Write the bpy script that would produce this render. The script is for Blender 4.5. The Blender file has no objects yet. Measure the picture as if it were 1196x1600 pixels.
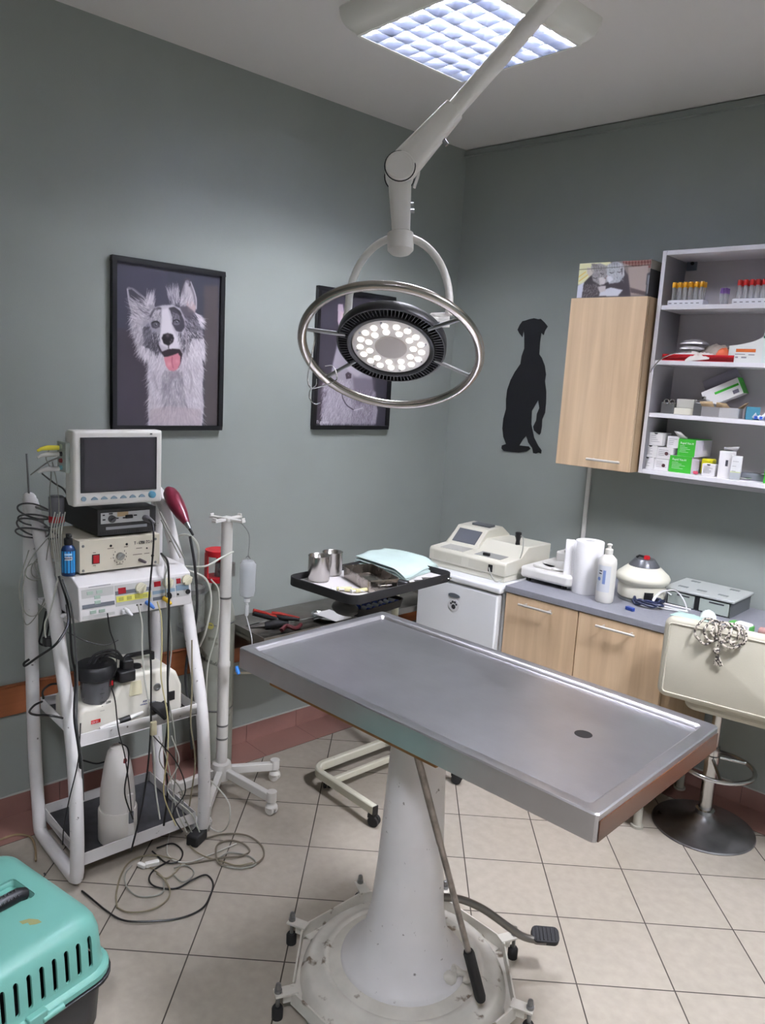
import bpy, bmesh, math, random
import numpy as np
from mathutils import Vector, Matrix
C = bpy.context.scene.collection
SC = bpy.context.scene
random.seed(7)
R = math.radians
PI = math.pi

# ------------------------------------------------------------ camera, light, exposure
YAW, PITCH, ROLL, FPX = 0.81992800, -0.17017680, 0.05840822, 1207.53
EYE = Vector((0, 0, 1.8))
cy, sy, cp, sp, cr, sr = math.cos(YAW), math.sin(YAW), math.cos(PITCH), math.sin(PITCH), math.cos(ROLL), math.sin(ROLL)
FW = Vector((-sy*cp, cy*cp, sp)); R0 = Vector((cy, sy, 0)); U0 = R0.cross(FW)
RT = R0*cr + U0*sr; UP = -R0*sr + U0*cr
cd = bpy.data.cameras.new('camera'); cam = bpy.data.objects.new('camera', cd); C.objects.link(cam)
m = Matrix((RT, UP, -FW)).transposed().to_4x4(); m.translation = EYE
cam.matrix_world = m
cd.sensor_fit = 'VERTICAL'; cd.sensor_height = 32.0; cd.lens = 32.0*FPX/1600; cd.clip_start = 0.02
SC.camera = cam
vs = SC.view_settings
vs.view_transform = 'Standard'; vs.look = 'None'; vs.gamma = 1; vs.use_curve_mapping = False
vs.exposure = 0.96
TUBE_POWER = 400.0      # emission strength of the ceiling tubes
LED_POWER = 2.2
w = bpy.data.worlds.new('world'); SC.world = w; w.use_nodes = True
w.node_tree.nodes['Background'].inputs[0].default_value = (.5, .55, .6, 1)
w.node_tree.nodes['Background'].inputs[1].default_value = 0.05

# ------------------------------------------------------------ room frame
X0 = -3.024                       # left wall plane
CO = Vector((X0, 3.29, 0))        # room corner
WA = 0.0895705                    # the corner is not quite square
XB = Vector((math.cos(WA), math.sin(WA), 0)); YB = Vector((-math.sin(WA), math.cos(WA), 0))
CEIL = 3.042
def B(a, b, z=0): return CO + XB*a - YB*b + Vector((0, 0, z))     # a along the cabinet wall, b out from it
def ray(px, py): return (RT*(px-598) - UP*(py-800))/FPX + FW
def atx(px, py, x): d = ray(px, py); return EYE + d*((x-EYE.x)/d.x)
def aty(px, py, y): d = ray(px, py); return EYE + d*((y-EYE.y)/d.y)
def atz(px, py, z): d = ray(px, py); return EYE + d*((z-EYE.z)/d.z)
def atd(px, py, D): return EYE + ray(px, py)*D
def atb(px, py, b):
    d = ray(px, py); P0 = CO - YB*b; return EYE + d*((P0-EYE).dot(YB)/d.dot(YB))
def ab(P): v = P-CO; return v.dot(XB), -v.dot(YB), v.z

# ------------------------------------------------------------ materials
def lin(h):
    if isinstance(h, str):
        h = h.lstrip('#'); c = [int(h[i:i+2], 16)/255 for i in (0, 2, 4)]
    else: c = [v/255 for v in h]
    return tuple(v/12.92 if v <= .04045 else ((v+.055)/1.055)**2.4 for v in c)+(1,)
MATS = {}
def mat(name, col, rough=.5, metal=0, noise=0, nscale=20, bump=0, bscale=60, spec=.5, trans=0, ior=1.45, emit=0, alpha=1, coat=0, stretch=None, rvar=0, dirt=None, dscale=4, dthr=.62, sheen=0):
    if name in MATS: return MATS[name]
    M_ = bpy.data.materials.new(name); M_.use_nodes = True; nt = M_.node_tree; N = nt.nodes; L = nt.links
    b = N['Principled BSDF']; c = lin(col)
    b.inputs['Base Color'].default_value = c; b.inputs['Roughness'].default_value = rough; b.inputs['Metallic'].default_value = metal
    b.inputs['Specular IOR Level'].default_value = spec; b.inputs['IOR'].default_value = ior
    b.inputs['Transmission Weight'].default_value = trans; b.inputs['Alpha'].default_value = alpha; b.inputs['Coat Weight'].default_value = coat
    if emit: b.inputs['Emission Color'].default_value = c; b.inputs['Emission Strength'].default_value = emit
    if noise or bump or rvar or dirt:
        tc = N.new('ShaderNodeTexCoord'); mp = N.new('ShaderNodeMapping'); L.new(tc.outputs['Object'], mp.inputs[0])
        if stretch: mp.inputs['Scale'].default_value = stretch
        def nz(s, det=4):
            n = N.new('ShaderNodeTexNoise'); n.inputs['Scale'].default_value = s; n.inputs['Detail'].default_value = det; L.new(mp.outputs[0], n.inputs['Vector']); return n
        last = None
        if noise:
            n = nz(nscale); r = N.new('ShaderNodeValToRGB'); L.new(n.outputs['Fac'], r.inputs[0])
            r.color_ramp.elements[0].position = .3; r.color_ramp.elements[1].position = .7
            r.color_ramp.elements[0].color = tuple(v*(1-noise) for v in c[:3])+(1,); r.color_ramp.elements[1].color = tuple(min(1, v*(1+noise)) for v in c[:3])+(1,)
            last = r.outputs[0]
        if dirt:
            n = nz(dscale, 8); r = N.new('ShaderNodeValToRGB'); L.new(n.outputs['Fac'], r.inputs[0])
            r.color_ramp.elements[0].position = dthr; r.color_ramp.elements[1].position = dthr+.06
            mx = N.new('ShaderNodeMix'); mx.data_type = 'RGBA'; L.new(r.outputs[0], mx.inputs[0])
            if last: L.new(last, mx.inputs[6])
            else: mx.inputs[6].default_value = c
            mx.inputs[7].default_value = lin(dirt); last = mx.outputs[2]
        if last: L.new(last, b.inputs['Base Color'])
        if rvar:
            n = nz(nscale); mr = N.new('ShaderNodeMapRange'); L.new(n.outputs['Fac'], mr.inputs[0]); mr.inputs[1].default_value = .3; mr.inputs[2].default_value = .7
            mr.inputs[3].default_value = max(0, rough-rvar); mr.inputs[4].default_value = rough+rvar; L.new(mr.outputs[0], b.inputs['Roughness'])
        if bump:
            n = nz(bscale); bp = N.new('ShaderNodeBump'); bp.inputs['Strength'].default_value = bump; bp.inputs['Distance'].default_value = .002
            L.new(n.outputs['Fac'], bp.inputs['Height']); L.new(bp.outputs[0], b.inputs['Normal'])
    MATS[name] = M_; return M_
def wood(name, c1, c2, rough=.45, axis='z', scale=1.0):
    if name in MATS: return MATS[name]
    M_ = bpy.data.materials.new(name); M_.use_nodes = True; nt = M_.node_tree; N = nt.nodes; L = nt.links; b = N['Principled BSDF']
    tc = N.new('ShaderNodeTexCoord'); mp = N.new('ShaderNodeMapping'); L.new(tc.outputs['Object'], mp.inputs[0])
    s = {'z': (18, 18, .9), 'x': (.9, 18, 18), 'y': (18, .9, 18)}[axis]; mp.inputs['Scale'].default_value = tuple(v*scale for v in s)
    n = N.new('ShaderNodeTexNoise'); n.inputs['Scale'].default_value = 2.2; n.inputs['Detail'].default_value = 6; n.inputs['Distortion'].default_value = .6; L.new(mp.outputs[0], n.inputs['Vector'])
    r = N.new('ShaderNodeValToRGB'); r.color_ramp.elements[0].position = .3; r.color_ramp.elements[1].position = .7
    r.color_ramp.elements[0].color = lin(c1); r.color_ramp.elements[1].color = lin(c2); L.new(n.outputs['Fac'], r.inputs[0]); L.new(r.outputs[0], b.inputs['Base Color'])
    b.inputs['Roughness'].default_value = rough
    MATS[name] = M_; return M_

# ------------------------------------------------------------ mesh building
class M:
    def __init__(s): s.bm = bmesh.new(); s.mi = 0; s.X = Matrix()
    def _fin(s, vs, fs):
        for f in fs: f.material_index = s.mi
        if s.X != Matrix(): bmesh.ops.transform(s.bm, matrix=s.X, verts=vs)
        return s
    def raw(s, vs, fs):
        V = [s.bm.verts.new(v) for v in vs]; F = []
        for f in fs:
            try: F.append(s.bm.faces.new([V[i] for i in f]))
            except ValueError: pass
        return s._fin(V, F)
    def box(s, c, d, rz=0, top=None):     # centre, size; top = (sx, sy) taper of the upper face
        x, y, z = (v/2 for v in d); tx, ty = top or (1, 1); c = Vector(c); q = Matrix.Rotation(rz, 3, 'Z')
        vs = [(-x, -y, -z), (x, -y, -z), (x, y, -z), (-x, y, -z), (-x*tx, -y*ty, z), (x*tx, -y*ty, z), (x*tx, y*ty, z), (-x*tx, y*ty, z)]
        return s.raw([q@Vector(v)+c for v in vs], [(3, 2, 1, 0), (4, 5, 6, 7), (0, 1, 5, 4), (1, 2, 6, 5), (2, 3, 7, 6), (3, 0, 4, 7)])
    def bb(s, x0, x1, y0, y1, z0, z1): return s.box(((x0+x1)/2, (y0+y1)/2, (z0+z1)/2), (x1-x0, y1-y0, z1-z0))
    def tube(s, pts, r, seg=10, closed=False, cap=True):
        pts = [Vector(p) for p in pts]; n = len(pts); rr = r if isinstance(r, (list, tuple)) else [r]*n
        T = []
        for i in range(n):
            a = pts[(i-1) % n] if (closed or i > 0) else pts[i]; b = pts[(i+1) % n] if (closed or i < n-1) else pts[i]
            t = (b-a); T.append(t.normalized() if t.length > 1e-9 else Vector((0, 0, 1)))
        u = T[0].orthogonal().normalized(); V = []
        for i in range(n):
            u = (u - T[i]*u.dot(T[i])); u = u.normalized() if u.length > 1e-6 else T[i].orthogonal().normalized()
            v = T[i].cross(u)
            V += [pts[i] + (u*math.cos(2*PI*k/seg)+v*math.sin(2*PI*k/seg))*rr[i] for k in range(seg)]
        F = []
        for i in range(n if closed else n-1):
            j = (i+1) % n
            F += [(i*seg+k, i*seg+(k+1) % seg, j*seg+(k+1) % seg, j*seg+k) for k in range(seg)]
        if cap and not closed: F += [tuple(range(seg-1, -1, -1)), tuple((n-1)*seg+k for k in range(seg))]
        return s.raw(V, F)
    def cyl(s, a, b, r, r2=None, seg=16): return s.tube([a, b], [r, r if r2 is None else r2], seg)
    def lathe(s, prof, o=(0, 0, 0), seg=32, A=None):
        o = Vector(o); V = []; F = []; A = A or Matrix.Identity(3)
        for r, z in prof: V += [o + A@Vector((r*math.cos(2*PI*k/seg), r*math.sin(2*PI*k/seg), z)) for k in range(seg)]
        for i in range(len(prof)-1): F += [(i*seg+k, i*seg+(k+1) % seg, (i+1)*seg+(k+1) % seg, (i+1)*seg+k) for k in range(seg)]
        if prof[0][0] > 1e-5: F.append(tuple(range(seg-1, -1, -1)))
        if prof[-1][0] > 1e-5: F.append(tuple((len(prof)-1)*seg+k for k in range(seg)))
        return s.raw(V, F)
    def prism(s, poly, h, o=(0, 0, 0), ex=(1, 0, 0), ey=(0, 1, 0)):   # outline in the (ex, ey) plane, extruded h along ex x ey
        o = Vector(o); ex = Vector(ex); ey = Vector(ey); n = ex.cross(ey).normalized(); k = len(poly)
        V = [o+ex*p[0]+ey*p[1] for p in poly]; V += [v+n*h for v in V]
        return s.raw(V, [tuple(range(k-1, -1, -1)), tuple(range(k, 2*k))]+[(i, (i+1) % k, k+(i+1) % k, k+i) for i in range(k)])
    def rbox(s, c, d, r, seg=4, rz=0, top=1.0):   # box with rounded upright corners
        x, y, z = (v/2 for v in d); P = []
        for cx, cyy, a0 in ((x-r, y-r, 0), (-x+r, y-r, 90), (-x+r, -y+r, 180), (x-r, -y+r, 270)):
            P += [(cx+r*math.cos(R(a0+90*i/seg)), cyy+r*math.sin(R(a0+90*i/seg))) for i in range(seg+1)]
        q = Matrix.Rotation(rz, 3, 'Z'); c = Vector(c); k = len(P)
        V = [q@Vector((p[0], p[1], -z))+c for p in P]+[q@Vector((p[0]*top, p[1]*top, z))+c for p in P]
        return s.raw(V, [tuple(range(k-1, -1, -1)), tuple(range(k, 2*k))]+[(i, (i+1) % k, k+(i+1) % k, k+i) for i in range(k)])
    def ball(s, c, r, sc=(1, 1, 1), seg=16):
        prof = [(math.sin(PI*i/(seg//2))*r, -math.cos(PI*i/(seg//2))*r) for i in range(seg//2+1)]
        A = Matrix.Diagonal(sc); return s.lathe(prof, c, seg, A)
    def sheet(s, grid):
        n = len(grid); k = len(grid[0]); return s.raw([p for row in grid for p in row], [(i*k+j, i*k+j+1, (i+1)*k+j+1, (i+1)*k+j) for i in range(n-1) for j in range(k-1)])
def smooth_curve(pts, n=6, closed=False):
    P = [Vector(p) for p in pts]; k = len(P); out = []
    rng = range(k) if closed else range(k-1)
    for i in rng:
        p0 = P[(i-1) % k] if closed or i > 0 else P[0]*2-P[1]; p1 = P[i]; p2 = P[(i+1) % k]; p3 = P[(i+2) % k] if closed or i < k-2 else P[-1]*2-P[-2]
        for j in range(n):
            t = j/n; out.append(.5*((2*p1)+(-p0+p2)*t+(2*p0-5*p1+4*p2-p3)*t*t+(-p0+3*p1-3*p2+p3)*t**3))
    if not closed: out.append(P[-1])
    return out
def finish(bm, ang=38):
    bmesh.ops.remove_doubles(bm, verts=bm.verts, dist=1e-6)
    bmesh.ops.recalc_face_normals(bm, faces=bm.faces)
    for f in bm.faces: f.smooth = True
    ca = math.cos(R(ang))
    for e in bm.edges:
        if len(e.link_faces) == 2 and e.link_faces[0].normal.dot(e.link_faces[1].normal) < ca: e.smooth = False
def obj(name, m, mats, parent=None, world=False, bevel=0, bseg=2, label=None, cat=None, group=None, kind=None, solid=0, sub=0, ang=38):
    if not isinstance(mats, (list, tuple)): mats = [mats]
    bm = m.bm; origin = Vector((0, 0, 0))
    if parent is not None and world:
        bmesh.ops.transform(bm, matrix=wmat(parent).inverted(), verts=bm.verts)
    if parent is None and bm.verts:
        xs = [v.co.x for v in bm.verts]; ys = [v.co.y for v in bm.verts]; zs = [v.co.z for v in bm.verts]
        origin = Vector(((min(xs)+max(xs))/2, (min(ys)+max(ys))/2, min(zs)))
        bmesh.ops.translate(bm, verts=bm.verts, vec=-origin)
    finish(bm, ang)
    me = bpy.data.meshes.new(name); bm.to_mesh(me); bm.free()
    for k in mats: me.materials.append(k)
    o = bpy.data.objects.new(name, me); C.objects.link(o)
    if parent is not None: o.parent = parent
    else: o.location = origin
    if bevel:
        md = o.modifiers.new('bevel', 'BEVEL'); md.width = bevel; md.segments = bseg; md.limit_method = 'ANGLE'; md.angle_limit = R(40)
    if solid: md = o.modifiers.new('solid', 'SOLIDIFY'); md.thickness = solid; md.offset = 0
    if sub: md = o.modifiers.new('sub', 'SUBSURF'); md.levels = sub; md.render_levels = sub
    tag(o, label, cat, group, kind); return o
def wmat(o):
    mm = Matrix.LocRotScale(o.location, o.rotation_euler, o.scale)
    return wmat(o.parent)@mm if o.parent else mm
def tag(o, label=None, cat=None, group=None, kind=None):
    if label: o['label'] = label
    if cat: o['category'] = cat
    if group: o['group'] = group
    if kind: o['kind'] = kind
    return o
def thing(name, label, cat, loc=(0, 0, 0), rz=0, group=None, rot=None):
    o = bpy.data.objects.new(name, None); C.objects.link(o); o.empty_display_size = .05
    o.location = loc; o.rotation_euler = rot or (0, 0, rz); return tag(o, label, cat, group)
def dup(o, loc=None, rz=None, label=None, group=None, parent=None, rot=None):
    c = o.copy(); C.objects.link(c)
    if parent is not None: c.parent = parent
    if loc is not None: c.location = loc
    if rz is not None: c.rotation_euler = (0, 0, rz)
    if rot is not None: c.rotation_euler = rot
    if label: c['label'] = label
    if group: c['group'] = group
    for ch in [x for x in bpy.data.objects if x.parent == o]: dup(ch, parent=c)
    return c
def struct(name, m, mats, parent=None, label=None, **k): return obj(name, m, mats, parent, kind='structure' if parent is None else None, label=label, **k)
def text(body, size, o, ex, ey, mt, parent, name='lettering', depth=.0006, align='LEFT', world=True, squash=1.0, label=None):
    cu = bpy.data.curves.new('t', 'FONT'); cu.body = body; cu.size = size; cu.extrude = depth; cu.align_x = align; cu.resolution_u = 2
    t = bpy.data.objects.new('t', cu); C.objects.link(t); dg = bpy.context.evaluated_depsgraph_get(); dg.update()
    me = bpy.data.meshes.new_from_object(t.evaluated_get(dg)); bpy.data.objects.remove(t)
    ex = Vector(ex).normalized(); ey = Vector(ey).normalized(); n = ex.cross(ey)
    A = Matrix((ex*squash, ey, n)).transposed().to_4x4(); A.translation = Vector(o)
    m = M(); m.bm.from_mesh(me); bpy.data.meshes.remove(me)
    for f in m.bm.faces: f.material_index = 0
    bmesh.ops.transform(m.bm, matrix=A, verts=m.bm.verts)
    return obj(name, m, mt, parent, world=world, label=label)
def cable(name, pts, r, mt, label, cat='cable', group=None, n=6, seg=6, closed=False, parent=None):
    m = M(); m.tube(smooth_curve(pts, n, closed), r, seg, closed)
    return obj(name, m, mt, parent, world=parent is not None, label=label, cat=cat if parent is None else None, group=group)

# common materials
white_paint = mat('white_enamel', '#dcdadb', .3, noise=.04, nscale=9, dirt='#5d5750', dscale=42, dthr=.68)
chrome = mat('chrome', '#c9c9c9', .16, 1, rvar=.06, nscale=14)
steel = mat('brushed_steel', '#b9babd', .27, 1, noise=.08, nscale=12, rvar=.05)
black_pl = mat('black_plastic', '#17171a', .45)
black_rub = mat('black_rubber', '#1b1b1d', .7)
white_pl = mat('white_plastic', '#e4e3e0', .4)
cream_pl = mat('cream_plastic', '#d6d3c6', .45, noise=.03, nscale=6)
grey_pl = mat('grey_plastic', '#8c8f90', .5)
card_white = mat('white_card', '#dddbdc', .7)
card_grey = mat('printed_grey', '#8b8a90', .7)
green_card = mat('green_card', '#35a32a', .55)
red_pl = mat('red_plastic', '#b3121e', .4)
# ------------------------------------------------------------ room shell
wall_m = mat('grey_green_paint', '#959b97', .42, noise=.035, nscale=2.5, bump=.25, bscale=260, spec=.35)
ceil_m = mat('ceiling_paint', '#dedbd8', .8)
red_tile = mat('red_brown_tile', '#8f6a62', .38, noise=.12, nscale=5, rvar=.08)
XE, YE = 1.7, -1.9
yb = lambda x: 3.29+(x-X0)*math.tan(WA)
m = M(); m.bb(X0-.1, X0, YE-.1, 3.40, 0, CEIL); struct('wall_left', m, wall_m)
m = M(); m.prism([(-.1, 0), (5.2, 0), (5.2, CEIL), (-.1, CEIL)], .1, CO+YB*.1, XB, (0, 0, 1)); struct('wall_back', m, wall_m)
m = M(); m.bb(XE, XE+.1, YE-.1, 3.9, 0, CEIL); struct('wall_right', m, wall_m)
m = M(); m.bb(X0-.1, XE+.1, YE-.1, YE, 0, CEIL); struct('wall_front', m, wall_m)
m = M(); m.bb(X0-.1, XE+.1, YE-.1, 4.0, CEIL, CEIL+.1); struct('ceiling', m, ceil_m)
# tiled floor
fm = bpy.data.materials.new('floor_tiles'); fm.use_nodes = True; nt = fm.node_tree; N = nt.nodes; L = nt.links; bs = N['Principled BSDF']
tc = N.new('ShaderNodeTexCoord')
def math_(op, a, b=None, c=None):
    n = N.new('ShaderNodeMath'); n.operation = op
    for i, v in enumerate((a, b, c)):
        if v is None: continue
        if isinstance(v, (int, float)): n.inputs[i].default_value = v
        else: L.new(v, n.inputs[i])
    return n.outputs[0]
def dotv(v):
    n = N.new('ShaderNodeVectorMath'); n.operation = 'DOT_PRODUCT'; L.new(tc.outputs['Object'], n.inputs[0]); n.inputs[1].default_value = v; return n.outputs['Value']
TA = -.79856155; TS = .30163; GU = -.26799; GT = 2.12196
e_u = math_('DIVIDE', math_('SUBTRACT', dotv((math.cos(TA), -math.sin(TA), 0)), GU), TS)
e_t = math_('DIVIDE', math_('SUBTRACT', dotv((math.sin(TA), math.cos(TA), 0)), GT), TS)
def edge(v): f = math_('FRACT', v); return math_('MINIMUM', f, math_('SUBTRACT', 1.0, f))
ed = math_('MINIMUM', edge(e_u), edge(e_t))
mr = N.new('ShaderNodeMapRange'); L.new(ed, mr.inputs[0]); mr.inputs[1].default_value = .0055; mr.inputs[2].default_value = .0085
cmb = N.new('ShaderNodeCombineXYZ'); L.new(math_('FLOOR', e_u), cmb.inputs[0]); L.new(math_('FLOOR', e_t), cmb.inputs[1])
wn = N.new('ShaderNodeTexWhiteNoise'); L.new(cmb.outputs[0], wn.inputs['Vector'])
nz1 = N.new('ShaderNodeTexNoise'); nz1.inputs['Scale'].default_value = 28; nz1.inputs['Detail'].default_value = 8; L.new(tc.outputs['Object'], nz1.inputs['Vector'])
nz2 = N.new('ShaderNodeTexNoise'); nz2.inputs['Scale'].default_value = 3.2; nz2.inputs['Detail'].default_value = 7; L.new(tc.outputs['Object'], nz2.inputs['Vector'])
r1 = N.new('ShaderNodeValToRGB'); L.new(nz1.outputs['Fac'], r1.inputs[0]); r1.color_ramp.elements[0].position = .25; r1.color_ramp.elements[1].position = .75
r1.color_ramp.elements[0].color = lin('#9d968a'); r1.color_ramp.elements[1].color = lin('#aaa297')
hs = N.new('ShaderNodeHueSaturation'); L.new(r1.outputs[0], hs.inputs['Color']); L.new(math_('MULTIPLY_ADD', wn.outputs['Value'], .07, .965), hs.inputs['Value'])
r2 = N.new('ShaderNodeValToRGB'); L.new(nz2.outputs['Fac'], r2.inputs[0]); r2.color_ramp.elements[0].position = .62; r2.color_ramp.elements[1].position = .8; r2.color_ramp.elements[1].color = (.35, .35, .35, 1)
mx0 = N.new('ShaderNodeMix'); mx0.data_type = 'RGBA'; L.new(r2.outputs[0], mx0.inputs[0]); L.new(hs.outputs[0], mx0.inputs[6]); mx0.inputs[7].default_value = lin('#958c7e')
mx = N.new('ShaderNodeMix'); mx.data_type = 'RGBA'; L.new(mr.outputs[0], mx.inputs[0]); mx.inputs[6].default_value = lin('#3a342f'); L.new(mx0.outputs[2], mx.inputs[7])
L.new(mx.outputs[2], bs.inputs['Base Color'])
mr2 = N.new('ShaderNodeMapRange'); L.new(mr.outputs[0], mr2.inputs[0]); mr2.inputs[3].default_value = .8; mr2.inputs[4].default_value = .36; L.new(mr2.outputs[0], bs.inputs['Roughness'])
bp = N.new('ShaderNodeBump'); bp.inputs['Strength'].default_value = .5; bp.inputs['Distance'].default_value = .002; L.new(mr.outputs[0], bp.inputs['Height']); L.new(bp.outputs[0], bs.inputs['Normal'])
m = M(); m.raw([(X0-.1, YE-.1, 0), (XE+.1, YE-.1, 0), (XE+.1, 4, 0), (X0-.1, 4, 0), (X0-.1, YE-.1, -.05), (XE+.1, YE-.1, -.05), (XE+.1, 4, -.05), (X0-.1, 4, -.05)], [(0, 1, 2, 3), (7, 6, 5, 4), (0, 4, 5, 1), (1, 5, 6, 2), (2, 6, 7, 3), (3, 7, 4, 0)])
fl = struct('floor', m, fm)
# keep object coordinates = world coordinates for the tile grid
off = fl.location.copy(); fl.data.transform(Matrix.Translation(off)); fl.location = (0, 0, 0)
# red-brown border of the floor along both walls
SW = .187
m = M(); grout = mat('brown_grout', '#4a3733', .8)
ys = [1.986+.3015*k for k in range(-13, 5)]
m.mi = 0; m.bb(X0, X0+SW, YE, 3.29, 0, .0012)
m.mi = 1
ends = [YE]+ys+[3.30]
for a, b in zip(ends[:-1], ends[1:]): m.bb(X0+.001, X0+SW-.001, a+.0012, b-.0012, 0, .0022)
struct('trim_1', m, [grout, red_tile], label='red-brown tile border on the floor along the left wall')
m = M(); m.X = Matrix.LocRotScale(CO, Matrix.Rotation(WA, 3, 'Z').to_euler(), None)
m.mi = 0; m.bb(SW*.97, 4.6, -.19, 0, 0, .0012); m.mi = 1
for k in range(15): m.bb(SW+.0012+.3015*k, SW+.3003+.3015*k, -.189, -.001, 0, .0022)
struct('trim_2', m, [grout, red_tile], label='red-brown tile border on the floor along the back wall')
# skirting tiles
seal = mat('sealant_white', '#b9b9b5', .5)
m = M(); m.mi = 0; m.bb(X0, X0+.004, YE, 3.29, .002, .09); m.mi = 1
for a, b in zip(ends[:-1], ends[1:]): m.bb(X0+.001, X0+.008, a+.0012, b-.0012, .002, .088)
m.mi = 2; m.bb(X0, X0+.007, YE, 3.29, .088, .093)
struct('baseboard_left', m, [grout, red_tile, seal])
m = M(); m.X = Matrix.LocRotScale(CO, Matrix.Rotation(WA, 3, 'Z').to_euler(), None)
m.mi = 0; m.bb(0, 4.6, -.004, 0, .002, .09); m.mi = 1
for k in range(15): m.bb(.0092+.3015*k, .3083+.3015*k, -.008, -.001, .002, .088)
m.mi = 2; m.bb(0, 4.6, -.007, 0, .088, .093)
struct('baseboard_back', m, [grout, red_tile, seal])
m = M(); m.X = Matrix.LocRotScale(CO, Matrix.Rotation(WA, 3, 'Z').to_euler(), None)
m.prism([(0, 0), (.022, 0), (.016, .012), (.012, .03), (0, .034)], 4.6, (4.6, 0, 3.006), (0, -1, 0), (0, 0, 1)); 
m.X = m.X
struct('trim_3', m, wall_m, label='narrow painted moulding where the back wall meets the ceiling')
# wooden wall rail
rail_m = wood('orange_wood', '#7d4526', '#93552f', .5, 'y', .7)
m = M(); m.bb(X0, X0+.022, -1.2, 3.2, .432, .548); m.bb(X0+.006, X0+.026, -1.2, 3.2, .548, .556)
obj('wall_rail', m, rail_m, bevel=.003, label='orange-brown wooden bumper rail running along the left wall behind the trolley', cat='wall rail')
m = M(); m.X = Matrix.LocRotScale(CO, Matrix.Rotation(WA, 3, 'Z').to_euler(), None); m.bb(.905, .925, -.012, 0, .905, 1.46)
obj('cable_duct', m, white_pl, bevel=.002, label='thin white vertical cable duct between worktop and wooden wall cabinet', cat='cable duct')

# ------------------------------------------------------------ ceiling light
lou_m = mat('louvre_aluminium', '#e0e5f3', .16, 1)
tray_w = mat('reflector_white', '#dde3f0', .4)
fix_m = mat('fixture_white', '#ebebe4', .45)
fix_end = mat('fixture_aged_cap', '#c2c2a8', .5)
def light_fixture(cx, cyy, label, power=1.0, rz=0):
    tube_m = mat('fluorescent_tube_%d' % int(power*100), '#f4f4fb', .5, emit=TUBE_POWER*power)
    t = thing('ceiling_light', label, 'ceiling light', (cx, cyy, CEIL), rz)
    hx = .262; hz = .085
    # quarter-round flanks
    m = M(); prof = [(0, -hz), (.012, -hz)]+[(.012+.052*math.sin(R(a)), -hz+.012+ .073*(1-math.cos(R(a)))) for a in range(10, 91, 16)]
    def ring(o, z): return [(-hx-o, -hx-o, z), (hx+o, -hx-o, z), (hx+o, hx+o, z), (-hx-o, hx+o, z)]
    V = []; F = []
    def ringr(o, z, r=.03):
        P = []; e = hx+o; rr = max(.004, min(r, o*.8+.004))
        for sx, sy_, a0 in ((1, 1, 0), (-1, 1, 90), (-1, -1, 180), (1, -1, 270)):
            P += [(sx*(e-rr)+rr*math.cos(R(a0+30*i)), sy_*(e-rr)+rr*math.sin(R(a0+30*i)), z) for i in range(4)]
        return P
    rings = [ringr(o, z) for o, z in prof]+[ringr(.064, 0)]
    for q in rings: V += q
    k = 16
    for i in range(len(rings)-1): F += [(i*k+j, i*k+(j+1) % k, (i+1)*k+(j+1) % k, (i+1)*k+j) for j in range(k)]
    m.raw(V, F); obj('housing', m, fix_m, t)
    m = M(); m.bb(-hx, hx, -hx, hx, -.012, -.008); obj('reflector_tray', m, tray_w, t)
    # louvre grid
    m = M(); n = 7
    for i in range(n+1):
        x = -hx+2*hx*i/n
        m.raw([(x-.007, -hx, -.052), (x-.001, -hx, -hz+.001), (x-.001, hx, -hz+.001), (x-.007, hx, -.052), (x+.007, -hx, -.052), (x+.001, -hx, -hz+.001), (x+.001, hx, -hz+.001), (x+.007, hx, -.052)], [(0, 1, 2, 3), (4, 5, 6, 7), (1, 2, 6, 5)])
    for i in range(8):
        y = -hx+2*hx*i/7; m.raw([(-hx, y-.005, -.054), (-hx, y-.001, -hz), (hx, y-.001, -hz), (hx, y-.005, -.054), (-hx, y+.005, -.054), (-hx, y+.001, -hz), (hx, y+.001, -hz), (hx, y+.005, -.054)], [(0, 1, 2, 3), (4, 5, 6, 7), (1, 2, 6, 5)])
    obj('louvre_grid', m, lou_m, t)
    for i in range(4):
        y = (-.195+.13*i)
        m = M(); m.cyl((y, -.245, -.03), (y, .245, -.03), .012, seg=10); obj('fluorescent_tube', m, tube_m, t)
    return t
light_fixture(-1.975, 2.115, 'square white ceiling light with shining mirrored louvre grid', .50)
light_fixture(.1, 2.1, 'assumed louvred ceiling light out of view, added to brighten the right side', 1.75)  # assumed fixture out of view, added because the right side was too dark
light_fixture(.1, -.3, 'assumed louvred ceiling light out of view, added as fill from the near right', 1.0)  # unseen fixture, added for general fill from the camera side

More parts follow.
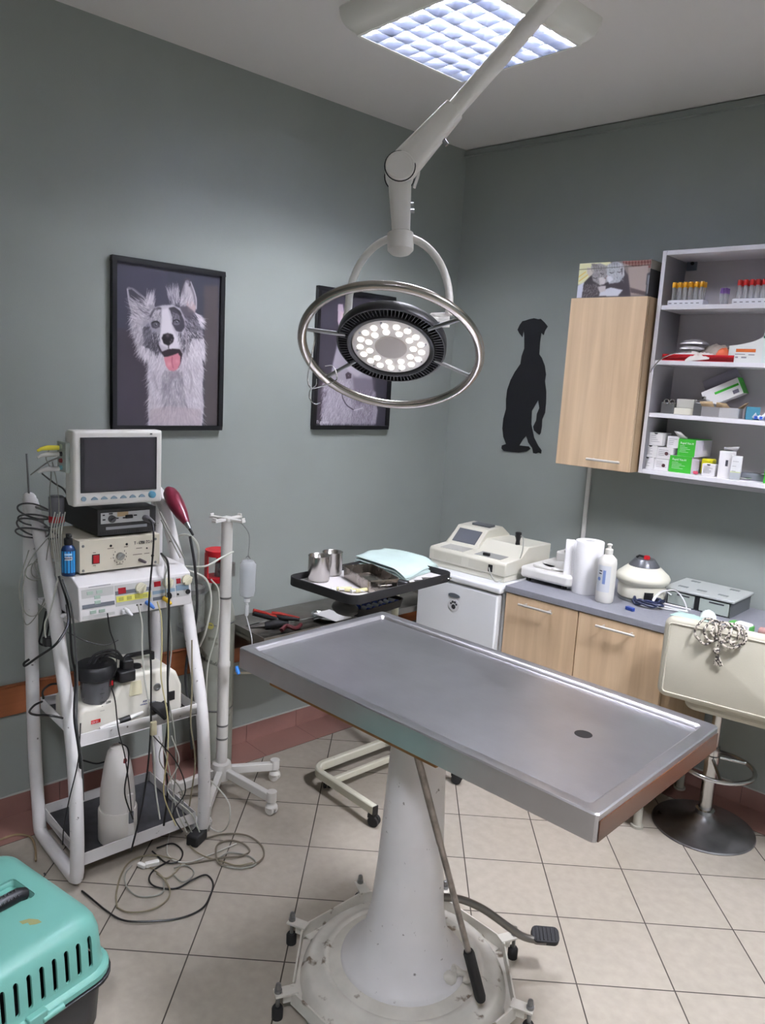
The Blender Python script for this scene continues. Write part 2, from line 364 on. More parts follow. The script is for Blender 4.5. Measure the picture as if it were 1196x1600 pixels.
# ------------------------------------------------------------ painted pictures (colour painted per vertex, like a print)
def attr_mat(name, rough=.35):
    M_ = bpy.data.materials.new(name); M_.use_nodes = True; N_ = M_.node_tree.nodes
    a = N_.new('ShaderNodeVertexColor'); a.layer_name = 'print'; M_.node_tree.links.new(a.outputs[0], N_['Principled BSDF'].inputs['Base Color']); N_['Principled BSDF'].inputs['Roughness'].default_value = rough; return M_
class Canvas:
    def __init__(s, w, h, bg, conv):
        s.w, s.h, s.conv = w, h, conv; s.a = np.zeros((h, w, 3)); s.a[:] = np.array(bg)/255; s.yy, s.xx = np.mgrid[0:h, 0:w]; s.rng = np.random.RandomState(3)
    def mask(s, poly, feather=1):
        P = [s.conv(*p) for p in poly]; X = s.xx+.5; Y = s.yy+.5; ins = np.zeros((s.h, s.w), bool)
        for (x1, y1), (x2, y2) in zip(P, P[1:]+P[:1]):
            if y1 == y2: continue
            ins ^= ((y1 > Y) != (y2 > Y)) & (X < (x2-x1)*(Y-y1)/(y2-y1)+x1)
        k = ins.astype(float)
        for _ in range(feather):
            q = np.pad(k, 1, mode='edge'); k = (q[:-2, 1:-1]+q[2:, 1:-1]+q[1:-1, :-2]+q[1:-1, 2:]+q[1:-1, 1:-1]*2)/6
        return k
    def fill(s, poly, col, al=1, feather=2):
        k = (s.mask(poly, feather)*al)[..., None]; s.a = s.a*(1-k)+np.array(col)/255*k
    def dab(s, x, y, r, col, al):
        x0, x1, y0, y1 = int(max(0, x-r*2)), int(min(s.w, x+r*2+2)), int(max(0, y-r*2)), int(min(s.h, y+r*2+2))
        if x1 <= x0 or y1 <= y0: return
        g = al*np.exp(-((s.xx[y0:y1, x0:x1]+.5-x)**2+(s.yy[y0:y1, x0:x1]+.5-y)**2)/(r*r))[..., None]
        s.a[y0:y1, x0:x1] = s.a[y0:y1, x0:x1]*(1-g)+np.array(col)/255*g
    def line(s, pts, r, col, al=.8, taper=True):
        P = [Vector((*s.conv(*p), 0)) for p in pts]; P = smooth_curve(P, 5) if len(P) > 2 else P
        for a, b in zip(P[:-1], P[1:]):
            n = max(1, int((b-a).length/max(.5, r*.7)))
            for i in range(n): q = a.lerp(b, i/n); s.dab(q.x, q.y, r, col, al)
    def fur(s, poly, ang, cols, n, ln, r=.7, al=.6, jit=.35):      # short hairs inside a region, direction in degrees (0 = right, 90 = down)
        k = s.mask(poly, 0); idx = np.argwhere(k > .5)
        if not len(idx): return
        for _ in range(n):
            y, x = idx[s.rng.randint(len(idx))]; a = (ang(x/s.w, y/s.h) if callable(ang) else R(ang))+s.rng.normal()*jit; c = cols[s.rng.randint(len(cols))]; l = ln*(.6+.8*s.rng.rand())
            st = max(2, int(l/.8))
            for i in range(st): s.dab(x+math.cos(a)*l*i/st, y+math.sin(a)*l*i/st, r*(1-.6*i/st), c, al)
    def mesh(s, name, o, ex, ey, W, H, mt, parent):    # top left corner o, ex right, ey down
        o = Vector(o); ex = Vector(ex); ey = Vector(ey); w, h = s.w, s.h
        V = [o+ex*(W*i/(w-1))+ey*(H*j/(h-1)) for j in range(h) for i in range(w)]
        F = [(j*w+i, (j+1)*w+i, (j+1)*w+i+1, j*w+i+1) for j in range(h-1) for i in range(w-1)]
        me = bpy.data.meshes.new(name); iv = wmat(parent).inverted(); me.from_pydata([iv@v for v in V], [], F)
        ca = me.color_attributes.new('print', 'FLOAT_COLOR', 'POINT')
        c = np.clip(s.a.reshape(-1, 3), 0, 1); c = np.where(c <= .04045, c/12.92, ((c+.055)/1.055)**2.4); buf = np.ones((w*h, 4), np.float32); buf[:, :3] = c
        ca.data.foreach_set('color', buf.ravel()); me.materials.append(mt)
        ob = bpy.data.objects.new(name, me); C.objects.link(ob); ob.parent = parent; return ob
frame_m = mat('black_frame', '#121216', .35)
print_m = attr_mat('poster_print', .3)
def framed(y0, y1, z0, z1, label):
    t = thing('framed_picture', label, 'picture', (X0, (y0+y1)/2, z0)); f = .02
    m = M(); xa, xb = X0+.001, X0+.024
    m.bb(xa, xb, y0, y1, z0, z0+f); m.bb(xa, xb, y0, y1, z1-f, z1); m.bb(xa, xb, y0, y0+f, z0+f, z1-f); m.bb(xa, xb, y1-f, y1, z0+f, z1-f)
    obj('frame', m, frame_m, t, world=True, bevel=.0015)
    m = M(); m.bb(xa, X0+.012, y0+f, y1-f, z0+f, z1-f); obj('backing', m, frame_m, t, world=True)
    return t
# dog poster 1
Y0, Y1, Z0, Z1 = 1.303, 1.803, 1.535, 2.212; F_ = .02
cw, ch = 230, 318
def conv1(x, y):
    p = atx(150+x*.1875, 390+y*.1875, X0+.013); return ((p.y-(Y0+F_))/(Y1-Y0-2*F_)*cw, ((Z1-F_)-p.z)/(Z1-Z0-2*F_)*ch)
t = framed(Y0, Y1, Z0, Z1, 'black-framed photo poster of a panting dog with raised ears and pink tongue')
cv = Canvas(cw, ch, (60, 60, 72), conv1)
cv.fill([(160, 100), (600, 100), (600, 700), (160, 700)], (70, 66, 82), .5, 16); cv.fill([(160, 650), (440, 700), (440, 1500), (160, 1500)], (66, 58, 66), .8, 16); cv.fill([(900, 300), (1020, 300), (1020, 1490), (900, 1490)], (82, 74, 74), .8, 16)
W_ = [(216, 208, 216), (196, 188, 198), (230, 224, 230), (176, 168, 180)]; G_ = [(150, 144, 154), (128, 122, 134), (170, 164, 174)]; D_ = [(62, 60, 70), (84, 80, 90), (46, 44, 52), (104, 100, 112)]
body = [(520, 600), (430, 860), (440, 980), (435, 1060), (455, 1130), (440, 1240), (436, 1330), (442, 1480), (880, 1480), (892, 1380), (900, 1290), (885, 1150), (900, 1020), (885, 930), (870, 800), (760, 640)]
cv.fill(body, (186, 178, 190), 1, 4)
ruff = lambda u, v: R(90)+(u-.58)*-2.2
cv.fur([(440, 870), (880, 870), (880, 1470), (450, 1470)], ruff, W_, 2600, 15, 1.1, .28, .22)
cv.fur([(560, 1000), (720, 1000), (760, 1300), (560, 1300)], ruff, G_, 420, 15, 1.1, .28, .25)
for q in (((640, 1040), (620, 1140), (600, 1240)), ((700, 1060), (720, 1150), (700, 1260)), ((560, 1100), (580, 1200), (560, 1290)), ((780, 1000), (800, 1100), (780, 1200)), ((480, 1020), (500, 1110), (520, 1180))): cv.line(q, 2.4, (140, 132, 146), .22)
cv.fill([(450, 1330), (620, 1300), (880, 1330), (880, 1480), (445, 1480)], (178, 160, 168), .45, 10)
# side ruff of the head: dark inner, pale outer
cv.fill([(330, 560), (300, 480), (450, 480), (500, 640), (530, 860), (430, 880), (370, 800), (350, 700)], (126, 122, 134), 1, 4); cv.fill([(700, 470), (800, 500), (870, 570), (890, 700), (905, 800), (890, 900), (760, 900), (720, 700)], (150, 142, 152), 1, 4)
cv.fur([(300, 540), (420, 560), (440, 860), (380, 860), (330, 700)], 118, W_+G_, 520, 17, 1.0, .42, .25)
cv.fur([(400, 640), (500, 640), (540, 850), (440, 870)], 112, D_+G_[1:2], 420, 12, 1.0, .42, .3)
cv.fur([(380, 800), (500, 850), (480, 900), (400, 900)], 100, W_, 120, 16, 1.0, .4, .25)
cv.fur([(740, 480), (860, 540), (860, 720), (740, 680)], 42, D_+G_, 420, 15, 1.0, .42, .3)
cv.fur([(820, 520), (885, 560), (880, 660)], 30, W_, 90, 14, .9, .4, .25); cv.fur([(760, 680), (880, 700), (880, 800), (770, 800)], 60, D_+W_[:2], 300, 13, 1.0, .4, .3)
cv.fur([(800, 740), (900, 740), (900, 900), (760, 900)], 70, W_, 420, 16, 1.0, .4, .25)
# left ear
cv.fill([(262, 325), (275, 314), (310, 325), (370, 372), (430, 410), (480, 430), (500, 500), (460, 600), (400, 640), (325, 610), (300, 520), (280, 440)], (160, 154, 164), 1, 2)
cv.fill([(270, 335), (300, 330), (360, 380), (410, 410), (400, 470), (330, 430), (285, 400)], (58, 56, 66), .95, 3)
cv.fill([(300, 500), (340, 480), (400, 560), (390, 630), (330, 600)], (196, 188, 198), .7, 5)
cv.line([(264, 330), (275, 420), (300, 520), (330, 610)], 1.2, (196, 190, 198), .6); cv.line([(266, 320), (320, 330), (400, 395), (480, 430)], 1.2, (110, 106, 116), .7)
cv.fur([(300, 430), (440, 430), (470, 600), (330, 600)], 205, W_+G_+D_[1:2], 260, 15, .9, .4, .22)
cv.fur([(420, 400), (490, 400), (490, 470), (430, 470)], -75, W_, 70, 15, .9, .45, .2)
# right ear
cv.fill([(742, 250), (758, 240), (780, 250), (812, 320), (836, 400), (838, 470), (825, 540), (760, 560), (700, 500), (690, 470), (705, 390), (720, 310)], (128, 122, 132), 1, 2)
cv.fill([(745, 270), (775, 290), (810, 380), (820, 460), (770, 440), (740, 360)], (196, 188, 196), .8, 4); cv.fill([(740, 420), (800, 430), (836, 480), (820, 530), (770, 520)], (202, 176, 178), .75, 5)
cv.line([(745, 248), (722, 310), (704, 400), (694, 480)], 1.3, (60, 56, 66), .8); cv.line([(748, 250), (768, 246), (790, 275), (775, 310)], 2.0, (66, 62, 70), .7); cv.line([(790, 270), (820, 350), (836, 420), (836, 500)], 1.2, (206, 200, 208), .55)
cv.fur([(710, 380), (790, 400), (800, 480), (700, 480)], -70, W_+G_, 110, 15, .9, .4, .2); cv.fur([(600, 380), (700, 350), (700, 470), (620, 470)], -98, G_+D_[3:]+W_[:1], 170, 18, .9, .45, .16)
cv.fill([(690, 480), (760, 470), (820, 520), (800, 600), (740, 560)], (70, 66, 76), .7, 5)
# head
cv.fill([(455, 520), (500, 480), (560, 465), (640, 460), (700, 490), (735, 570), (740, 660), (710, 740), (715, 850), (640, 850), (560, 850), (520, 760), (470, 690), (445, 610)], (192, 186, 196), 1, 4)
cv.fill([(445, 560), (520, 490), (555, 500), (540, 600), (540, 700), (500, 760), (460, 700)], (136, 132, 142), .75, 5)
cv.fur([(460, 490), (550, 480), (540, 580), (450, 590)], 118, G_+W_+D_[3:], 160, 9, .9, .4, .3)
cv.fill([(612, 490), (650, 480), (700, 510), (735, 590), (742, 650), (712, 690), (670, 680), (635, 620), (640, 570)], (50, 46, 56), .9, 3); cv.fur([(640, 520), (700, 540), (700, 600), (640, 590)], 80, G_[:2], 50, 7, .8, .4, .3)
cv.line([(455, 560), (480, 508), (520, 490), (545, 492)], 2, (70, 66, 76), .6); cv.line([(615, 492), (655, 488), (690, 515), (712, 545)], 2, (44, 40, 48), .6)
cv.fill([(548, 500), (600, 490), (618, 560), (640, 660), (690, 760), (690, 820), (620, 830), (540, 790), (540, 700), (552, 600)], (222, 216, 224), .9, 4)
# eyes
cv.fill([(458, 615), (480, 596), (515, 596), (536, 615), (532, 645), (500, 660), (468, 650)], (52, 48, 58), .92, 2)
for ex_, ey_ in ((500, 627), (672, 604)):
    c0, c1 = conv1(ex_, ey_); cv.dab(c0, c1, 4.2, (150, 150, 162), .95); cv.dab(c0, c1, 2.4, (18, 16, 22), 1); cv.dab(c0+1.1, c1-1.2, .9, (240, 240, 246), .95)
cv.line([(470, 610), (500, 598), (528, 612)], 1.1, (24, 22, 28), .9); cv.line([(646, 596), (672, 585), (700, 600)], 1.1, (20, 18, 24), .9); cv.line([(650, 618), (675, 626), (698, 616)], 1, (120, 116, 126), .7)
# nose and mouth
cv.fill([(548, 738), (562, 706), (600, 696), (640, 706), (652, 738), (644, 772), (606, 802), (566, 784)], (40, 34, 42), 1, 2); cv.dab(*conv1(598, 716), 4, (128, 118, 126), .65); cv.dab(*conv1(570, 752), 1.8, (14, 10, 16), .9); cv.dab(*conv1(632, 752), 2, (150, 140, 148), .6); cv.dab(*conv1(622, 770), 2, (170, 160, 168), .6)
cv.line([(606, 800), (606, 826)], 1.2, (70, 62, 72), .7)
cv.fur([(690, 690), (750, 700), (750, 830), (715, 840)], 95, D_+W_[:2], 150, 9, .9, .5, .3); cv.fur([(470, 680), (530, 700), (535, 840), (480, 840)], 108, D_+W_[:1], 150, 9, .9, .5, .3)
cv.line([(518, 800), (545, 850), (565, 875)], 1.8, (46, 40, 50), .8)
cv.fill([(550, 852), (600, 830), (650, 826), (700, 832), (722, 870), (708, 940), (690, 985), (600, 900), (566, 892)], (46, 34, 42), 1, 2)
cv.fill([(566, 898), (600, 892), (640, 880), (684, 862), (704, 890), (702, 950), (682, 995), (650, 1014), (610, 1006), (584, 970)], (206, 130, 144), 1, 2); cv.line([(636, 895), (634, 940), (646, 990)], 1.4, (170, 88, 106), .5); cv.dab(*conv1(612, 955), 5, (232, 176, 184), .5); cv.dab(*conv1(676, 930), 4, (226, 164, 174), .5)
cv.fill([(600, 1015), (690, 1005), (700, 1070), (610, 1080)], (140, 130, 142), .5, 6)
cv.mesh('print', (X0+.0125, Y0+F_, Z1-F_), (0, 1, 0), (0, 0, -1), Y1-Y0-2*F_, Z1-Z0-2*F_, print_m, t)
# dog poster 2 (seen through the lamp ring)
Y0, Y1, Z0, Z1 = 2.307, 2.810, 1.538, 2.218
def conv2(x, y):
    p = atx(480+x*.16241, 430+y*.16241, X0+.013); return ((p.y-(Y0+F_))/(Y1-Y0-2*F_)*cw, ((Z1-F_)-p.z)/(Z1-Z0-2*F_)*ch)
t = framed(Y0, Y1, Z0, Z1, 'black-framed photo poster of a pale dog, partly hidden behind the lamp')
cv = Canvas(cw, ch, (56, 53, 62), conv2)
cv.fill([(130, 900), (220, 1100), (150, 1430), (90, 1430)], (72, 62, 72), .6, 10)
bodyp = [(300, 600), (280, 720), (250, 850), (220, 1050), (160, 1250), (140, 1430), (660, 1430), (680, 1300), (640, 1120), (620, 900), (640, 700), (560, 560), (400, 540)]
cv.fill(bodyp, (160, 154, 166), 1, 10)
cv.fill([(300, 280), (345, 280), (372, 440), (380, 560), (320, 560), (296, 440)], (176, 160, 172), 1, 2); cv.fill([(320, 340), (350, 360), (360, 500), (330, 500)], (206, 176, 186), .6, 3)
cv.fill([(610, 255), (655, 250), (680, 380), (690, 520), (600, 520), (565, 380), (575, 310)], (160, 148, 164), 1, 2); cv.line([(650, 262), (675, 400)], 1.2, (212, 204, 214), .6)
cv.fill([(400, 560), (600, 560), (600, 900), (480, 980), (380, 900)], (186, 178, 190), .9, 8)
cv.fill([(440, 980), (660, 1000), (640, 1200), (470, 1260)], (96, 88, 102), .6, 22)
cv.fur([(160, 1000), (430, 1000), (430, 1430), (140, 1430)], 105, [(200, 194, 206), (176, 168, 182), (140, 132, 146)], 1500, 13, .8, .45); cv.fur([(430, 1100), (660, 1100), (660, 1430), (430, 1430)], 95, [(130, 122, 136), (100, 92, 106), (170, 162, 176)], 900, 13, .8, .45)
cv.fill([(370, 950), (395, 930), (430, 950), (425, 990), (380, 1000)], (60, 50, 60), .9, 1); cv.dab(*conv2(400, 965), 1.6, (150, 140, 150), .8)
cv.fill([(640, 1120), (665, 1120), (660, 1430), (630, 1430)], (166, 158, 170), .5, 8)
cv.line([(335, 1110), (345, 1180), (385, 1250), (450, 1295)], 1.1, (58, 52, 64), .9); cv.line([(450, 1300), (540, 1275)], 1.1, (206, 200, 210), .6)
cv.mesh('print', (X0+.0125, Y0+F_, Z1-F_), (0, 1, 0), (0, 0, -1), Y1-Y0-2*F_, Z1-Z0-2*F_, print_m, t)
white_ink = mat('white_ink', '#d8d4dc', .5)
text('Ti graphy', .021, atx(494, 661.5, X0+.0135), (0, 1, 0), (0, 0, 1), white_ink, t, depth=.0003)

# dog silhouette on the back wall
S = [(405,140),(380,145),(350,185),(328,235),(345,270),(378,312),(392,240),(398,300),(398,430),(370,510),(358,590),(300,675),(255,760),(220,860),(208,960),(208,1060),(180,1160),(170,1260),(180,1350),(208,1425),(165,1440),(160,1470),(185,1498),(260,1508),(340,1515),(420,1503),(462,1475),(445,1450),(345,1440),(380,1380),(418,1340),(440,1410),(480,1465),(490,1520),(520,1525),(545,1515),(572,1525),(576,1490),(540,1440),(500,1360),(485,1290),(470,1220),(475,1080),(510,1020),(542,965),(555,1050),(530,1110),(522,1180),(490,1245),(500,1285),(555,1330),(568,1310),(580,1240),(582,1170),(612,1100),(622,1000),(625,880),(612,770),(622,700),(610,610),(580,530),(553,490),(560,360),(575,265),(598,290),(612,245),(640,200),(610,160),(570,122),(545,125),(500,115),(450,125)]
poly = []
for x, y in S:
    a, b, z = ab(atb(760+x*.15, 480+y*.15, .003)); poly.append((a, z))
poly = poly[::-1]
m = M(); m.prism(poly, .004, CO-YB*.0005, XB, (0, 0, 1)); obj('dog_silhouette', m, mat('matt_black', '#0e0e12', .5), label='black cut-out silhouette of a sitting dog on the back wall', cat='wall decoration', ang=80)
# ------------------------------------------------------------ furniture along the back wall (local x along the wall, -y into the room)
oak = wood('light_oak', '#bfa384', '#d6bb9b', .5, 'z', .55)
oak_d = wood('oak_edge', '#a38a6c', '#b59c7e', .5, 'z', .5)
white_lam = mat('white_laminate', '#dedce2', .42)
def bthing(name, label, cat, a, b, z, rz=0, group=None): return thing(name, label, cat, B(a, b, z), WA+rz, group)
def bar_handle(t, x, y, z, ln, r=.0055, off=.032, vertical=False, label=None):
    m = M(); d = Vector((ln/2, 0, 0)); c = Vector((x, y-off, z)); m.cyl(c-d, c+d, r, seg=10)
    for s in (-1, 1): m.cyl(c+d*s*.72, Vector((x, y, z))+d*s*.72, r*.8, seg=8)
    return obj('handle', m, mat('satin_handle', '#d2cec8', .42, .7), t, label=label)
# fridge
t = bthing('refrigerator', 'small white under-counter refrigerator carrying the beige analyser', 'refrigerator', .60, .62, 0)
fr = mat('fridge_white', '#e2e4e8', .3); fr2 = mat('fridge_door_paint', '#dfe1e4', .32)
m = M(); m.bb(-.235, .243, .05, .60, .03, .855); obj('body', m, fr, t, bevel=.006)
m = M(); m.bb(-.238, .236, 0, .046, .05, .852); obj('door', m, fr2, t, bevel=.008)
m = M(); m.bb(-.243, .252, -.006, .605, .860, .893); obj('top_slab', m, fr, t, bevel=.01, bseg=3)
obj('plinth', M().bb(.20, .243, .05, .58, 0, .03), black_pl, t); obj('plinth', M().bb(-.235, -.19, .05, .58, 0, .03), black_pl, t)
# badge and paw sticker on the door (photo position)
p = ab(atb(710, 930.5, .623)); lx = p[0]-.60
m = M(); m.X = Matrix.Translation((lx, -.001, p[2]))@Matrix.Diagonal((.034, 1, .011, 1)); m.lathe([(1, 0), (1, .003)], (0, 0, 0), 24, Matrix.Rotation(R(90), 3, 'X')); obj('badge', m, mat('badge_grey', '#7f8590', .3, .6), t)
p = ab(atb(709, 945.5, .623)); lx = p[0]-.60; st = obj('round_sticker', M().lathe([(.031, 0), (.031, .002)], (lx, -.0005, p[2]), 28, Matrix.Rotation(R(90), 3, 'X')), mat('sticker_pale', '#cfcfd2', .5), t)
m = M(); q = Matrix.Rotation(R(90), 3, 'X'); o = Vector((lx, -.0026, p[2]))
for dx, dz, r in ((-.016, .006, .0055), (-.0065, .015, .0062), (.0065, .015, .0062), (.016, .006, .0055)):
    m.lathe([(r, 0), (r, .0004), (r*.62, .0004), (r*.62, 0)], o+Vector((dx, 0, dz)), 14, q)
m.lathe([(.012, 0), (.012, .0004), (.0095, .0004), (.0095, 0)], o+Vector((0, 0, -.008)), 16, q); m.prism([(-.0055, .003), (.0055, .003), (0, -.006)], .0006, o+Vector((0, 0, -.008)), (1, 0, 0), (0, 0, 1))
obj('paw_print', m, mat('ink_dark', '#3a3a40', .5), st, label='grey paw print drawing')
# base cabinet with two doors
t = bthing('base_cabinet', 'light oak base cabinet with two doors and bar handles', 'cabinet', .865, .60, 0)
m = M(); W = .755; m.bb(.0, .018, .022, .58, .15, .865); m.bb(W-.018, W, .022, .58, .15, .865); m.bb(.018, W-.018, .022, .58, .15, .168); m.bb(.018, W-.018, .56, .575, .168, .865); m.bb(.018, W-.018, .03, .1, .85, .865); obj('carcass', m, oak_d, t, bevel=.001)
for x0, x1 in ((.003, .366), (.371, W-.003)):
    d = obj('door', M().bb(x0, x1, 0, .019, .155, .872), oak, t, bevel=.0012)
    xc = (x0+x1)/2-.01; bar_handle(d, xc, 0, .842, .17)
for x in (.05, W-.05):
    for y in (.06, .52):
        m = M(); m.cyl((x, y, 0), (x, y, .15), .018, .016, 12); m.cyl((x, y, 0), (x, y, .012), .026, seg=12); obj('foot', m, mat('foot_grey', '#a8a69c', .5), t)
# worktop
wt = mat('worktop_grey', '#85868e', .45, noise=.05, nscale=90)
m = M(); m.X = Matrix.LocRotScale(B(0, 0), Matrix.Rotation(WA, 3, 'Z').to_euler(), None); m.bb(.862, 2.45, -.605, -.0005, .876, .905)
obj('worktop', m, wt, bevel=.002, label='grey laminate worktop running along the back wall over the oak cabinet', cat='worktop')
WT = .905
# hanging oak cabinet
t = bthing('wall_cabinet', 'tall light oak wall cabinet with one door hung beside the open shelves', 'cabinet', .885, .30, 1.455)
m = M(); W = .365; H_ = .757
m.bb(0, .018, .02, .30, 0, H_); m.bb(W-.018, W, .02, .30, 0, H_); m.bb(.018, W-.018, .02, .30, 0, .018); m.bb(.018, W-.018, .02, .30, H_-.018, H_); m.bb(.018, W-.018, .285, .298, .018, H_-.018); obj('carcass', m, oak_d, t, bevel=.001)
d = obj('door', M().bb(.001, W-.001, 0, .0185, .001, H_-.001), oak, t, bevel=.0012); bar_handle(d, .252, 0, .042, .16)
# open white shelving
SB = .23
t = bthing('wall_shelf_unit', 'open white wall shelf unit crowded with cartons and test tubes', 'shelf unit', 1.262, SB, 1.455)
W = .80; H_ = .95; m = M(); m.bb(0, .018, 0, SB, 0, H_); m.bb(W-.018, W, 0, SB, 0, H_); m.bb(.018, W-.018, 0, SB, H_-.018, H_); m.bb(.018, W-.018, 0, SB, 0, .018); obj('carcass', m, white_lam, t, bevel=.001)
obj('back_panel', M().bb(.018, W-.018, SB-.012, SB-.006, .018, H_-.018), mat('back_board', '#c9c4c8', .6), t)
SZ = [2.180, 1.949, 1.722, 1.473]
for z in SZ[:3]: obj('shelf_board', M().bb(.0185, W-.0185, .004, SB-.012, z-1.455-.018, z-1.455), white_lam, t, bevel=.001)
obj('light_pelmet', M().bb(.045, W-.02, .03, .2, -.022, -.0005), mat('pelmet_grey', '#b9b9be', .5), t, bevel=.001)
p = ab(atb(1082, 412, .02)); lx = p[0]-1.262
h = obj('hanger_bracket', M().bb(lx-.022, lx+.022, SB-.024, SB-.0125, p[2]-1.455-.03, p[2]-1.455+.03), mat('zinc', '#86909a', .35, .9), t, bevel=.002)
obj('screw', M().cyl((lx+.004, SB-.029, p[2]-1.455), (lx+.004, SB-.024, p[2]-1.455), .008, seg=10), black_pl, h)

# ---------------- things on the shelves
def carton(name, x0, y0, x1, y1, b, dep, shelf, mats, label, cat='carton', group=None, rz=0, group_open=False, bevel=.001, h=None, lines=0, flap=None, cut=False):
    """a box whose front face spans the given photo rectangle at distance b from the wall, resting on the shelf"""
    a0 = ab(atb(x0, y1, b)); a1 = ab(atb(x1, y1, b)); top = ab(atb(x0, y0, b)); z = shelf; hh = h or max(.01, top[2]-z); ww = a1[0]-a0[0]
    t = thing(name, label, cat, B(a0[0], b, z+.0005), WA+rz, group)
    m = M(); m.bb(0, ww, 0, dep, 0, hh); obj('box_body', m, mats[0], t, bevel=bevel)
    if len(mats) > 1: obj('front_panel', M().bb(.0005, ww-.0005, -.0008, 0, .0005, hh-.0005), mats[1], t)
    if lines:
        m = M()
        for k in range(lines): l = ww*(.35+.4*random.random()); m.bb(ww*.14, ww*.14+l, -.0012, -.0006, hh*(.78-.62*k/lines)-.0012, hh*(.78-.62*k/lines)+.0004)
        obj('printed_lines', m, white_ink if mats[-1] is green_card else card_grey, t)
    if cut:
        m = M(); m.prism([(ww*.5+.008*math.cos(R(a)), hh-.0003+.006*math.sin(R(a))) for a in range(180, 361, 20)], .0006, (0, -.0009, 0), (1, 0, 0), (0, 0, 1)); obj('thumb_notch', m, black_pl, t)
    return t, ww, hh
s4, s3, s2, s1 = SZ[3], SZ[2], SZ[1], SZ[0]
g = 'small white cartons stacked on the lowest shelf'
t, w1, h1 = carton('carton', 1000.5, 713, 1020, 735, .20, .07, s4, [card_white], 'white carton at the bottom of the leftmost stack on the lowest shelf', group=g, lines=5, cut=True, h=.052)
t, w2, h2 = carton('carton', 1003, 692, 1023, 735, .20, .07, s4+.0535, [card_white], 'white carton in the middle of the leftmost stack on the lowest shelf', group=g, lines=5, cut=True, h=.052)
t, *_ = carton('carton', 1009, 672, 1030, 735, .195, .09, s4+.107, [card_white], 'white carton on top of the leftmost stack, touching the shelf side', group=g, lines=4, cut=True, h=.055)
t, *_ = carton('carton', 1021.5, 720, 1044, 737, .19, .08, s4, [card_white], 'white carton under another, between leftmost stack and lower green box', group=g, lines=4, h=.05)
obj('round_mark', M().lathe([(.008, 0), (.008, .001)], (.042, -.0005, .022), 14, Matrix.Rotation(R(90), 3, 'X')), mat('mark_brown', '#4a2e32', .5), t)
t, *_ = carton('carton', 1023, 700, 1048, 737, .19, .08, s4+.0512, [card_white], 'white carton resting on another, left of the lower green box', group=g, lines=4, h=.05)
obj('round_mark', M().lathe([(.008, 0), (.008, .001)], (.045, -.0005, .024), 14, Matrix.Rotation(R(90), 3, 'X')), mat('mark_brown', '#4a2e32', .5), t)
t, *_ = carton('carton', 1037.5, 680, 1056, 737, .18, .09, s4+.1025, [card_white], 'topmost white carton tucked against the upper green box', group=g, lines=4, h=.05)
# two green test-kit boxes
for k, (x0, x1, y, b, dz, hh, lab) in enumerate(((1044.5, 1079, 741, .195, 0, .072, 'lower of the two stacked green and white test kit boxes'), (1055, 1083, 741, .185, .0725, .072, 'upper green and white test kit box with its lid flap lifted'))):
    a0 = ab(atb(x0, y, b))[0]; a1 = ab(atb(x1, y, b))[0]; ww = a1-a0
    t = thing('test_kit_box', lab, 'carton', B(a0, b, s4+dz+.0005), WA-R(6)*k, 'green test kit boxes')
    obj('box_body', M().bb(0, ww, 0, .15, 0, hh), mat('card_lilac_white', '#d3cedb', .6), t, bevel=.001)
    obj('front_panel', M().bb(-.0004, ww+.0004, -.0012, .0, -.0002, hh+.0002), green_card, t, label='green printed end')
    if k: obj('lid_flap', M().bb(0, ww*.98, .0, .15, hh, hh+.002), green_card, t); m = M(); m.raw([(0, .005, hh+.002), (ww*.5, .005, hh+.002), (ww*.2, -.02, hh+.03), (-ww*.25, -.015, hh+.032)], [(0, 1, 2, 3)]); obj('open_flap', m, card_white, t, solid=.001)
    text('Rapid Vet-H', .0135, (ww*.12, -.0014, hh*.72), (1, 0, 0), (0, 0, 1), white_ink, t, world=False, depth=.0003, squash=.9)
    m = M()
    for q in range(5): m.bb(ww*.12, ww*(.4+.08*((q*7) % 5)), -.0018, -.0012, hh*(.6-.09*q), hh*(.6-.09*q)+.001)
    obj('printed_lines', m, white_ink, t)
t, *_ = carton('yellow_bag', 1094, 716, 1112, 738, .12, .05, s4, [mat('yellow_bag', '#d8d21e', .4)], 'yellow packet standing behind the small white carton on the lowest shelf', 'packet', bevel=.006)
t, ww, hh = carton('carton', 1095.5, 724, 1116, 746, .19, .045, s4, [card_white], 'small white carton with open notched top in front of the yellow packet', lines=6, cut=True)
t = thing('cotton_wad', 'small pinkish red wad between green box and white carton', 'wad', B(*ab(atb(1087, 741, .195))[:2], s4+.0005), WA)
m = M()
for k in range(5): m.ball((.006*math.cos(k*1.3), .005*math.sin(k*1.3), .007+.003*(k % 2)), .006, seg=8)
obj('wadding', m, mat('wad_pink', '#b5435a', .8), t)
t, ww, hh = carton('tall_carton', 1120, 704, 1140, 748, .19, .05, s4, [card_white], 'tall white carton with open top flap on the lowest shelf', cat='carton')
m = M(); m.raw([(0, .05, hh), (ww, .05, hh), (ww*1.3, .03, hh+.022), (ww*.15, .02, hh+.015)], [(0, 1, 2, 3)]); obj('open_flap', m, card_white, t, solid=.001)
m = M(); m.bb(ww*.55, ww*.75, -.001, 0, hh*.45, hh*.68); obj('printed_mark', m, mat('ink_dark', '#3a3a40', .5), t)
t, ww, hh = carton('tall_carton', 1139, 712, 1155, 753, .205, .04, s4, [mat('card_cool', '#d5d6d8', .6)], 'white carton with grey lower band right of the open tall carton', rz=R(14), lines=3)
obj('grey_band', M().bb(.0, ww, -.0012, 0, 0, hh*.3), mat('band_grey', '#a3a7ab', .5), t); obj('pale_green_line', M().bb(0, ww, -.0014, 0, hh*.3, hh*.34), mat('pale_green', '#c7cf9a', .5), t)
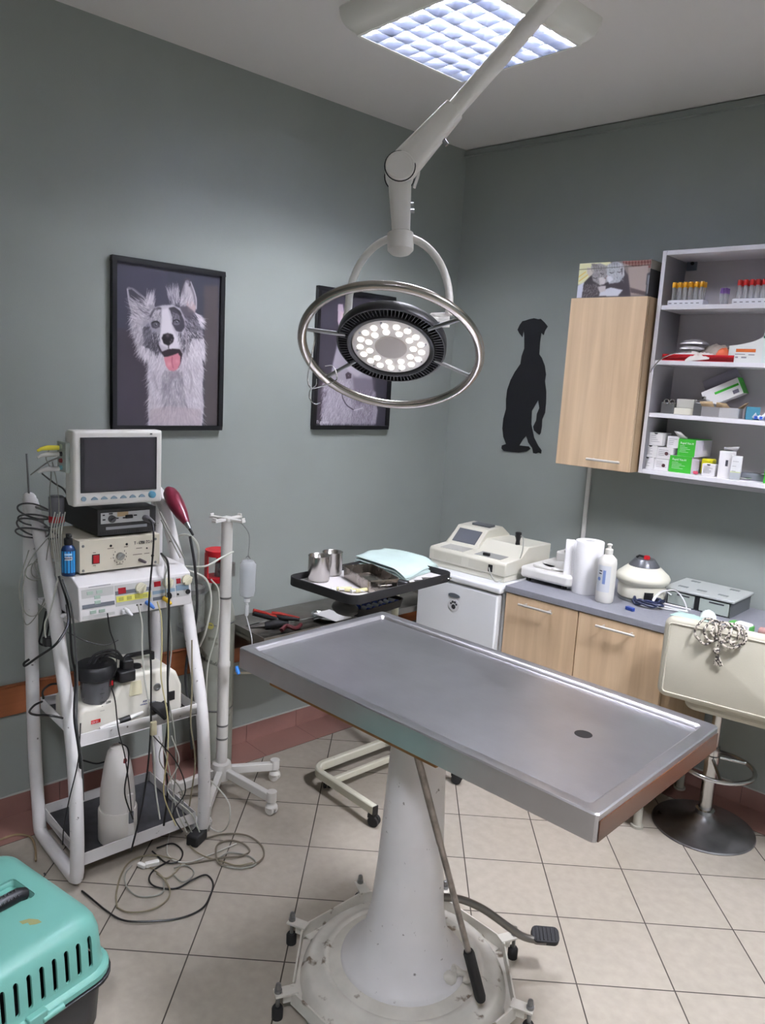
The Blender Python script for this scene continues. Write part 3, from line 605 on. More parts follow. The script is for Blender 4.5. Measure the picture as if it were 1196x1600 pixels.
t, ww, hh = carton('green_carton', 1193.5, 705, 1203, 748, .2, .1, s4, [green_card], 'bright green carton at the right edge of the lowest shelf')
# metal instruments right on the lowest shelf
for k, (px, py, dz, an, lab) in enumerate(((1172, 752, 0, 35, 'steel instrument lying flat at the right end of the lowest shelf'), (1183, 740, .018, -35, 'steel instrument leaning over a flat one on the lowest shelf'))):
    p = ab(atb(px, py, .17)); t = thing('hinged_instrument', lab, 'surgical instrument', B(p[0], .15, s4+.002), WA+R(an))
    m = M(); m.cyl((-.05, 0, .005+dz), (.05, .006, .006+dz*1.6), .0042, .003, 8); m.cyl((-.05, .006, .005+dz), (.05, 0, .006+dz*1.6), .0042, .003, 8); obj('shanks', m, chrome, t)
    m = M(); m.tube([(-.058+.012*math.cos(R(a)), .004+.012*math.sin(R(a)), .005+dz) for a in range(0, 360, 30)], .0026, 6, True); obj('finger_ring', m, chrome, t)
obj('instrument_tray', M().rbox(B(*ab(atb(1183, 752, .12))[:2], s4+.0155), (.12, .06, .03), .008, rz=WA), mat('smoked_plastic', '#7c7f88', .3), label='grey tray behind the steel instruments on the lowest shelf', cat='tray')
# second shelf from below
steel_d = mat('dull_steel', '#8f9091', .35, .9)
t = thing('instrument_tin', 'small grey tin with rings at the left end of the third shelf', 'tin', B(1.30, .17, s3+.0005), WA)
obj('tin_body', M().rbox((.035, .03, .024), (.06, .06, .048), .006), steel_d, t, bevel=.002)
m = M()
for x in (.03, .055): m.tube([(x+.011*math.cos(R(a)), -.002, .052+.011*math.sin(R(a))) for a in range(0, 360, 30)], .0025, 6, True)
obj('ring', m, chrome, t)
obj('small_carton', M().box((*B(1.405, .13, s3+.0145)[:2], s3+.0145), (.085, .07, .028), WA), mat('card_ivory', '#d2cfc0', .6), bevel=.001, label='flat ivory carton, lower of two on the third shelf', cat='carton')
obj('small_carton', M().box((*B(1.405, .12, s3+.0485)[:2], s3+.0485), (.075, .065, .038), WA), mat('card_greyish', '#b5b4ab', .6), bevel=.001, label='greyish carton lying on the flat ivory carton', cat='carton')
t = thing('steel_syringe_case', 'shiny steel case with knob between ivory cartons and tan open box', 'case', B(1.49, .15, s3+.0005), WA)
obj('case_body', M().rbox((0, 0, .028), (.075, .07, .056), .008), steel_d, t, bevel=.003)
m = M(); m.lathe([(.026, 0), (.03, .006), (.022, .014), (.009, .018), (.009, .026), (.0, .03)], (-.008, 0, .056), 20); obj('lid_knob', m, chrome, t)
# tan open cardboard box
p0 = ab(atb(1095, 653, .19)); p1 = ab(atb(1150, 658, .19)); ww = p1[0]-p0[0]
t = thing('open_cardboard_box', 'low tan and white open cardboard box under the tilted green carton', 'cardboard box', B(p0[0], .19, s3+.0005), WA+R(4))
tan = mat('kraft_card', '#b29a78', .75); m = M(); hh = .042
for a in ((0, ww, 0, .002, 0, hh), (0, ww, .09, .092, 0, hh), (0, .002, 0, .092, 0, hh), (ww-.002, ww, 0, .092, 0, hh), (0, ww, 0, .092, 0, .002)): m.bb(*a)
obj('box_body', m, card_white, t)
m = M(); m.raw([(0, 0, hh), (ww*.35, 0, hh), (ww*.3, -.012, hh+.022), (-.01, -.008, hh+.02)], [(0, 1, 2, 3)]); m.raw([(ww*.4, 0, hh), (ww*.78, 0, hh), (ww*.7, -.015, hh+.018), (ww*.42, -.012, hh+.02)], [(0, 1, 2, 3)]); m.raw([(ww, 0, hh), (ww, .09, hh), (ww+.02, .08, hh+.026), (ww+.03, .0, hh+.024)], [(0, 1, 2, 3)])
obj('flaps', m, tan, t, solid=.0015)
# tilted green carton
t = thing('tilted_carton', 'open white and green carton tilted on top of the tan box', 'carton', atb(1105, 637, .14), 0); t.rotation_euler = Matrix.Rotation(WA, 3, 'Z').to_4x4().to_3x3().to_euler(); t.rotation_euler = (Matrix.Rotation(WA+R(6), 3, 'Z')@Matrix.Rotation(R(-27), 3, 'Y')).to_euler()
obj('box_body', M().bb(0, .155, 0, .09, 0, .07), card_white, t, bevel=.001); obj('end_panel', M().bb(.155, .157, -.0005, .0905, -.0005, .0705), green_card, t, label='green end of the carton')
obj('front_stripe', M().bb(.05, .15, -.0012, 0, .038, .048), green_card, t); obj('barcode', M().bb(.118, .142, -.0014, 0, .01, .026), mat('barcode_grey', '#6a6676', .6), t)
m = M(); m.raw([(0, .09, .07), (.155, .09, .07), (.15, .075, .12), (.005, .075, .12)], [(0, 1, 2, 3)]); obj('open_flap', m, mat('flap_grey', '#a39fae', .6), t, solid=.001)
p = ab(atb(1172, 652, .18)); obj('blue_carton', M().box((*B(p[0], .15, s3+.0265)[:2], s3+.0265), (.052, .055, .052), WA+R(20)), mat('teal_card', '#3f7d93', .5), bevel=.001, label='small blue carton right of the tan box on the third shelf', cat='carton')
t = thing('packaged_swabs', 'crumpled white and blue plastic packaging beside the small blue carton', 'packaging', B(ab(atb(1190, 655, .18))[0], .17, s3+.001), WA)
m = M(); g_ = [[(x*.012-.03, y*.012-.03, .012+.018*math.sin(x*1.7+y)*math.cos(y*2.1)) for x in range(8)] for y in range(6)]; m.sheet(g_); obj('wrapper', m, mat('wrap_white', '#dfe3ee', .25), t, solid=.002)
m = M(); [m.bb(-.02+.02*k, -.01+.02*k, -.034, -.03, .004, .016) for k in range(3)]; obj('blue_print', m, mat('print_blue', '#2f55b0', .5), t)
# third shelf
t = thing('red_tray', 'flat red plastic tray holding foil packets on the second shelf', 'tray', B(1.30, .205, s2+.0005), WA)
m = M(); m.bb(0, .30, 0, .11, 0, .004); m.bb(0, .30, 0, .003, .004, .028); m.bb(0, .003, .003, .107, .004, .028); m.bb(.297, .3, .003, .107, .004, .028); m.bb(0, .3, .107, .11, .004, .028); obj('tray_body', m, red_pl, t, bevel=.001)
foil = mat('foil_packet', '#b9b6b8', .28, .55, noise=.3, nscale=30, bump=.6, bscale=30); paper = mat('paper_packet', '#d9d2cd', .6, noise=.08, nscale=30)
def packet(a, b, z, wx, wy, h, rz, mt, label, name='sterile_packet', group='sterile packets piled on the second shelf', puff=.4, tilt=0):
    t = thing(name, label, 'packet', B(a, b, z), 0, group, rot=(Matrix.Rotation(WA+rz, 3, 'Z')@Matrix.Rotation(tilt, 3, 'Y')).to_euler())
    m = M(); n = 8
    top = [[((i/n-.5)*wx, (j/n-.5)*wy, h*(.25+.75*(max(0, math.sin(PI*i/n)*math.sin(PI*j/n))**.5))*(1+puff*.4*math.sin(i*2.3+j*1.7+a*50))) for i in range(n+1)] for j in range(n+1)]
    bot = [[(p[0], p[1], 0) for p in row] for row in top]
    m.sheet(top); m.sheet(bot)
    for q in range(n):
        m.raw([top[0][q], top[0][q+1], bot[0][q+1], bot[0][q]], [(0, 1, 2, 3)]); m.raw([top[n][q], top[n][q+1], bot[n][q+1], bot[n][q]], [(0, 1, 2, 3)]); m.raw([top[q][0], top[q+1][0], bot[q+1][0], bot[q][0]], [(0, 1, 2, 3)]); m.raw([top[q][n], top[q+1][n], bot[q+1][n], bot[q][n]], [(0, 1, 2, 3)])
    obj('wrapper', m, mt, t, ang=60); return t
packet(1.385, .14, s2+.006, .10, .07, .022, R(5), foil, 'silvery packet at the bottom of the pile on the second shelf')
packet(1.395, .14, s2+.030, .10, .07, .02, R(-8), paper, 'whitish packet second from bottom in the left pile, second shelf')
packet(1.405, .14, s2+.052, .10, .065, .02, R(12), foil, 'silvery packet third from bottom in the left pile, second shelf')
packet(1.41, .14, s2+.074, .10, .06, .022, R(-4), foil, 'topmost silvery packet of the left pile on the second shelf')
packet(1.46, .18, s2+.006, .12, .07, .03, R(15), paper, 'white paper packet with orange print at the front of the second shelf', tilt=R(-8))
packet(1.50, .12, s2+.030, .13, .08, .045, R(-10), mat('clear_bag', '#b7aca2', .2, trans=.25, noise=.2, nscale=25, bump=.7, bscale=25), 'puffy clear bag lying behind the white paper packet')
packet(1.545, .17, s2+.028, .05, .04, .03, R(10), mat('orange_card', '#d0603a', .5), 'small orange packet on the right end of the red tray')
m = M(); m.tube(smooth_curve([B(1.275, .25, s2-.055), B(1.285, .245, s2-.03), B(1.32, .24, s2+.01), B(1.37, .215, s2+.034), B(1.42, .19, s2+.04)], 6), [.0028]*25, 8); obj('curved_probe', m, chrome, label='thin curved steel probe hanging over the edge of the second shelf', cat='surgical instrument')
p0 = ab(atb(1137, 566, .2)); p1 = ab(atb(1190, 566, .2)); ww = p1[0]-p0[0]
t = thing('dispenser_box', 'white slant-topped carton with orange stripe on the second shelf', 'carton', B(p0[0], .2, s2+.0005), WA)
m = M(); m.prism([(0, 0), (ww, 0), (ww, .105), (ww*.7, .085), (ww*.3, .072), (0, .066)], .11, (0, .11, 0), (1, 0, 0), (0, 0, 1)); obj('box_body', m, mat('card_pale', '#d6d8d6', .6), t)
obj('orange_stripe', M().bb(ww*.22, ww*.8, -.001, 0, .042, .055), mat('orange_print', '#c5622a', .5), t); obj('printed_lines', M().bb(ww*.2, ww*.5, -.001, 0, .032, .035).bb(ww*.6, ww*.78, -.001, 0, .03, .034).bb(ww*.22, ww*.3, -.001, 0, .018, .024).bb(ww*.4, ww*.55, -.001, 0, .018, .024), card_grey, t)
t, *_ = carton('carton', 1189, 516, 1204, 565, .2, .12, s2, [mat('card_mint_white', '#cfdad8', .6)], 'tall pale carton with green top edge at the right end of the second shelf'); obj('green_edge', M().bb(0, .05, -.001, 0, .098, .106), mat('dark_green', '#1d6b4f', .5), t)
# top shelf: blood tubes
glass = mat('tube_glass', '#e8eaee', .08, trans=.3, ior=1.3, alpha=.45)
def rack(a, b, nx, ny, dx, capc, gname, label, gap=.03, h=.075):
    t = thing('tube_rack', label, 'tube rack', B(a, b, s1+.0005), WA)
    m = M(); wx = dx*nx+.012; wy = gap*ny+.006; m.bb(0, wx, 0, wy, 0, .024); obj('foam_block', m, mat('foam_white', '#dfdfe6', .6), t, bevel=.004)
    m = M()
    for k in range(nx): m.bb(.008+dx*k, .008+dx*k+dx*.5, -.0008, .0, .008, .012)
    obj('front_slots', m, mat('slot_grey', '#84848c', .6), t)
    return t
tube_src = {}
def vial(P, colname, colour, label, group, h=.088, r=.0075):
    if colname not in tube_src:
        t = thing('blood_tube', label, 'test tube', P, WA, group)
        m = M(); m.lathe([(.001, 0), (r*.7, .002), (r, .008), (r, h-.018)], (0, 0, 0), 12); obj('tube', m, glass, t)
        m = M(); m.lathe([(r*1.15, h-.022), (r*1.25, h-.02), (r*1.25, h-.002), (r*1.1, h)], (0, 0, 0), 12); obj('cap', m, mat('cap_'+colname, colour, .35), t, label=colname+' cap')
        tube_src[colname] = t
    else: dup(tube_src[colname], P, None, label, group)
for col, hexc, a0, b0, nx, ny, gn in (('yellow', '#e0a021', 1.290, .195, 6, 2, 'yellow-capped tubes in the left foam rack'), ('red', '#b3201f', 1.56, .195, 6, 2, 'red-capped tubes in the right foam rack')):
    rack(a0, b0, nx, ny, .0235, hexc, gn, 'white foam rack of %s-capped tubes on the top shelf' % col)
    pos = ['at the left end', 'second from the left', 'third from the left', 'third from the right', 'second from the right', 'at the right end']
    for j in range(ny):
        for i in range(nx):
            vial(B(a0+.0175+.0235*i, b0-.018-.03*j, s1+.012), col, hexc, '%s-capped glass tube in the %s row, %s of its rack' % (col, ('front', 'back')[j], pos[i]), gn)
for k in range(4): vial(B(1.508+.016*(k % 2), .17-.022*(k//2), s1+.001), 'purple', '#7d5a9c', 'purple-capped tube left of the red rack, %s %s one' % (('front', 'back')[k//2], ('left', 'right')[k % 2]), 'purple-capped tubes', h=.07, r=.006)
t = thing('plastic_bag', 'crumpled clear plastic bag at the right edge of the top shelf', 'plastic bag', B(1.76, .14, s1+.001), WA)
m = M(); rg = random.Random(5); pr = []
for j in range(9):
    z = .18*j/8; r = .045*(1-.55*(j/8)**2)+.006; pr.append([(Vector((math.cos(2*PI*k/14)*r*(1+.25*rg.random()), math.sin(2*PI*k/14)*r*(1+.25*rg.random()), z))) for k in range(15)])
for row in pr: row[-1] = row[0]
m.sheet(pr); obj('film', m, mat('clear_film', '#cfd2d6', .18, trans=.5, ior=1.2, alpha=.7), t)
# kitten picture box on the wall cabinet
KZ = 2.2135
t = thing('photo_storage_box', 'cardboard storage box with two sleeping grey kittens on the wall cabinet', 'storage box', B(.905, .285, KZ), WA)
KW, KH = .335, .150
obj('box_body', M().bb(.002, KW-.002, .002, .235, 0, KH-.036), mat('box_dark_side', '#3b3a3c', .6), t)
obj('lid', M().bb(-.001, KW+.001, -.001, .238, KH-.036, KH), mat('box_lid_top', '#8e8a80', .6), t)
def convk(x, y):
    k = ab(atb(880+x*.13378, 390+y*.13378, .287)); return ((k[0]-.905)/KW*150, (KZ+KH-k[2])/KH*70)
cv = Canvas(150, 70, (126, 116, 112), convk)
cv.fill([(150, 150), (560, 110), (560, 300), (150, 420)], (214, 212, 170), 1, 2); cv.fill([(700, 110), (1030, 90), (1030, 210), (880, 220), (700, 160)], (98, 52, 46), 1, 1)
for k in range(9): cv.line([(720+36*k, 100), (722+36*k, 200)], .5, (188, 170, 160), .5)
cv.line([(700, 140), (1030, 125)], .5, (188, 170, 160), .5); cv.line([(720, 180), (1010, 165)], .5, (188, 170, 160), .5)
cv.fill([(760, 210), (1000, 180), (970, 520), (790, 520)], (160, 146, 140), 1, 2); cv.fill([(780, 440), (1000, 500), (960, 530), (790, 500)], (60, 50, 52), .8, 3)
cv.fill([(980, 280), (1130, 220), (1130, 560), (960, 540)], (52, 54, 60), 1, 2); cv.fill([(990, 300), (1060, 290), (1030, 520), (975, 510)], (140, 144, 152), .8, 2)
cv.fill([(150, 430), (250, 380), (240, 560), (140, 570)], (196, 198, 212), 1, 2)
for q in ((160, 340), (190, 370), (500, 140)): cv.line([q, (q[0]+110, q[1]-80)], .9, (212, 178, 84), .8)
cv.fill([(250, 380), (330, 300), (700, 200), (760, 300), (790, 540), (220, 560)], (58, 52, 56), 1, 2)
cv.fill([(330, 190), (430, 160), (530, 200), (520, 380), (440, 420), (350, 360), (330, 260)], (150, 146, 146), 1, 2); cv.fill([(520, 180), (620, 140), (700, 170), (720, 300), (660, 380), (540, 400), (510, 280)], (178, 180, 186), 1, 2)
cv.fill([(285, 210), (335, 220), (370, 260), (310, 320), (285, 280)], (196, 186, 178), 1, 1); cv.fill([(660, 200), (715, 190), (715, 290), (690, 330), (665, 280)], (190, 186, 190), 1, 1); cv.fill([(670, 220), (700, 220), (690, 300)], (40, 36, 40), .8, 1)
cv.fill([(420, 540), (440, 480), (560, 440), (700, 470), (640, 540)], (206, 208, 218), 1, 2); cv.fill([(400, 430), (500, 420), (500, 480), (430, 500)], (196, 188, 190), 1, 2)
cv.fur([(250, 400), (420, 400), (430, 550), (240, 550)], 120, [(70, 64, 66), (150, 146, 148), (110, 104, 106)], 260, 5, .6, .6); cv.fur([(340, 200), (520, 180), (500, 400), (350, 380)], 100, [(110, 106, 108), (186, 182, 184), (88, 84, 86)], 260, 4, .55, .55); cv.fur([(530, 170), (700, 160), (720, 370), (540, 380)], 80, [(140, 142, 148), (210, 212, 220), (110, 108, 114)], 200, 4, .55, .5)
cv.fill([(350, 200), (330, 165), (400, 170), (420, 200)], (120, 114, 114), 1, 1); cv.fill([(560, 175), (590, 135), (650, 150), (640, 180)], (150, 150, 158), 1, 1)
cv.fill([(420, 330), (470, 320), (500, 350), (490, 400), (430, 410)], (214, 208, 208), .85, 2); cv.fill([(515, 310), (560, 310), (590, 350), (540, 385), (512, 370)], (222, 222, 228), .85, 2)
for q in (((355, 330), (385, 338), (408, 326)), ((545, 268), (575, 276), (600, 262)), ((440, 275), (460, 290), (482, 284)), ((640, 262), (660, 268), (676, 256))): cv.line(q, .6, (38, 32, 36), .9)
for q in (((390, 190), (395, 250)), ((420, 185), (425, 250)), ((450, 190), (450, 245)), ((570, 165), (575, 225)), ((600, 160), (604, 222)), ((630, 162), (632, 220))): cv.line(q, .5, (84, 80, 82), .55)
cv.dab(*convk(496, 338), 1.1, (120, 70, 74), .9); cv.dab(*convk(514, 312), 1.1, (126, 80, 86), .9)
cv.line([(150, 238), (1030, 180)], .55, (60, 60, 52), .7)
cv.mesh('picture_print', B(.905, .2865, KZ+KH), XB, (0, 0, -1), KW, KH, print_m, t)

# ---------------- things on the worktop and the refrigerator
# beige analyser: stepped housing
t = thing('blood_analyser', 'beige desktop laboratory analyser with slanted screen on the refrigerator', 'laboratory analyser', B(.365, .55, .8935), WA)
AW, AD = .455, .40
m = M(); m.mi = 0; m.bb(.006, AW-.006, .006, AD-.006, 0, .03); obj('lower_housing', m, cream_pl, t, bevel=.004)
m = M(); m.prism([(0, .03), (0, .085), (.01, .096), (.13, .104), (.19, .15), (AD, .145), (AD, .03)], AW, (0, 0, 0), (0, 1, 0), (0, 0, 1)); obj('upper_housing', m, cream_pl, t, bevel=.004)
m = M(); m.prism([(.105, .10), (.2, .19), (.33, .195), (AD, .15), (AD, .10)], .19, (.02, 0, 0), (0, 1, 0), (0, 0, 1)); obj('screen_hump', m, cream_pl, t, bevel=.004)
# slanted screen
def onslope(x0, x1, s0, s1_, y0, z0, y1, z1, off, th):    # plate on the slope between (y0,z0) and (y1,z1)
    n = Vector((0, -(z1-z0), y1-y0)).normalized(); P = lambda x, s: Vector((x, y0+(y1-y0)*s, z0+(z1-z0)*s))+n*off
    a = [P(x0, s0), P(x1, s0), P(x1, s1_), P(x0, s1_)]; return M().raw(a+[v+n*th for v in a], [(0, 1, 2, 3), (4, 5, 6, 7), (0, 1, 5, 4), (1, 2, 6, 5), (2, 3, 7, 6), (3, 0, 4, 7)])
obj('screen', onslope(.045, .185, .2, .85, .105, .10, .2, .19, -.0005, .0025), mat('lcd_dark', '#55585f', .2), t)
obj('keypad', onslope(.05, .19, .1, .8, .01, .096, .13, .104, -.0005, .0015), mat('keypad_grey', '#b5b4ae', .4), t)
obj('sample_well', onslope(.25, .40, .2, .8, .01, .096, .13, .104, -.0005, .0015), mat('well_grey', '#8b8c89', .4), t)
obj('sample_lever', M().box((.31, .05, .106), (.035, .014, .014)), black_pl, t, bevel=.002)
obj('paper_slot', M().box((.13, .27, .197), (.11, .05, .012)), mat('slot_dark', '#56595d', .4), t, bevel=.002)
m = M(); m.bb(.03, .20, -.001, .0005, .04, .08); m.bb(.245, .40, -.001, .0005, .04, .08); obj('front_panels', m, mat('panel_cream', '#cfccbf', .5), t)
m = M(); m.bb(.36, .385, -.004, .0, .04, .075); obj('tube_port', m, black_pl, t, bevel=.002)
m = M(); m.lathe([(.012, 0), (.01, .02), (.013, .035), (.016, .04), (.016, .06), (.012, .062)], (.385, .20, .149), 14); obj('vacuum_plug', m, black_pl, t)
cable('aspiration_hose', [B(.75, .35, 1.09), B(.785, .36, 1.08), B(.815, .42, 1.0), B(.812, .50, .93), B(.79, .57, .90), B(.755, .572, .93), B(.735, .56, .955)], .0028, mat('hose_clear', '#a5a59c', .35), 'thin translucent hose looping from the top to the front of the beige analyser', 'hose')
# kitchen scale
t = thing('weighing_scale', 'white weighing scale with flat tray between analyser and paper roll', 'scale', B(.845, .47, WT+.0005), WA)
wpl = mat('scale_white', '#d9d7d4', .4)
for x, y in ((.03, .04), (.22, .04), (.03, .3), (.22, .3)): obj('foot', M().cyl((x, y, 0), (x, y, .02), .012, seg=10), black_pl, t)
obj('base', M().rbox((.13, .17, .043), (.27, .33, .05), .03), wpl, t, bevel=.012, bseg=3)
obj('weighing_plate', M().lathe([(.085, 0), (.09, .006), (.085, .012)], (.14, .14, .069), 28), wpl, t, bevel=.001)
obj('tray_frame', M().rbox((.09, .07, .075), (.10, .06, .012), .02), wpl, t, bevel=.003)
obj('rear_display', M().rbox((.14, .27, .095), (.17, .09, .055), .02), wpl, t, bevel=.008)
obj('stacked_dish', M().lathe([(.0, 0), (.05, 0), (.06, .018), (.056, .018), (.047, .004), (0, .004)], (.16, .24, .1225), 24), wpl, t)
# paper towel roll
p = ab(atz(903, 928, WT)); 
t = thing('paper_towel_roll', 'upright white paper towel roll with loose sheet beside the detergent bottle', 'paper roll', B(p[0]+.005, p[1]-.06, WT+.0005), WA)
pap = mat('kitchen_paper', '#e9e8ea', .85, bump=.4, bscale=160)
obj('roll', M().lathe([(.02, 0), (.062, 0), (.063, .004), (.063, .232), (.061, .236), (.02, .236), (.02, .0)], (0, 0, 0), 36), pap, t)
m = M(); g_ = []
for i in range(9):
    a = R(215+6*i) if i < 4 else None
    x, y = (math.cos(R(232-8*i))*.0642, math.sin(R(232-8*i))*.0642) if i < 4 else (-.060-.007*(i-3), -.016-.006*(i-3)+.003*math.sin(i))
    g_.append([(x, y, z) for z in (.002, .06, .12, .18, .232)])
m.sheet(g_); obj('loose_sheet', m, pap, t, solid=.001)
# bottle
p = ab(atz(942, 943, WT))
t = thing('detergent_bottle', 'white squeeze bottle with blue printed label on the worktop', 'bottle', B(p[0]-.012, p[1]-.035, WT+.0005), WA)
bot = mat('bottle_white', '#dcdad4', .4)
obj('bottle_body', M().lathe([(.0, 0), (.034, 0), (.038, .006), (.039, .03), (.039, .17), (.036, .19), (.02, .206), (.014, .21), (.014, .214)], (0, 0, 0), 28), bot, t)
obj('cap', M().lathe([(.0165, .212), (.0165, .232), (.008, .236), (.007, .246), (.011, .249), (.011, .254), (.004, .257), (0, .257)], (0, 0, 0), 20), bot, t)
def cyl_patch(a0, a1, z0, z1, r, n=8):
    m = M(); m.sheet([[(r*math.cos(R(a0+(a1-a0)*i/n)), r*math.sin(R(a0+(a1-a0)*i/n)), z) for i in range(n+1)] for z in (z0, z1)]); return m
lb = obj('label', cyl_patch(225, 320, .05, .165, .0393), mat('label_pale', '#cdd0d6', .4), t)
obj('blue_print', cyl_patch(272, 290, .085, .145, .0396), mat('print_blue2', '#7e93c9', .5), lb)
obj('black_print', M().raw([], []) and cyl_patch(245, 266, .138, .143, .0397), mat('ink_dark', '#3a3a40', .5), lb)
obj('black_print', cyl_patch(243, 264, .126, .131, .0397), mat('ink_dark', '#3a3a40', .5), lb)
m = M(); m.lathe([(.008, 0), (.008, .0006), (.006, .0006), (.006, 0)], (.0398*math.cos(R(250)), .0398*math.sin(R(250)), .105), 14, Matrix.Rotation(R(-20), 3, 'Z')@Matrix.Rotation(R(90), 3, 'X')); obj('ring_emblem', m, mat('print_blue2', '#7e93c9', .5), lb)
# centrifuge
p = ab(atz(993, 945, WT))
t = thing('centrifuge', 'cream round centrifuge with grey cone cap and red knob on the worktop', 'centrifuge', B(p[0]-.028, p[1]-.115, WT+.0005), WA)
crm = mat('centrifuge_cream', '#dcd9ca', .38)
obj('base_ring', M().lathe([(0, 0), (.096, 0), (.098, .012), (.0, .013)], (0, 0, 0), 40), grey_pl, t)
obj('body', M().lathe([(.092, .012), (.101, .02), (.103, .055), (.100, .07), (.100, .075), (.112, .085), (.115, .095)], (0, 0, 0), 44), crm, t)
obj('lid', M().lathe([(.115, .0955), (.116, .103), (.109, .116), (.070, .150), (.068, .151), (.0, .151)], (0, 0, 0), 44), crm, t)
obj('cone_cap', M().lathe([(.066, .1515), (.064, .157), (.043, .183), (.0, .184)], (0, 0, 0), 36), mat('cone_grey', '#54565a', .3), t)
k = obj('red_knob', M().lathe([(.013, .184), (.014, .191), (.011, .199), (0, .200)], (.012, -.01, 0), 12), red_pl, t)
obj('latch_lever', M().tube([(-.032, -.018, .186), (-.02, -.015, .195), (0, -.012, .193)], .005, 8), black_pl, t)
m = cyl_patch(300, 322, .02, .055, .1038); obj('rating_label', m, black_pl, t)
# dark blue cable bundle
navy = mat('navy_cable', '#1b2442', .45)
m = M(); P_ = []
ca, cb, _ = ab(atz(1010, 948, WT))
for k in range(40):
    a = 2*PI*k/13; P_.append(B(ca+.068*math.cos(a)*(1+.15*math.sin(k*.9)), cb-.01+.028*math.sin(a)+.008*math.sin(k*.5), WT+.008+.011*(k % 5)/2+.010*max(0, math.cos(a))))
m.tube(smooth_curve(P_, 4), .0065, 6); obj('cable_bundle', m, navy, label='folded dark blue cable bundle on the worktop in front of the centrifuge', cat='cable')
obj('cable_plug', M().rbox(atz(985, 951, WT+.008), (.04, .02, .014), .005, rz=WA-.3), mat('plug_blue', '#27408c', .4), bevel=.002, label='blue plug of the folded cable at the worktop edge', cat='plug')
# white charging cable
wc = mat('white_cable', '#d8d8da', .45)
cable('power_cable', [B(1.47, .30, WT+.01), B(1.455, .36, WT+.02), B(1.47, .33, WT+.06), B(1.51, .28, WT+.07), B(1.56, .30, WT+.04), B(1.585, .33, WT+.006), B(1.55, .36, WT+.006), B(1.48, .37, WT+.006), B(1.45, .36, WT+.03), B(1.47, .31, WT+.065), B(1.50, .29, WT+.05)], .003, wc, 'white looped power cord between centrifuge and grey drawer box')
for k in range(2): cable('white_rod', [B(1.45, .355-.03*k, WT+.008+.006*k), B(1.60, .35-.03*k, WT+.010+.004*k)], .0045, wc, ('front', 'rear')[k]+' of two straight white tubes lying before the grey drawer box', 'tube', n=2)
# plastic drawer organiser
t = thing('drawer_organiser', 'low grey plastic drawer organiser with clear drawers at the back of the worktop', 'organiser', B(1.468, .262, WT+.0005), WA-R(1))
gp = mat('organiser_grey', '#b0b4b2', .4); OW, OD, OH = .275, .235, .078
m = M(); m.bb(-.012, OW+.012, -.01, OD, OH-.012, OH); obj('top_plate', m, gp, t, bevel=.004)
for x, y in ((.05, .05), (.13, .05), (.22, .05), (.05, .19), (.22, .19)): obj('non_slip_pad', M().box((x, y, OH+.0008), (.04, .02, .0016)), mat('pad_grey', '#7a807e', .7), t)
m = M(); m.bb(0, .004, 0, OD, 0, OH-.012); m.bb(OW-.004, OW, 0, OD, 0, OH-.012); m.bb(.004, OW-.004, OD-.004, OD, 0, OH-.012); m.bb(.004, OW-.004, .0, OD-.004, 0, .003); obj('frame', m, mat('frame_dark_grey', '#5b5f61', .5), t)
dm = mat('drawer_clear', '#b4beb8', .2, alpha=.85)
for x0, x1 in ((.008, .122), (.145, .267)): d = obj('drawer', M().bb(x0, x1, -.004, OD-.02, .005, OH-.018), dm, t, bevel=.002); obj('label', M().bb(x0+.04, x1-.02, -.0052, -.004, OH-.030, OH-.024), mat('ink_dark', '#3a3a40', .5), d)
obj('gap_filler', M().bb(.124, .143, .0, .01, .005, OH-.014), black_pl, t)
# odds and ends behind the stool
t = packet(1.63, .40, WT+.001, .14, .08, .012, R(-6), mat('pouch_mint', '#b9d4cc', .4), 'flat pale mint sterile pouch on the worktop behind the stool', group=None)
t = packet(1.69, .37, WT+.012, .06, .05, .03, R(20), mat('pouch_white', '#d5dcd8', .5), 'crumpled whitish pouch beside the mint pouch', group=None)
t = thing('green_syringe_pack', 'green and white packet on the worktop right of the rope', 'packet', B(1.835, .42, WT+.001), WA+R(-10))
obj('packet_body', M().rbox((0, 0, .018), (.09, .045, .034), .01), mat('packet_green', '#4f9a4a', .5), t, bevel=.004); obj('white_wrap', M().rbox((.012, -.004, .026), (.06, .043, .03), .01), card_white, t, bevel=.006)
obj('pink_roll', M().cyl(B(1.90, .40, WT+.018), B(1.97, .42, WT+.018), .017, seg=14), mat('dusty_pink', '#a8807c', .7), label='dusty pink gauze roll at the right edge of the worktop', cat='gauze roll')
cable('hanging_black_cable', [B(1.66, .08, .62), B(1.70, .08, .565), B(1.76, .08, .535), B(1.84, .08, .53)], .006, black_rub, 'thick black cable hanging on the wall beneath the worktop')
obj('black_adapter', M().box((0, 0, 0), (.09, .05, .05)) and (lambda m: (setattr(m, 'X', Matrix.LocRotScale(B(1.88, .08, .52), (Matrix.Rotation(WA, 3, 'Z')@Matrix.Rotation(R(40), 3, 'Y')).to_euler(), None)), m.box((0, 0, 0), (.11, .045, .05)), m)[2])(M()), black_pl, bevel=.004, label='black plug adapter hanging under the worktop behind the stool', cat='adapter')
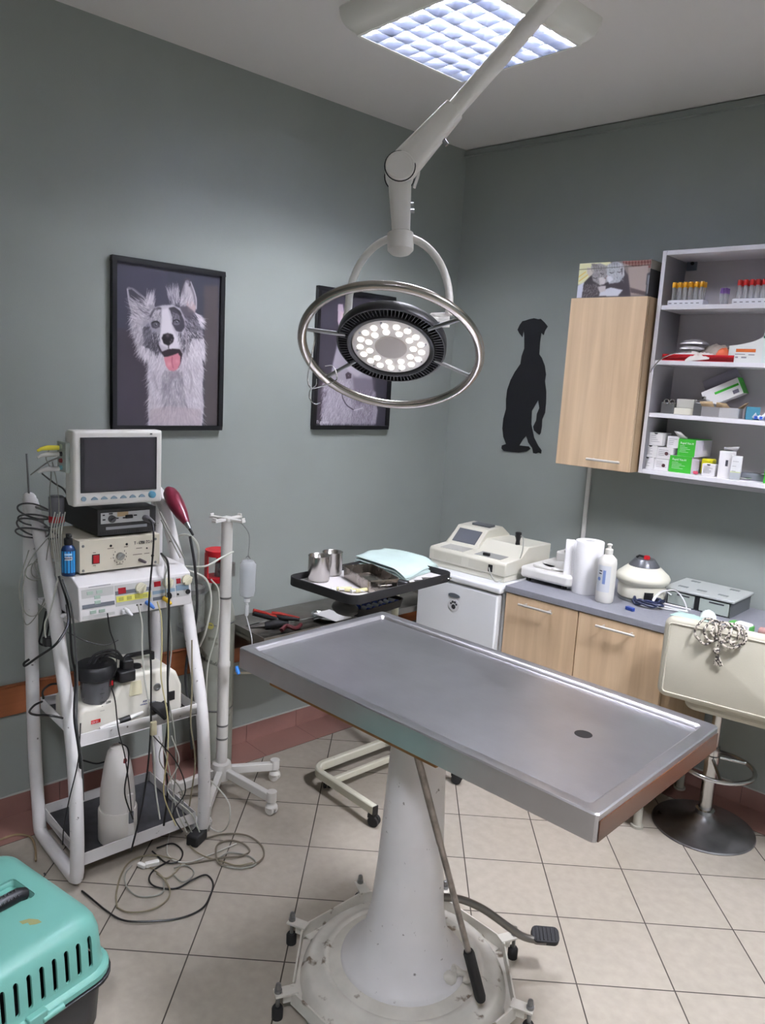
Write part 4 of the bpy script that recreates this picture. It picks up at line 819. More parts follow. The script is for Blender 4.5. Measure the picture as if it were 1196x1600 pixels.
# ------------------------------------------------------------ equipment trolley by the left wall
YL, YR = .93, 1.42
cart = thing('equipment_trolley', 'white tubular hospital trolley with three trays stacked with old monitors', 'trolley', (-2.65, 1.175, 0))
side = [(-2.83, 1.30), (-2.765, 1.22), (-2.69, 1.09), (-2.604, .915), (-2.55, .76), (-2.49, .60), (-2.452, .43), (-2.436, .2), (-2.440, .055)]
for y, nm in ((YL, 'l'), (YR, 'r')):
    back = [(-2.806, .055), (-2.845, .35), (-2.855, .7), (-2.852, 1.05), (-2.848, 1.25)]
    c = [(p[0], y, p[1]) for p in side]
    pts = smooth_curve(c, 5)+[Vector(v) for v in ((-2.446, y, .034), (-2.466, y, .026), (-2.50, y, .026), (-2.74, y, .026), (-2.78, y, .028), (-2.80, y, .037))]+smooth_curve([(p[0], y, p[1]) for p in back], 4)+[Vector(v) for v in ((-2.848, y, 1.29), (-2.842, y, 1.31))]
    m = M(); m.tube(pts, .0235, 14, True); obj('side_frame', m, white_paint, cart, world=True)
tray_mat = mat('tray_liner', '#3c3c40', .6, noise=.2, nscale=30)
for nm, x0, x1, z in (('lower', -2.845, -2.455, .062), ('middle', -2.845, -2.462, .505), ('upper', -2.85, -2.56, .915)):
    m = M(); m.bb(x0, x1, YL+.024, YR-.024, z, z+.004); t_ = .003; h = .046 if nm != 'upper' else .02
    m.bb(x0, x0+t_, YL+.024, YR-.024, z+.004, z+h); m.bb(x1-t_, x1, YL+.024, YR-.024, z+.004, z+h); m.bb(x0+t_, x1-t_, YL+.024, YL+.027, z+.004, z+h); m.bb(x0+t_, x1-t_, YR-.027, YR-.024, z+.004, z+h)
    tr = obj('tray', m, white_paint, cart, world=True, bevel=.0008)
    if nm != 'upper': m = M(); m.bb(x0+.006, x1-.006, YL+.03, YR-.03, z+.0045, z+.008); obj('tray_liner', m, tray_mat, tr, world=True)
m = M(); m.cyl((-2.60, YL, .935), (-2.60, YR, .935), .009, seg=10); m.cyl((-2.848, YL, .925), (-2.848, YR, .925), .009, seg=10); obj('cross_bar', m, white_paint, cart, world=True)
for x, y in ((-2.44, YR+.0), (-2.80, YR), (-2.80, YL)): pass
m = M(); m.box((-2.425, 1.385, .022), (.05, .075, .042), .5); obj('foot_block', m, black_rub, cart, world=True, bevel=.006)
m = M(); m.tube(smooth_curve([(-2.85, .93, 1.30), (-2.845, .926, 1.38), (-2.835, .92, 1.47)], 4), .004, 6); obj('thin_rod', m, mat('rod_grey', '#7f8080', .4, .6), cart, world=True)
TT = .936 # top of upper tray
# electrosurgery unit
t = thing('electrosurgery_unit', 'wide white electrosurgery unit with sloped panel, dials and yellow key strip', 'medical device', (-2.46, .955, .937))
ew = .41; wdev = mat('device_white', '#d7d5d6', .4, noise=.03, nscale=5)
m = M(); m.prism([(0, .012), (0, .045), (.012, .128), (.06, .148), (.30, .15), (.30, .012)], ew, (0, 0, 0), (-1, 0, 0), (0, 0, 1))
obj('housing', m, wdev, t, bevel=.003)
m = M(); m.bb(-.29, -.02, .02, ew-.02, 0, .013); obj('base', m, grey_pl, t)
# front panel faces +x; panel helper: y across, z up
def fp(t, y0, y1, z0, z1, mt, name, th=.0015, base=0.0, slope=True, label=None):
    xs = lambda z: base-(0.0 if z < .045 else (z-.045)*.145) if slope else base
    a = [(xs(z0)+.0003, y0, z0), (xs(z0)+.0003, y1, z0), (xs(z1)+.0003, y1, z1), (xs(z1)+.0003, y0, z1)]
    m = M(); m.raw(a+[(p[0]+th, p[1], p[2]) for p in a], [(0, 1, 2, 3), (4, 5, 6, 7), (0, 1, 5, 4), (1, 2, 6, 5), (2, 3, 7, 6), (3, 0, 4, 7)]); return obj(name, m, mt, t, label=label)
pg = mat('panel_lightgrey', '#b7b7b6', .4); pb = mat('panel_blue', '#7d93a6', .4); pdk = mat('panel_slate', '#62666e', .4); py_ = mat('key_yellow', '#d3cf62', .45)
fp(t, .01, .12, .02, .118, pg, 'left_panel', .0008); fp(t, .124, .255, .046, .118, pg, 'middle_panel', .0008); fp(t, .259, .345, .046, .118, pg, 'cut_panel', .0008); fp(t, .349, .40, .046, .118, pg, 'coag_panel', .0008)
fp(t, .01, .12, .055, .068, pdk, 'dark_band', .0014); fp(t, .124, .255, .085, .098, pdk, 'dark_band', .0014)
fp(t, .259, .345, .068, .08, pb, 'blue_band', .0014); fp(t, .349, .40, .068, .088, pb, 'blue_band', .0014); fp(t, .259, .33, .046, .058, pdk, 'socket_band', .0014)
disp = mat('red_display', '#8f1420', .25)
for y0, y1 in ((.135, .162), (.266, .291), (.352, .369)): fp(t, y0, y1, .088 if y0 < .2 else .094, .108 if y0 < .2 else .112, disp, 'digital_display', .002)
ys_ = fp(t, .127, .252, .06, .08, py_, 'yellow_key_strip', .0016)
for k in range(4): fp(t, .135+.029*k, .152+.029*k, .064, .076, mat('key_olive', '#a7a552', .45), 'key', .0022)
gk = mat('key_green_grey', '#9db0a4', .45)
for y, z in ((.028, .10), (.06, .10), (.052, .083), (.052, .066), (.035, .035), (.065, .035)): fp(t, y, y+.02, z, z+.011, gk, 'key', .0022)
def dial(t, y, z, r, mt, th=.014, x=0, face=True, name='dial', tilt=8):
    q = Matrix.Rotation(R(90-tilt), 3, 'Y'); m = M(); m.lathe([(r, 0), (r*.96, th*.5), (r*.5, th*.6), (0, th*.6)], (x, y, z), 22, q)
    ob = obj(name, m, mt, t)
    m = M(); m.X = Matrix.Translation((x, y, z))@Matrix.Rotation(R(-tilt), 4, 'Y')@Matrix.Rotation(R(30), 4, 'X'); m.bb(th*.3, th*1.15, -r*.9, r*.9, -r*.16, r*.16); obj('pointer', m, mt, ob)
    return ob
dc = mat('dial_cream', '#cfcbb4', .4)
for y, z in ((.215, .098), (.318, .102), (.392, .103)): dial(t, y, z, .0195, dc, .015, -.006)
for y, z, r in ((.318, .055, .014), (.395, .06, .0095), (.355, .056, .004), (.20, .04, .003), (.213, .04, .003)):
    m = M(); m.lathe([(r, 0), (r*.9, .003), (r*.5, .0035), (0, .001)], (0.0005, y, z), 18, Matrix.Rotation(R(84), 3, 'Y')); obj('socket', m, black_pl, t)
for y, z, mt, nm in ((.235, .045, mat('plug_light_blue', '#4a79c4', .4), 'blue connector'), (.30, .05, mat('plug_yellow', '#d6b02c', .4), 'yellow connector'), (.155, .032, mat('plug_clear', '#d4d4d6', .25, alpha=.9), 'clear connector')):
    o = thing('cable_connector', nm+' plugged into the front of the electrosurgery unit', 'connector', (-2.459, .955+y, .937+z)); m = M()
    m.tube([(.001, 0, 0), (.012, .001, -.001), (.028, .008, -.010), (.034, .012, -.016)], [.008, .0085, .0065, .004], 10); obj('plug_body', m, mt, o)
    if nm[0] == 'c': m = M(); m.box((.008, 0, -.006), (.014, .03, .018), 0); obj('plug_wings', m, mt, o, bevel=.004)
fp(t, .035, .11, .1235, .1265, card_grey, 'maker_plate', .001, base=-.0)
# T unit: cream box with dial
t = thing('ultrasonic_scaler', 'cream metal control box with red rocker switch and central dial', 'control box', (-2.535, .986, 1.0875))
cream_m = mat('cream_metal', '#cfc9b8', .42, noise=.05, nscale=8, dirt='#8c7f66', dscale=30, dthr=.7)
cw_, chh = .290, .118
obj('housing', M().bb(-.27, 0, 0, cw_, .006, chh), cream_m, t, bevel=.002)
[obj('rubber_foot', M().cyl((x, y, 0), (x, y, .0065), .008, seg=8), black_rub, t) for x in (-.25, -.02) for y in (.02, .265)]
rs = fp(t, .042, .068, .035, .068, mat('switch_black', '#2a1113', .4), 'rocker_frame', .002, slope=False); fp(t, .045, .065, .038, .065, mat('switch_red', '#a3121d', .3), 'rocker_switch', .005, slope=False)
dial(t, .14, .052, .014, mat('knob_aluminium', '#a8a8a4', .3, .8), .018, .0015, tilt=0, name='knob')
m = M()
for k in range(11):
    a = R(-225+27*k+180); m.box((.0008, .14+.024*math.cos(a), .052-.024*math.sin(a)), (.001, .0016, .005))
obj('dial_marks', m, black_pl, t)
for y, z, r in ((.108, .092, .0045), (.165, .092, .0045), (.012, .10, .005), (.273, .10, .005), (.012, .015, .005), (.273, .015, .005), (.262, .04, .006), (.24, .07, .003)):
    m = M(); m.lathe([(r, 0), (r*.8, .002), (0, .0022)], (.0005, y, z), 12, Matrix.Rotation(R(90), 3, 'Y')); obj('screw' if r == .005 else 'indicator', m, steel_d if r == .005 else black_pl, t)
text('T - 6900 TO HF', .0155, (.0008, .192, .088), (0, 1, 0), (0, 0, 1), mat('ink_dark', '#3a3a40', .5), t, world=False, squash=.75)
m = M()
for y, z, l in ((.096, .082, .022), (.155, .082, .014), (.20, .072, .022), (.188, .05, .034), (.23, .05, .02), (.128, .022, .022), (.045, .073, .01), (.045, .028, .01)): m.bb(.0004, .0009, y, y+l, z, z+.0022)
obj('printed_words', m, mat('ink_brown', '#6b6256', .5), t)
obj('jack_plug', M().tube([(0, .213, .03), (.02, .214, .03), (.032, .222, .026)], [.006, .006, .004], 10), mat('plug_brown', '#4a4146', .5), t)
# black instrument
t = thing('cautery_generator', 'black-cased instrument with silver control strip between monitor and cream box', 'control box', (-2.555, 1.055, 1.2062))
dk = mat('dark_case', '#232222', .5, dirt='#5c554c', dscale=25, dthr=.7); bw, bh = .215, .098
obj('case', M().bb(-.30, 0, 0, bw, .006, bh), dk, t, bevel=.002)
[obj('rubber_foot', M().cyl((x, y, 0), (x, y, .0065), .008, seg=8), black_rub, t) for x in (-.27, -.03) for y in (.02, .19)]
sv = mat('silver_panel', '#bdbdbd', .35, .3)
fp(t, .012, .19, .048, .086, sv, 'control_panel', .0015, slope=False); fp(t, .03, .18, .026, .036, mat('silver_strip', '#9d9da2', .35, .4), 'lower_strip', .0015, slope=False); fp(t, .07, .11, .07, .086, mat('worn_tan', '#b39a78', .6), 'worn_label', .0018, slope=False)
dial(t, .05, .064, .013, mat('knob_black_silver', '#4e4e50', .3, .6), .016, .002, tilt=0, name='knob')
obj('slider', M().box((.004, .112, .068), (.01, .026, .012)), black_pl, t, bevel=.002)
m = M()
for y, z, l in ((.018, .076, .008), (.04, .08, .014), (.018, .06, .01), (.065, .062, .01), (.09, .062, .012), (.13, .068, .012)): m.bb(.0014, .0022, y, y+l, z, z+.005)
obj('printed_marks', m, black_pl, t)
m = M(); [m.bb(.0, .001, .01+.008*k, .013+.008*k, .01, .02) for k in range(24)]; obj('vent_ribs', m, black_rub, t)
obj('plug', M().tube([(0, .172, .058), (.014, .173, .058), (.03, .182, .05), (.04, .19, .044)], [.011, .012, .009, .005], 12), mat('plug_grey', '#5f5c60', .5), t)
# patient monitor
t = thing('patient_monitor', 'white patient monitor with switched-off dark screen on top of the trolley', 'monitor', (-2.52, .963, 1.3255))
mw, mh = .312, .252; mo = mat('monitor_white', '#dcdad6', .4)
def mrect(x, d, y0, y1, z0, z1): return [(x, y0+d, z0+d), (x, y1-d, z0+d), (x, y1-d, z1-d), (x, y0+d, z1-d)]
m = M(); lv = [mrect(0, .006, 0, mw, 0, mh), mrect(-.006, 0, 0, mw, 0, mh), mrect(-.05, 0, 0, mw, 0, mh), mrect(-.10, .012, 0, mw, .0, mh), mrect(-.165, .04, 0, mw, -.03, mh+.0)]
for k, q in enumerate(lv[3:]):
    for i in range(4): q[i] = (q[i][0], q[i][1], max(q[i][2], .006) if i < 2 else q[i][2])
V = [p for q in lv for p in q]; F = [(0, 1, 2, 3), (19, 18, 17, 16)]
for i in range(4): F += [(i*4+j, i*4+(j+1) % 4, (i+1)*4+(j+1) % 4, (i+1)*4+j) for j in range(4)]
m.raw(V, F); obj('housing', m, mo, t, bevel=.004, bseg=3)
m = M(); m.bb(-.0, .003, .022, mw-.022, .046, mh-.022); bz = obj('screen_bezel', m, mat('bezel_dark', '#232126', .35), t, bevel=.001)
m = M(); m.bb(.0031, .004, .034, mw-.034, .052, mh-.028); obj('screen', m, mat('screen_off', '#3a363b', .16, noise=.12, nscale=3), t)
for k in range(6):
    y = .068+.0335*k; m = M(); m.prism([(-.011, -.003), (.011, -.003), (.011, 0), (.006, .005), (0, .008), (-.006, .005), (-.011, 0)], .004, (.0005, y, .024), (0, 1, 0), (0, 0, 1)); obj('key', m, mat('key_steel_blue', '#7d93a3', .4), t, label='blue-grey soft key')
m = M(); m.lathe([(.0085, 0), (.008, .004), (0, .004)], (.0, .032, .026), 16, Matrix.Rotation(R(90), 3, 'Y')); obj('power_button', m, mat('key_steel_blue', '#7d93a3', .4), t)
m = M(); m.lathe([(.0125, 0), (.0115, .012), (.008, .014), (0, .014)], (.0, .272, .028), 20, Matrix.Rotation(R(90), 3, 'Y')); obj('rotary_knob', m, mat('knob_blue', '#5f9cb8', .35), t)
fp(t, .265, .273, mh-.014, mh-.009, black_pl, 'alarm_light', .001, slope=False)
m = M(); m.bb(-.105, -.03, -.014, .004, .11, .21); sp_ = obj('connector_panel', m, mat('connector_panel', '#a9b3ae', .4), t, bevel=.002)
for k, (z, c) in enumerate(((.195, '#8f9c86'), (.17, '#20232a'), (.148, '#8a2a30'), (.125, '#6fa5ae'))):
    m = M(); m.lathe([(.008, 0), (.0065, .008), (0, .008)], (-.065, -.014, z), 12, Matrix.Rotation(R(90), 3, 'X')); obj('connector_socket', m, mat('sock%d' % k, c, .4), sp_, world=False)
for k, (z, c, lab) in enumerate(((.198, '#d2c63a', 'yellow'), (.176, '#b3b3ae', 'pale grey'), (.128, '#c3c3c0', 'whitish'))):
    o = obj('sensor_plug', M().tube([(-2.585, .94, 1.3185+z), (-2.585, .905, 1.3185+z), (-2.585, .885, 1.3155+z), (-2.586, .872, 1.3085+z)], [.008, .0085, .006, .004], 10), mat('splug%d' % k, c, .45), label=lab+' sensor plug stuck in the left side of the monitor', cat='connector')
# blue bottle
t = thing('spray_bottle', 'small bright blue bottle with black cap on the trolley by the cream box', 'bottle', (-2.56, .958, 1.0878))
m = M(); m.lathe([(0, 0), (.021, 0), (.023, .004), (.023, .088), (.019, .098), (.012, .104), (.012, .108)], (0, 0, 0), 24); obj('bottle_body', m, mat('bottle_blue_dark', '#14315e', .35), t)
def cp2(a0, a1, z0, z1, r, mt, nm, par, n=10):
    m = M(); m.sheet([[(r*math.cos(R(a0+(a1-a0)*i/n)), r*math.sin(R(a0+(a1-a0)*i/n)), z) for i in range(n+1)] for z in (z0, z1)]); return obj(nm, m, mt, par)
lb = cp2(-150, 110, .012, .086, .0234, mat('label_blue', '#2f8fd0', .35), 'label', t)
cp2(-50, 10, .056, .068, .0237, white_ink, 'white_box_print', lb); cp2(-52, 8, .072, .079, .0237, mat('pale_blue_ink', '#a8d4ee', .4), 'script_print', lb)
m = M()
for k in range(4): m.box((.0238*math.cos(R(-45+14*k)), .0238*math.sin(R(-45+14*k)), .062), (.0006, .0035, .007), R(-45+14*k))
obj('letter_marks', m, mat('ink_navy', '#1c2c50', .5), lb)
obj('cap', M().lathe([(.014, .106), (.014, .126), (.008, .13), (.008, .142), (0, .143)], (0, 0, 0), 16), black_pl, t); obj('nozzle', M().box((.008, 0, .138), (.024, .012, .01)), black_pl, t, bevel=.002)
# grey cup with red band hanging on frame
t = thing('sensor_holder', 'grey cylinder with red band hanging among cables left of the black instrument', 'holder', (-2.69, .968, 1.235))
obj('cup_body', M().lathe([(0, 0), (.024, 0), (.025, .02), (.0255, .10), (.02, .104), (0, .104)], (0, 0, 0), 20), mat('cup_grey', '#6a6a72', .45), t); obj('red_band', M().lathe([(.0262, .012), (.0262, .034), (.0, .034)], (0, 0, 0), 20), red_pl, t)
m = M(); m.tube([(-.01, -.02, .05), (-.05, -.03, .05), (-.10, -.035, .05)], .005, 6); obj('clip', m, grey_pl, t)
# maroon clipper
P0 = aty(256, 752, 1.425); P1 = aty(292, 818, 1.425)
t = thing('animal_clipper', 'maroon electric animal clipper hanging behind the monitor on the trolley', 'hair clipper', P1)
d_ = (P0-P1); L_ = d_.length; u_ = d_.normalized(); v_ = Vector((0, 1, 0))
m = M(); prof = [(0, .012), (.02, .017), (.05, .025), (.10, .031), (.14, .032), (.17, .027), (.19, .014)]
m.tube([u_*a for a, r in prof], [r for a, r in prof], 16); obj('clipper_body', m, mat('maroon_shell', '#6e2233', .28, noise=.15, nscale=30), t)
m = M(); m.tube([u_*.0, u_*-.018, u_*-.03], [.0105, .010, .006], 12); obj('collar', m, steel_d, t)
m = M(); m.tube([u_*-.03, u_*-.06], [.006, .0045], 10); obj('strain_relief', m, black_rub, t)
# coiled black cord from clipper down
cable('coiled_cord', [aty(297, 838, 1.44), aty(304, 880, 1.44), aty(308, 930, 1.45), aty(306, 970, 1.45), aty(296, 1010, 1.45), aty(290, 1060, 1.45), aty(297, 1120, 1.44), aty(300, 1170, 1.44)], .0055, black_rub, 'thick black coiled cord running down from the maroon clipper')
# suction unit on the middle tray
t = thing('suction_pump', 'cream surgical suction pump with tinted jar and carry handle on middle tray', 'suction pump', (-2.50, .962, .5145))
sw = .40; pump = mat('pump_white', '#dcd9cf', .35)
m = M(); m.prism([(.0, .0), (sw-.02, 0), (sw-.005, .02), (sw-.008, .11), (sw-.03, .165), (sw-.06, .19), (.20, .195), (.15, .17), (.125, .12), (.085, .105), (.02, .11), (0, .09)], .22, (-.22, 0, 0), (0, 1, 0), (0, 0, 1)); obj('housing', m, pump, t, bevel=.014, bseg=4)
m = M(); m.lathe([(0, .045), (.022, .045), (.034, .06), (.046, .10), (.052, .15), (.054, .195)], (-.055, .085, 0), 28); obj('collection_jar', m, mat('smoked_jar', '#77777d', .12, trans=.35, ior=1.2, alpha=.85), t)
m = M()
for k in range(6): m.box((.0005-.001, .085, .085+.016*k), (.001, .004 if k % 2 else .016, .0014))
m2 = M(); m2.X = Matrix.Translation((-.004, .0, 0)); 
obj('jar_scale_marks', m, black_pl, t); text('250', .012, (.0002, .098, .108), (0, 1, 0), (0, 0, 1), black_pl, t, world=False)
lid = obj('jar_lid', M().lathe([(0, .195), (.066, .195), (.072, .2), (.072, .232), (.064, .244), (.0, .247)], (-.055, .085, 0), 32), black_pl, t)
obj('lid_ports', M().cyl((-.055, .06, .23), (-.055, .06, .25), .007, seg=8).cyl((-.03, .11, .23), (-.03, .11, .252), .007, seg=8).cyl((-.07, .11, .23), (-.07, .11, .252), .007, seg=8), black_rub, lid)
obj('red_mark', M().box((.0, .118, .18), (.002, .012, .018)), red_pl, t)
m = M(); m.tube([(-.11, .215, .19), (-.11, .215, .215), (-.11, .225, .222), (-.11, .31, .222), (-.11, .325, .215), (-.11, .325, .188)], .009, 8); obj('carry_handle', m, black_pl, t)
m = M(); m.lathe([(.022, 0), (.02, .018), (.0, .02)], (-.06, .235, .185), 18); obj('vacuum_knob', m, black_pl, t); obj('red_ring', M().lathe([(.024, .188), (.024, .193), (0, .193)], (-.06, .235, 0), 18), red_pl, t)
obj('outlet', M().lathe([(.014, 0), (.014, .003), (.009, .004), (.009, .001), (0, .001)], (.001, .29, .125), 18, Matrix.Rotation(R(90), 3, 'Y')), steel_d, t)
fpl = obj('red_badge', M().bb(0, .0016, .045, .078, .045, .058), mat('badge_red', '#c0241c', .4), t); text('CR·DI', .0105, (.0018, .0465, .0475), (0, 1, 0), (0, 0, 1), white_ink, fpl, world=False, squash=.85)
text('ASKIR', .010, (.0008, .235, .078), (0, 1, 0), (0, 0, 1), mat('ink_blue', '#2c3f78', .5), t, world=False); text('SURGICAL ASPIRATOR', .006, (.0008, .225, .068), (0, 1, 0), (0, 0, 1), mat('ink_blue', '#2c3f78', .5), t, world=False)
obj('side_inlet', M().bb(.0, .006, .335, .36, .06, .095), black_pl, t, bevel=.002)
# cream socket block lying over the pump
t = thing('power_socket_block', 'cream power socket block with black plug lying on the suction pump', 'socket block', (-2.52, 1.17, .655))
m = M(); m.rbox((0, 0, 0), (.05, .055, .055), .01, top=.85); obj('block_body', m, mat('socket_cream', '#d5cfb2', .45), t, bevel=.003)
m = M(); m.X = Matrix.Translation((0, 0, .028)); m.lathe([(.018, 0), (.018, .003), (.014, .003), (.012, -.004), (0, -.004)], (0, 0, 0), 16); obj('socket_ring', m, mat('socket_cream2', '#bdb79a', .45), t)
t = thing('black_power_plugs', 'cluster of black power plugs on the suction pump beside the jar lid', 'plug', (-2.50, 1.13, .695))
m = M(); m.rbox((0, 0, .02), (.055, .06, .04), .01); m.rbox((-.01, .01, .055), (.04, .04, .035), .008); obj('plug_body', m, black_pl, t, bevel=.004)
m = M(); [m.tube(smooth_curve([(-.01, .0, .07), (-.02, -.03-.01*k, .11-.008*k), (-.04, -.09+.012*k, .10-.01*k), (-.05, -.115+.02*k, .06)], 6), .0045, 6) for k in range(3)]; obj('cords', m, black_rub, t)
# hand-held items at the tray front
t = thing('laryngoscope_handle', 'white and black instrument handle lying along the middle tray front', 'instrument', (-2.482, 1.10, .552))
obj('white_grip', M().cyl((0, -.07, -.008), (0, .0, 0), .007, .008, 10), white_pl, t); obj('pointed_tip', M().cyl((0, .04, .004), (0, .09, .012), .009, .004, 10), white_pl, t); obj('black_ring', M().cyl((0, 0, 0), (0, .04, .004), .0105, seg=12), black_pl, t)
t = thing('black_face_mask', 'black rubber mask lying on the front edge of the middle tray', 'mask', (-2.47, 1.235, .552))
m = M(); m.lathe([(.0, .0), (.034, 0), (.038, .008), (.026, .03), (.012, .04), (.01, .05), (0, .05)], (0, 0, 0), 20, Matrix.Rotation(R(-50), 3, 'X')@Matrix.Diagonal((1, 1.2, 1))); obj('mask_shell', m, black_rub, t)
# white conical vacuum on the lower tray
t = thing('handheld_vacuum', 'white cone-shaped appliance with grey switch standing on the lower tray', 'appliance', (-2.535, 1.118, .0705))
m = M(); prof = [(0, 0), (.066, 0), (.069, .006), (.069, .12)]
m.lathe(prof+[(.066, .125), (.0, .126)], (0, 0, 0), 32); obj('base_cup', m, mat('appliance_pearl', '#cfcac4', .3), t)
m = M(); m.lathe([(.064, .1), (.0655, .16), (.061, .22), (.05, .29), (.038, .34), (.03, .352), (.028, .36), (.0, .362)], (0, 0, 0), 32, Matrix.Diagonal((1.0, .95, 1))); obj('cone_body', m, mat('appliance_white', '#d9d5d2', .35), t)
m = M(); m.X = Matrix.Translation((.062, .02, .0)); m.rbox((0, 0, .10), (.014, .034, .19), .006, top=.7); obj('front_grip', m, mat('appliance_white', '#d9d5d2', .35), t, bevel=.004)
m = M(); m.rbox((.0695, .02, .105), (.006, .018, .045), .0029); obj('switch', m, mat('switch_grey', '#6d7078', .4), t, bevel=.002)
obj('red_mark', M().lathe([(.010, 0), (.009, .002), (0, .002)], (.041, .008, .318), 14, Matrix.Rotation(R(75), 3, 'Y')), mat('dark_red', '#6a1c22', .4), t)
# ------------------------------------------------------------ examination table
TX, TY, TZ = -1.327, 1.566, .98
c4 = [(-1.912, 1.216), (-1.938, 1.843), (-.746, 1.918), (-.711, 1.289)]
TR = math.atan2(1.289-1.216, -.711+1.912)*.5+math.atan2(1.918-1.843, -.746+1.938)*.5
TL, TWd = 1.195, .628
tb = thing('examination_table', 'stainless steel veterinary examination table on a white pedestal in the centre', 'examination table', (-1.41, 1.51, 0))
# table top in its own frame
TMX = Matrix.Translation((TX, TY, 0))@Matrix.Rotation(TR, 4, 'Z')
hx, hy = TL/2, TWd/2
m = M(); m.X = TMX
rim = [(hx, TZ-.062), (hx, TZ-.003), (hx-.003, TZ), (hx-.028, TZ), (hx-.034, TZ-.003), (hx-.040, TZ-.011)]
def rr(e, z, r=.012):
    ex = e; ey = e-(hx-hy); P = []
    for sx, sy_, a0 in ((1, 1, 0), (-1, 1, 90), (-1, -1, 180), (1, -1, 270)): P += [(sx*(ex-r)+r*math.cos(R(a0+30*i)), sy_*(ey-r)+r*math.sin(R(a0+30*i)), z) for i in range(4)]
    return P
V = []; F = []
for e, z in rim: V += rr(e, z)
for i in range(len(rim)-1): F += [(i*16+j, i*16+(j+1) % 16, (i+1)*16+(j+1) % 16, (i+1)*16+j) for j in range(16)]
m.raw(V, F)
hole = TMX.inverted()@atz(912, 1147, TZ-.011)
# sheet with a round hole: bridge an inner ring of 32 points to the outer outline
out = rr(rim[-1][0], rim[-1][1]); nh = 48; hr = .022
bmh = bmesh.new(); vo = [bmh.verts.new(p) for p in out]; vh = [bmh.verts.new((hole.x+hr*math.cos(2*PI*k/nh), hole.y+hr*math.sin(2*PI*k/nh), TZ-.011)) for k in range(nh)]
eo = [bmh.edges.new((vo[i], vo[(i+1) % len(vo)])) for i in range(len(vo))]; eh = [bmh.edges.new((vh[i], vh[(i+1) % nh])) for i in range(nh)]
bmesh.ops.triangle_fill(bmh, use_beauty=True, use_dissolve=False, edges=eo+eh); bmh.verts.index_update()
m.raw([v.co.copy() for v in bmh.verts], [tuple(v.index for v in f.verts) for f in bmh.faces]); bmh.free()
# scratched steel
ts = bpy.data.materials.new('table_steel'); ts.use_nodes = True; nt = ts.node_tree; N = nt.nodes; L = nt.links; bs = N['Principled BSDF']; bs.inputs['Metallic'].default_value = 1
tc = N.new('ShaderNodeTexCoord'); mp = N.new('ShaderNodeMapping'); mp.inputs['Scale'].default_value = (3, 60, 1); mp.inputs['Rotation'].default_value = (0, 0, .25); L.new(tc.outputs['Object'], mp.inputs[0])
n1 = N.new('ShaderNodeTexNoise'); n1.inputs['Scale'].default_value = 3; n1.inputs['Detail'].default_value = 8; L.new(mp.outputs[0], n1.inputs['Vector'])
n2 = N.new('ShaderNodeTexNoise'); n2.inputs['Scale'].default_value = 7; n2.inputs['Detail'].default_value = 6; L.new(tc.outputs['Object'], n2.inputs['Vector'])
r = N.new('ShaderNodeValToRGB'); L.new(n2.outputs['Fac'], r.inputs[0]); r.color_ramp.elements[0].color = lin('#b4b3b8'); r.color_ramp.elements[1].color = lin('#cfced2'); L.new(r.outputs[0], bs.inputs['Base Color'])
a = N.new('ShaderNodeMath'); a.operation = 'MULTIPLY_ADD'; L.new(n1.outputs['Fac'], a.inputs[0]); a.inputs[1].default_value = .20; a.inputs[2].default_value = .24; L.new(a.outputs[0], bs.inputs['Roughness'])
bp = N.new('ShaderNodeBump'); bp.inputs['Strength'].default_value = .015; bp.inputs['Distance'].default_value = .0005; top = obj('table_top', m, ts, tb, world=True, ang=30)
m = M(); m.X = TMX; m.lathe([(hr, TZ-.0112), (hr+.001, TZ-.03), (hr*.6, TZ-.045), (hr*.6, TZ-.10)], (hole.x, hole.y, 0), 32); obj('drain_cup', m, mat('drain_dark', '#2b2a2c', .4, .7), top, world=True)
wu = wood('table_underboard', '#8a5a2c', '#b07c42', .55, 'x', .6)
m = M(); m.X = TMX; m.bb(-hx+.14, hx-.42, -hy+.012, hy-.012, TZ-.078, TZ-.0625); obj('wooden_underboard', m, wu, tb, world=True, bevel=.002)
m = M(); m.X = TMX; m.bb(-hx+.02, hx-.02, -hy+.02, hy-.02, TZ-.0622, TZ-.014) if False else m.bb(-hx+.005, hx-.005, -hy+.005, hy-.005, TZ-.0622, TZ-.05); obj('wooden_core', m, wu, tb, world=True)
m = M(); m.X = TMX; m.bb(hx+.0002, hx+.0022, -hy+.010, hy-.008, TZ-.061, TZ-.016); obj('end_wood_reflection', m, wood('wood_reflection_brown', '#33201a', '#5e3a26', .25, 'y', .6), tb, world=True, label='brown strip on the right end, exposed wood and orange reflection as colour')  # brown stands for exposed wood plus an orange reflection in the steel end
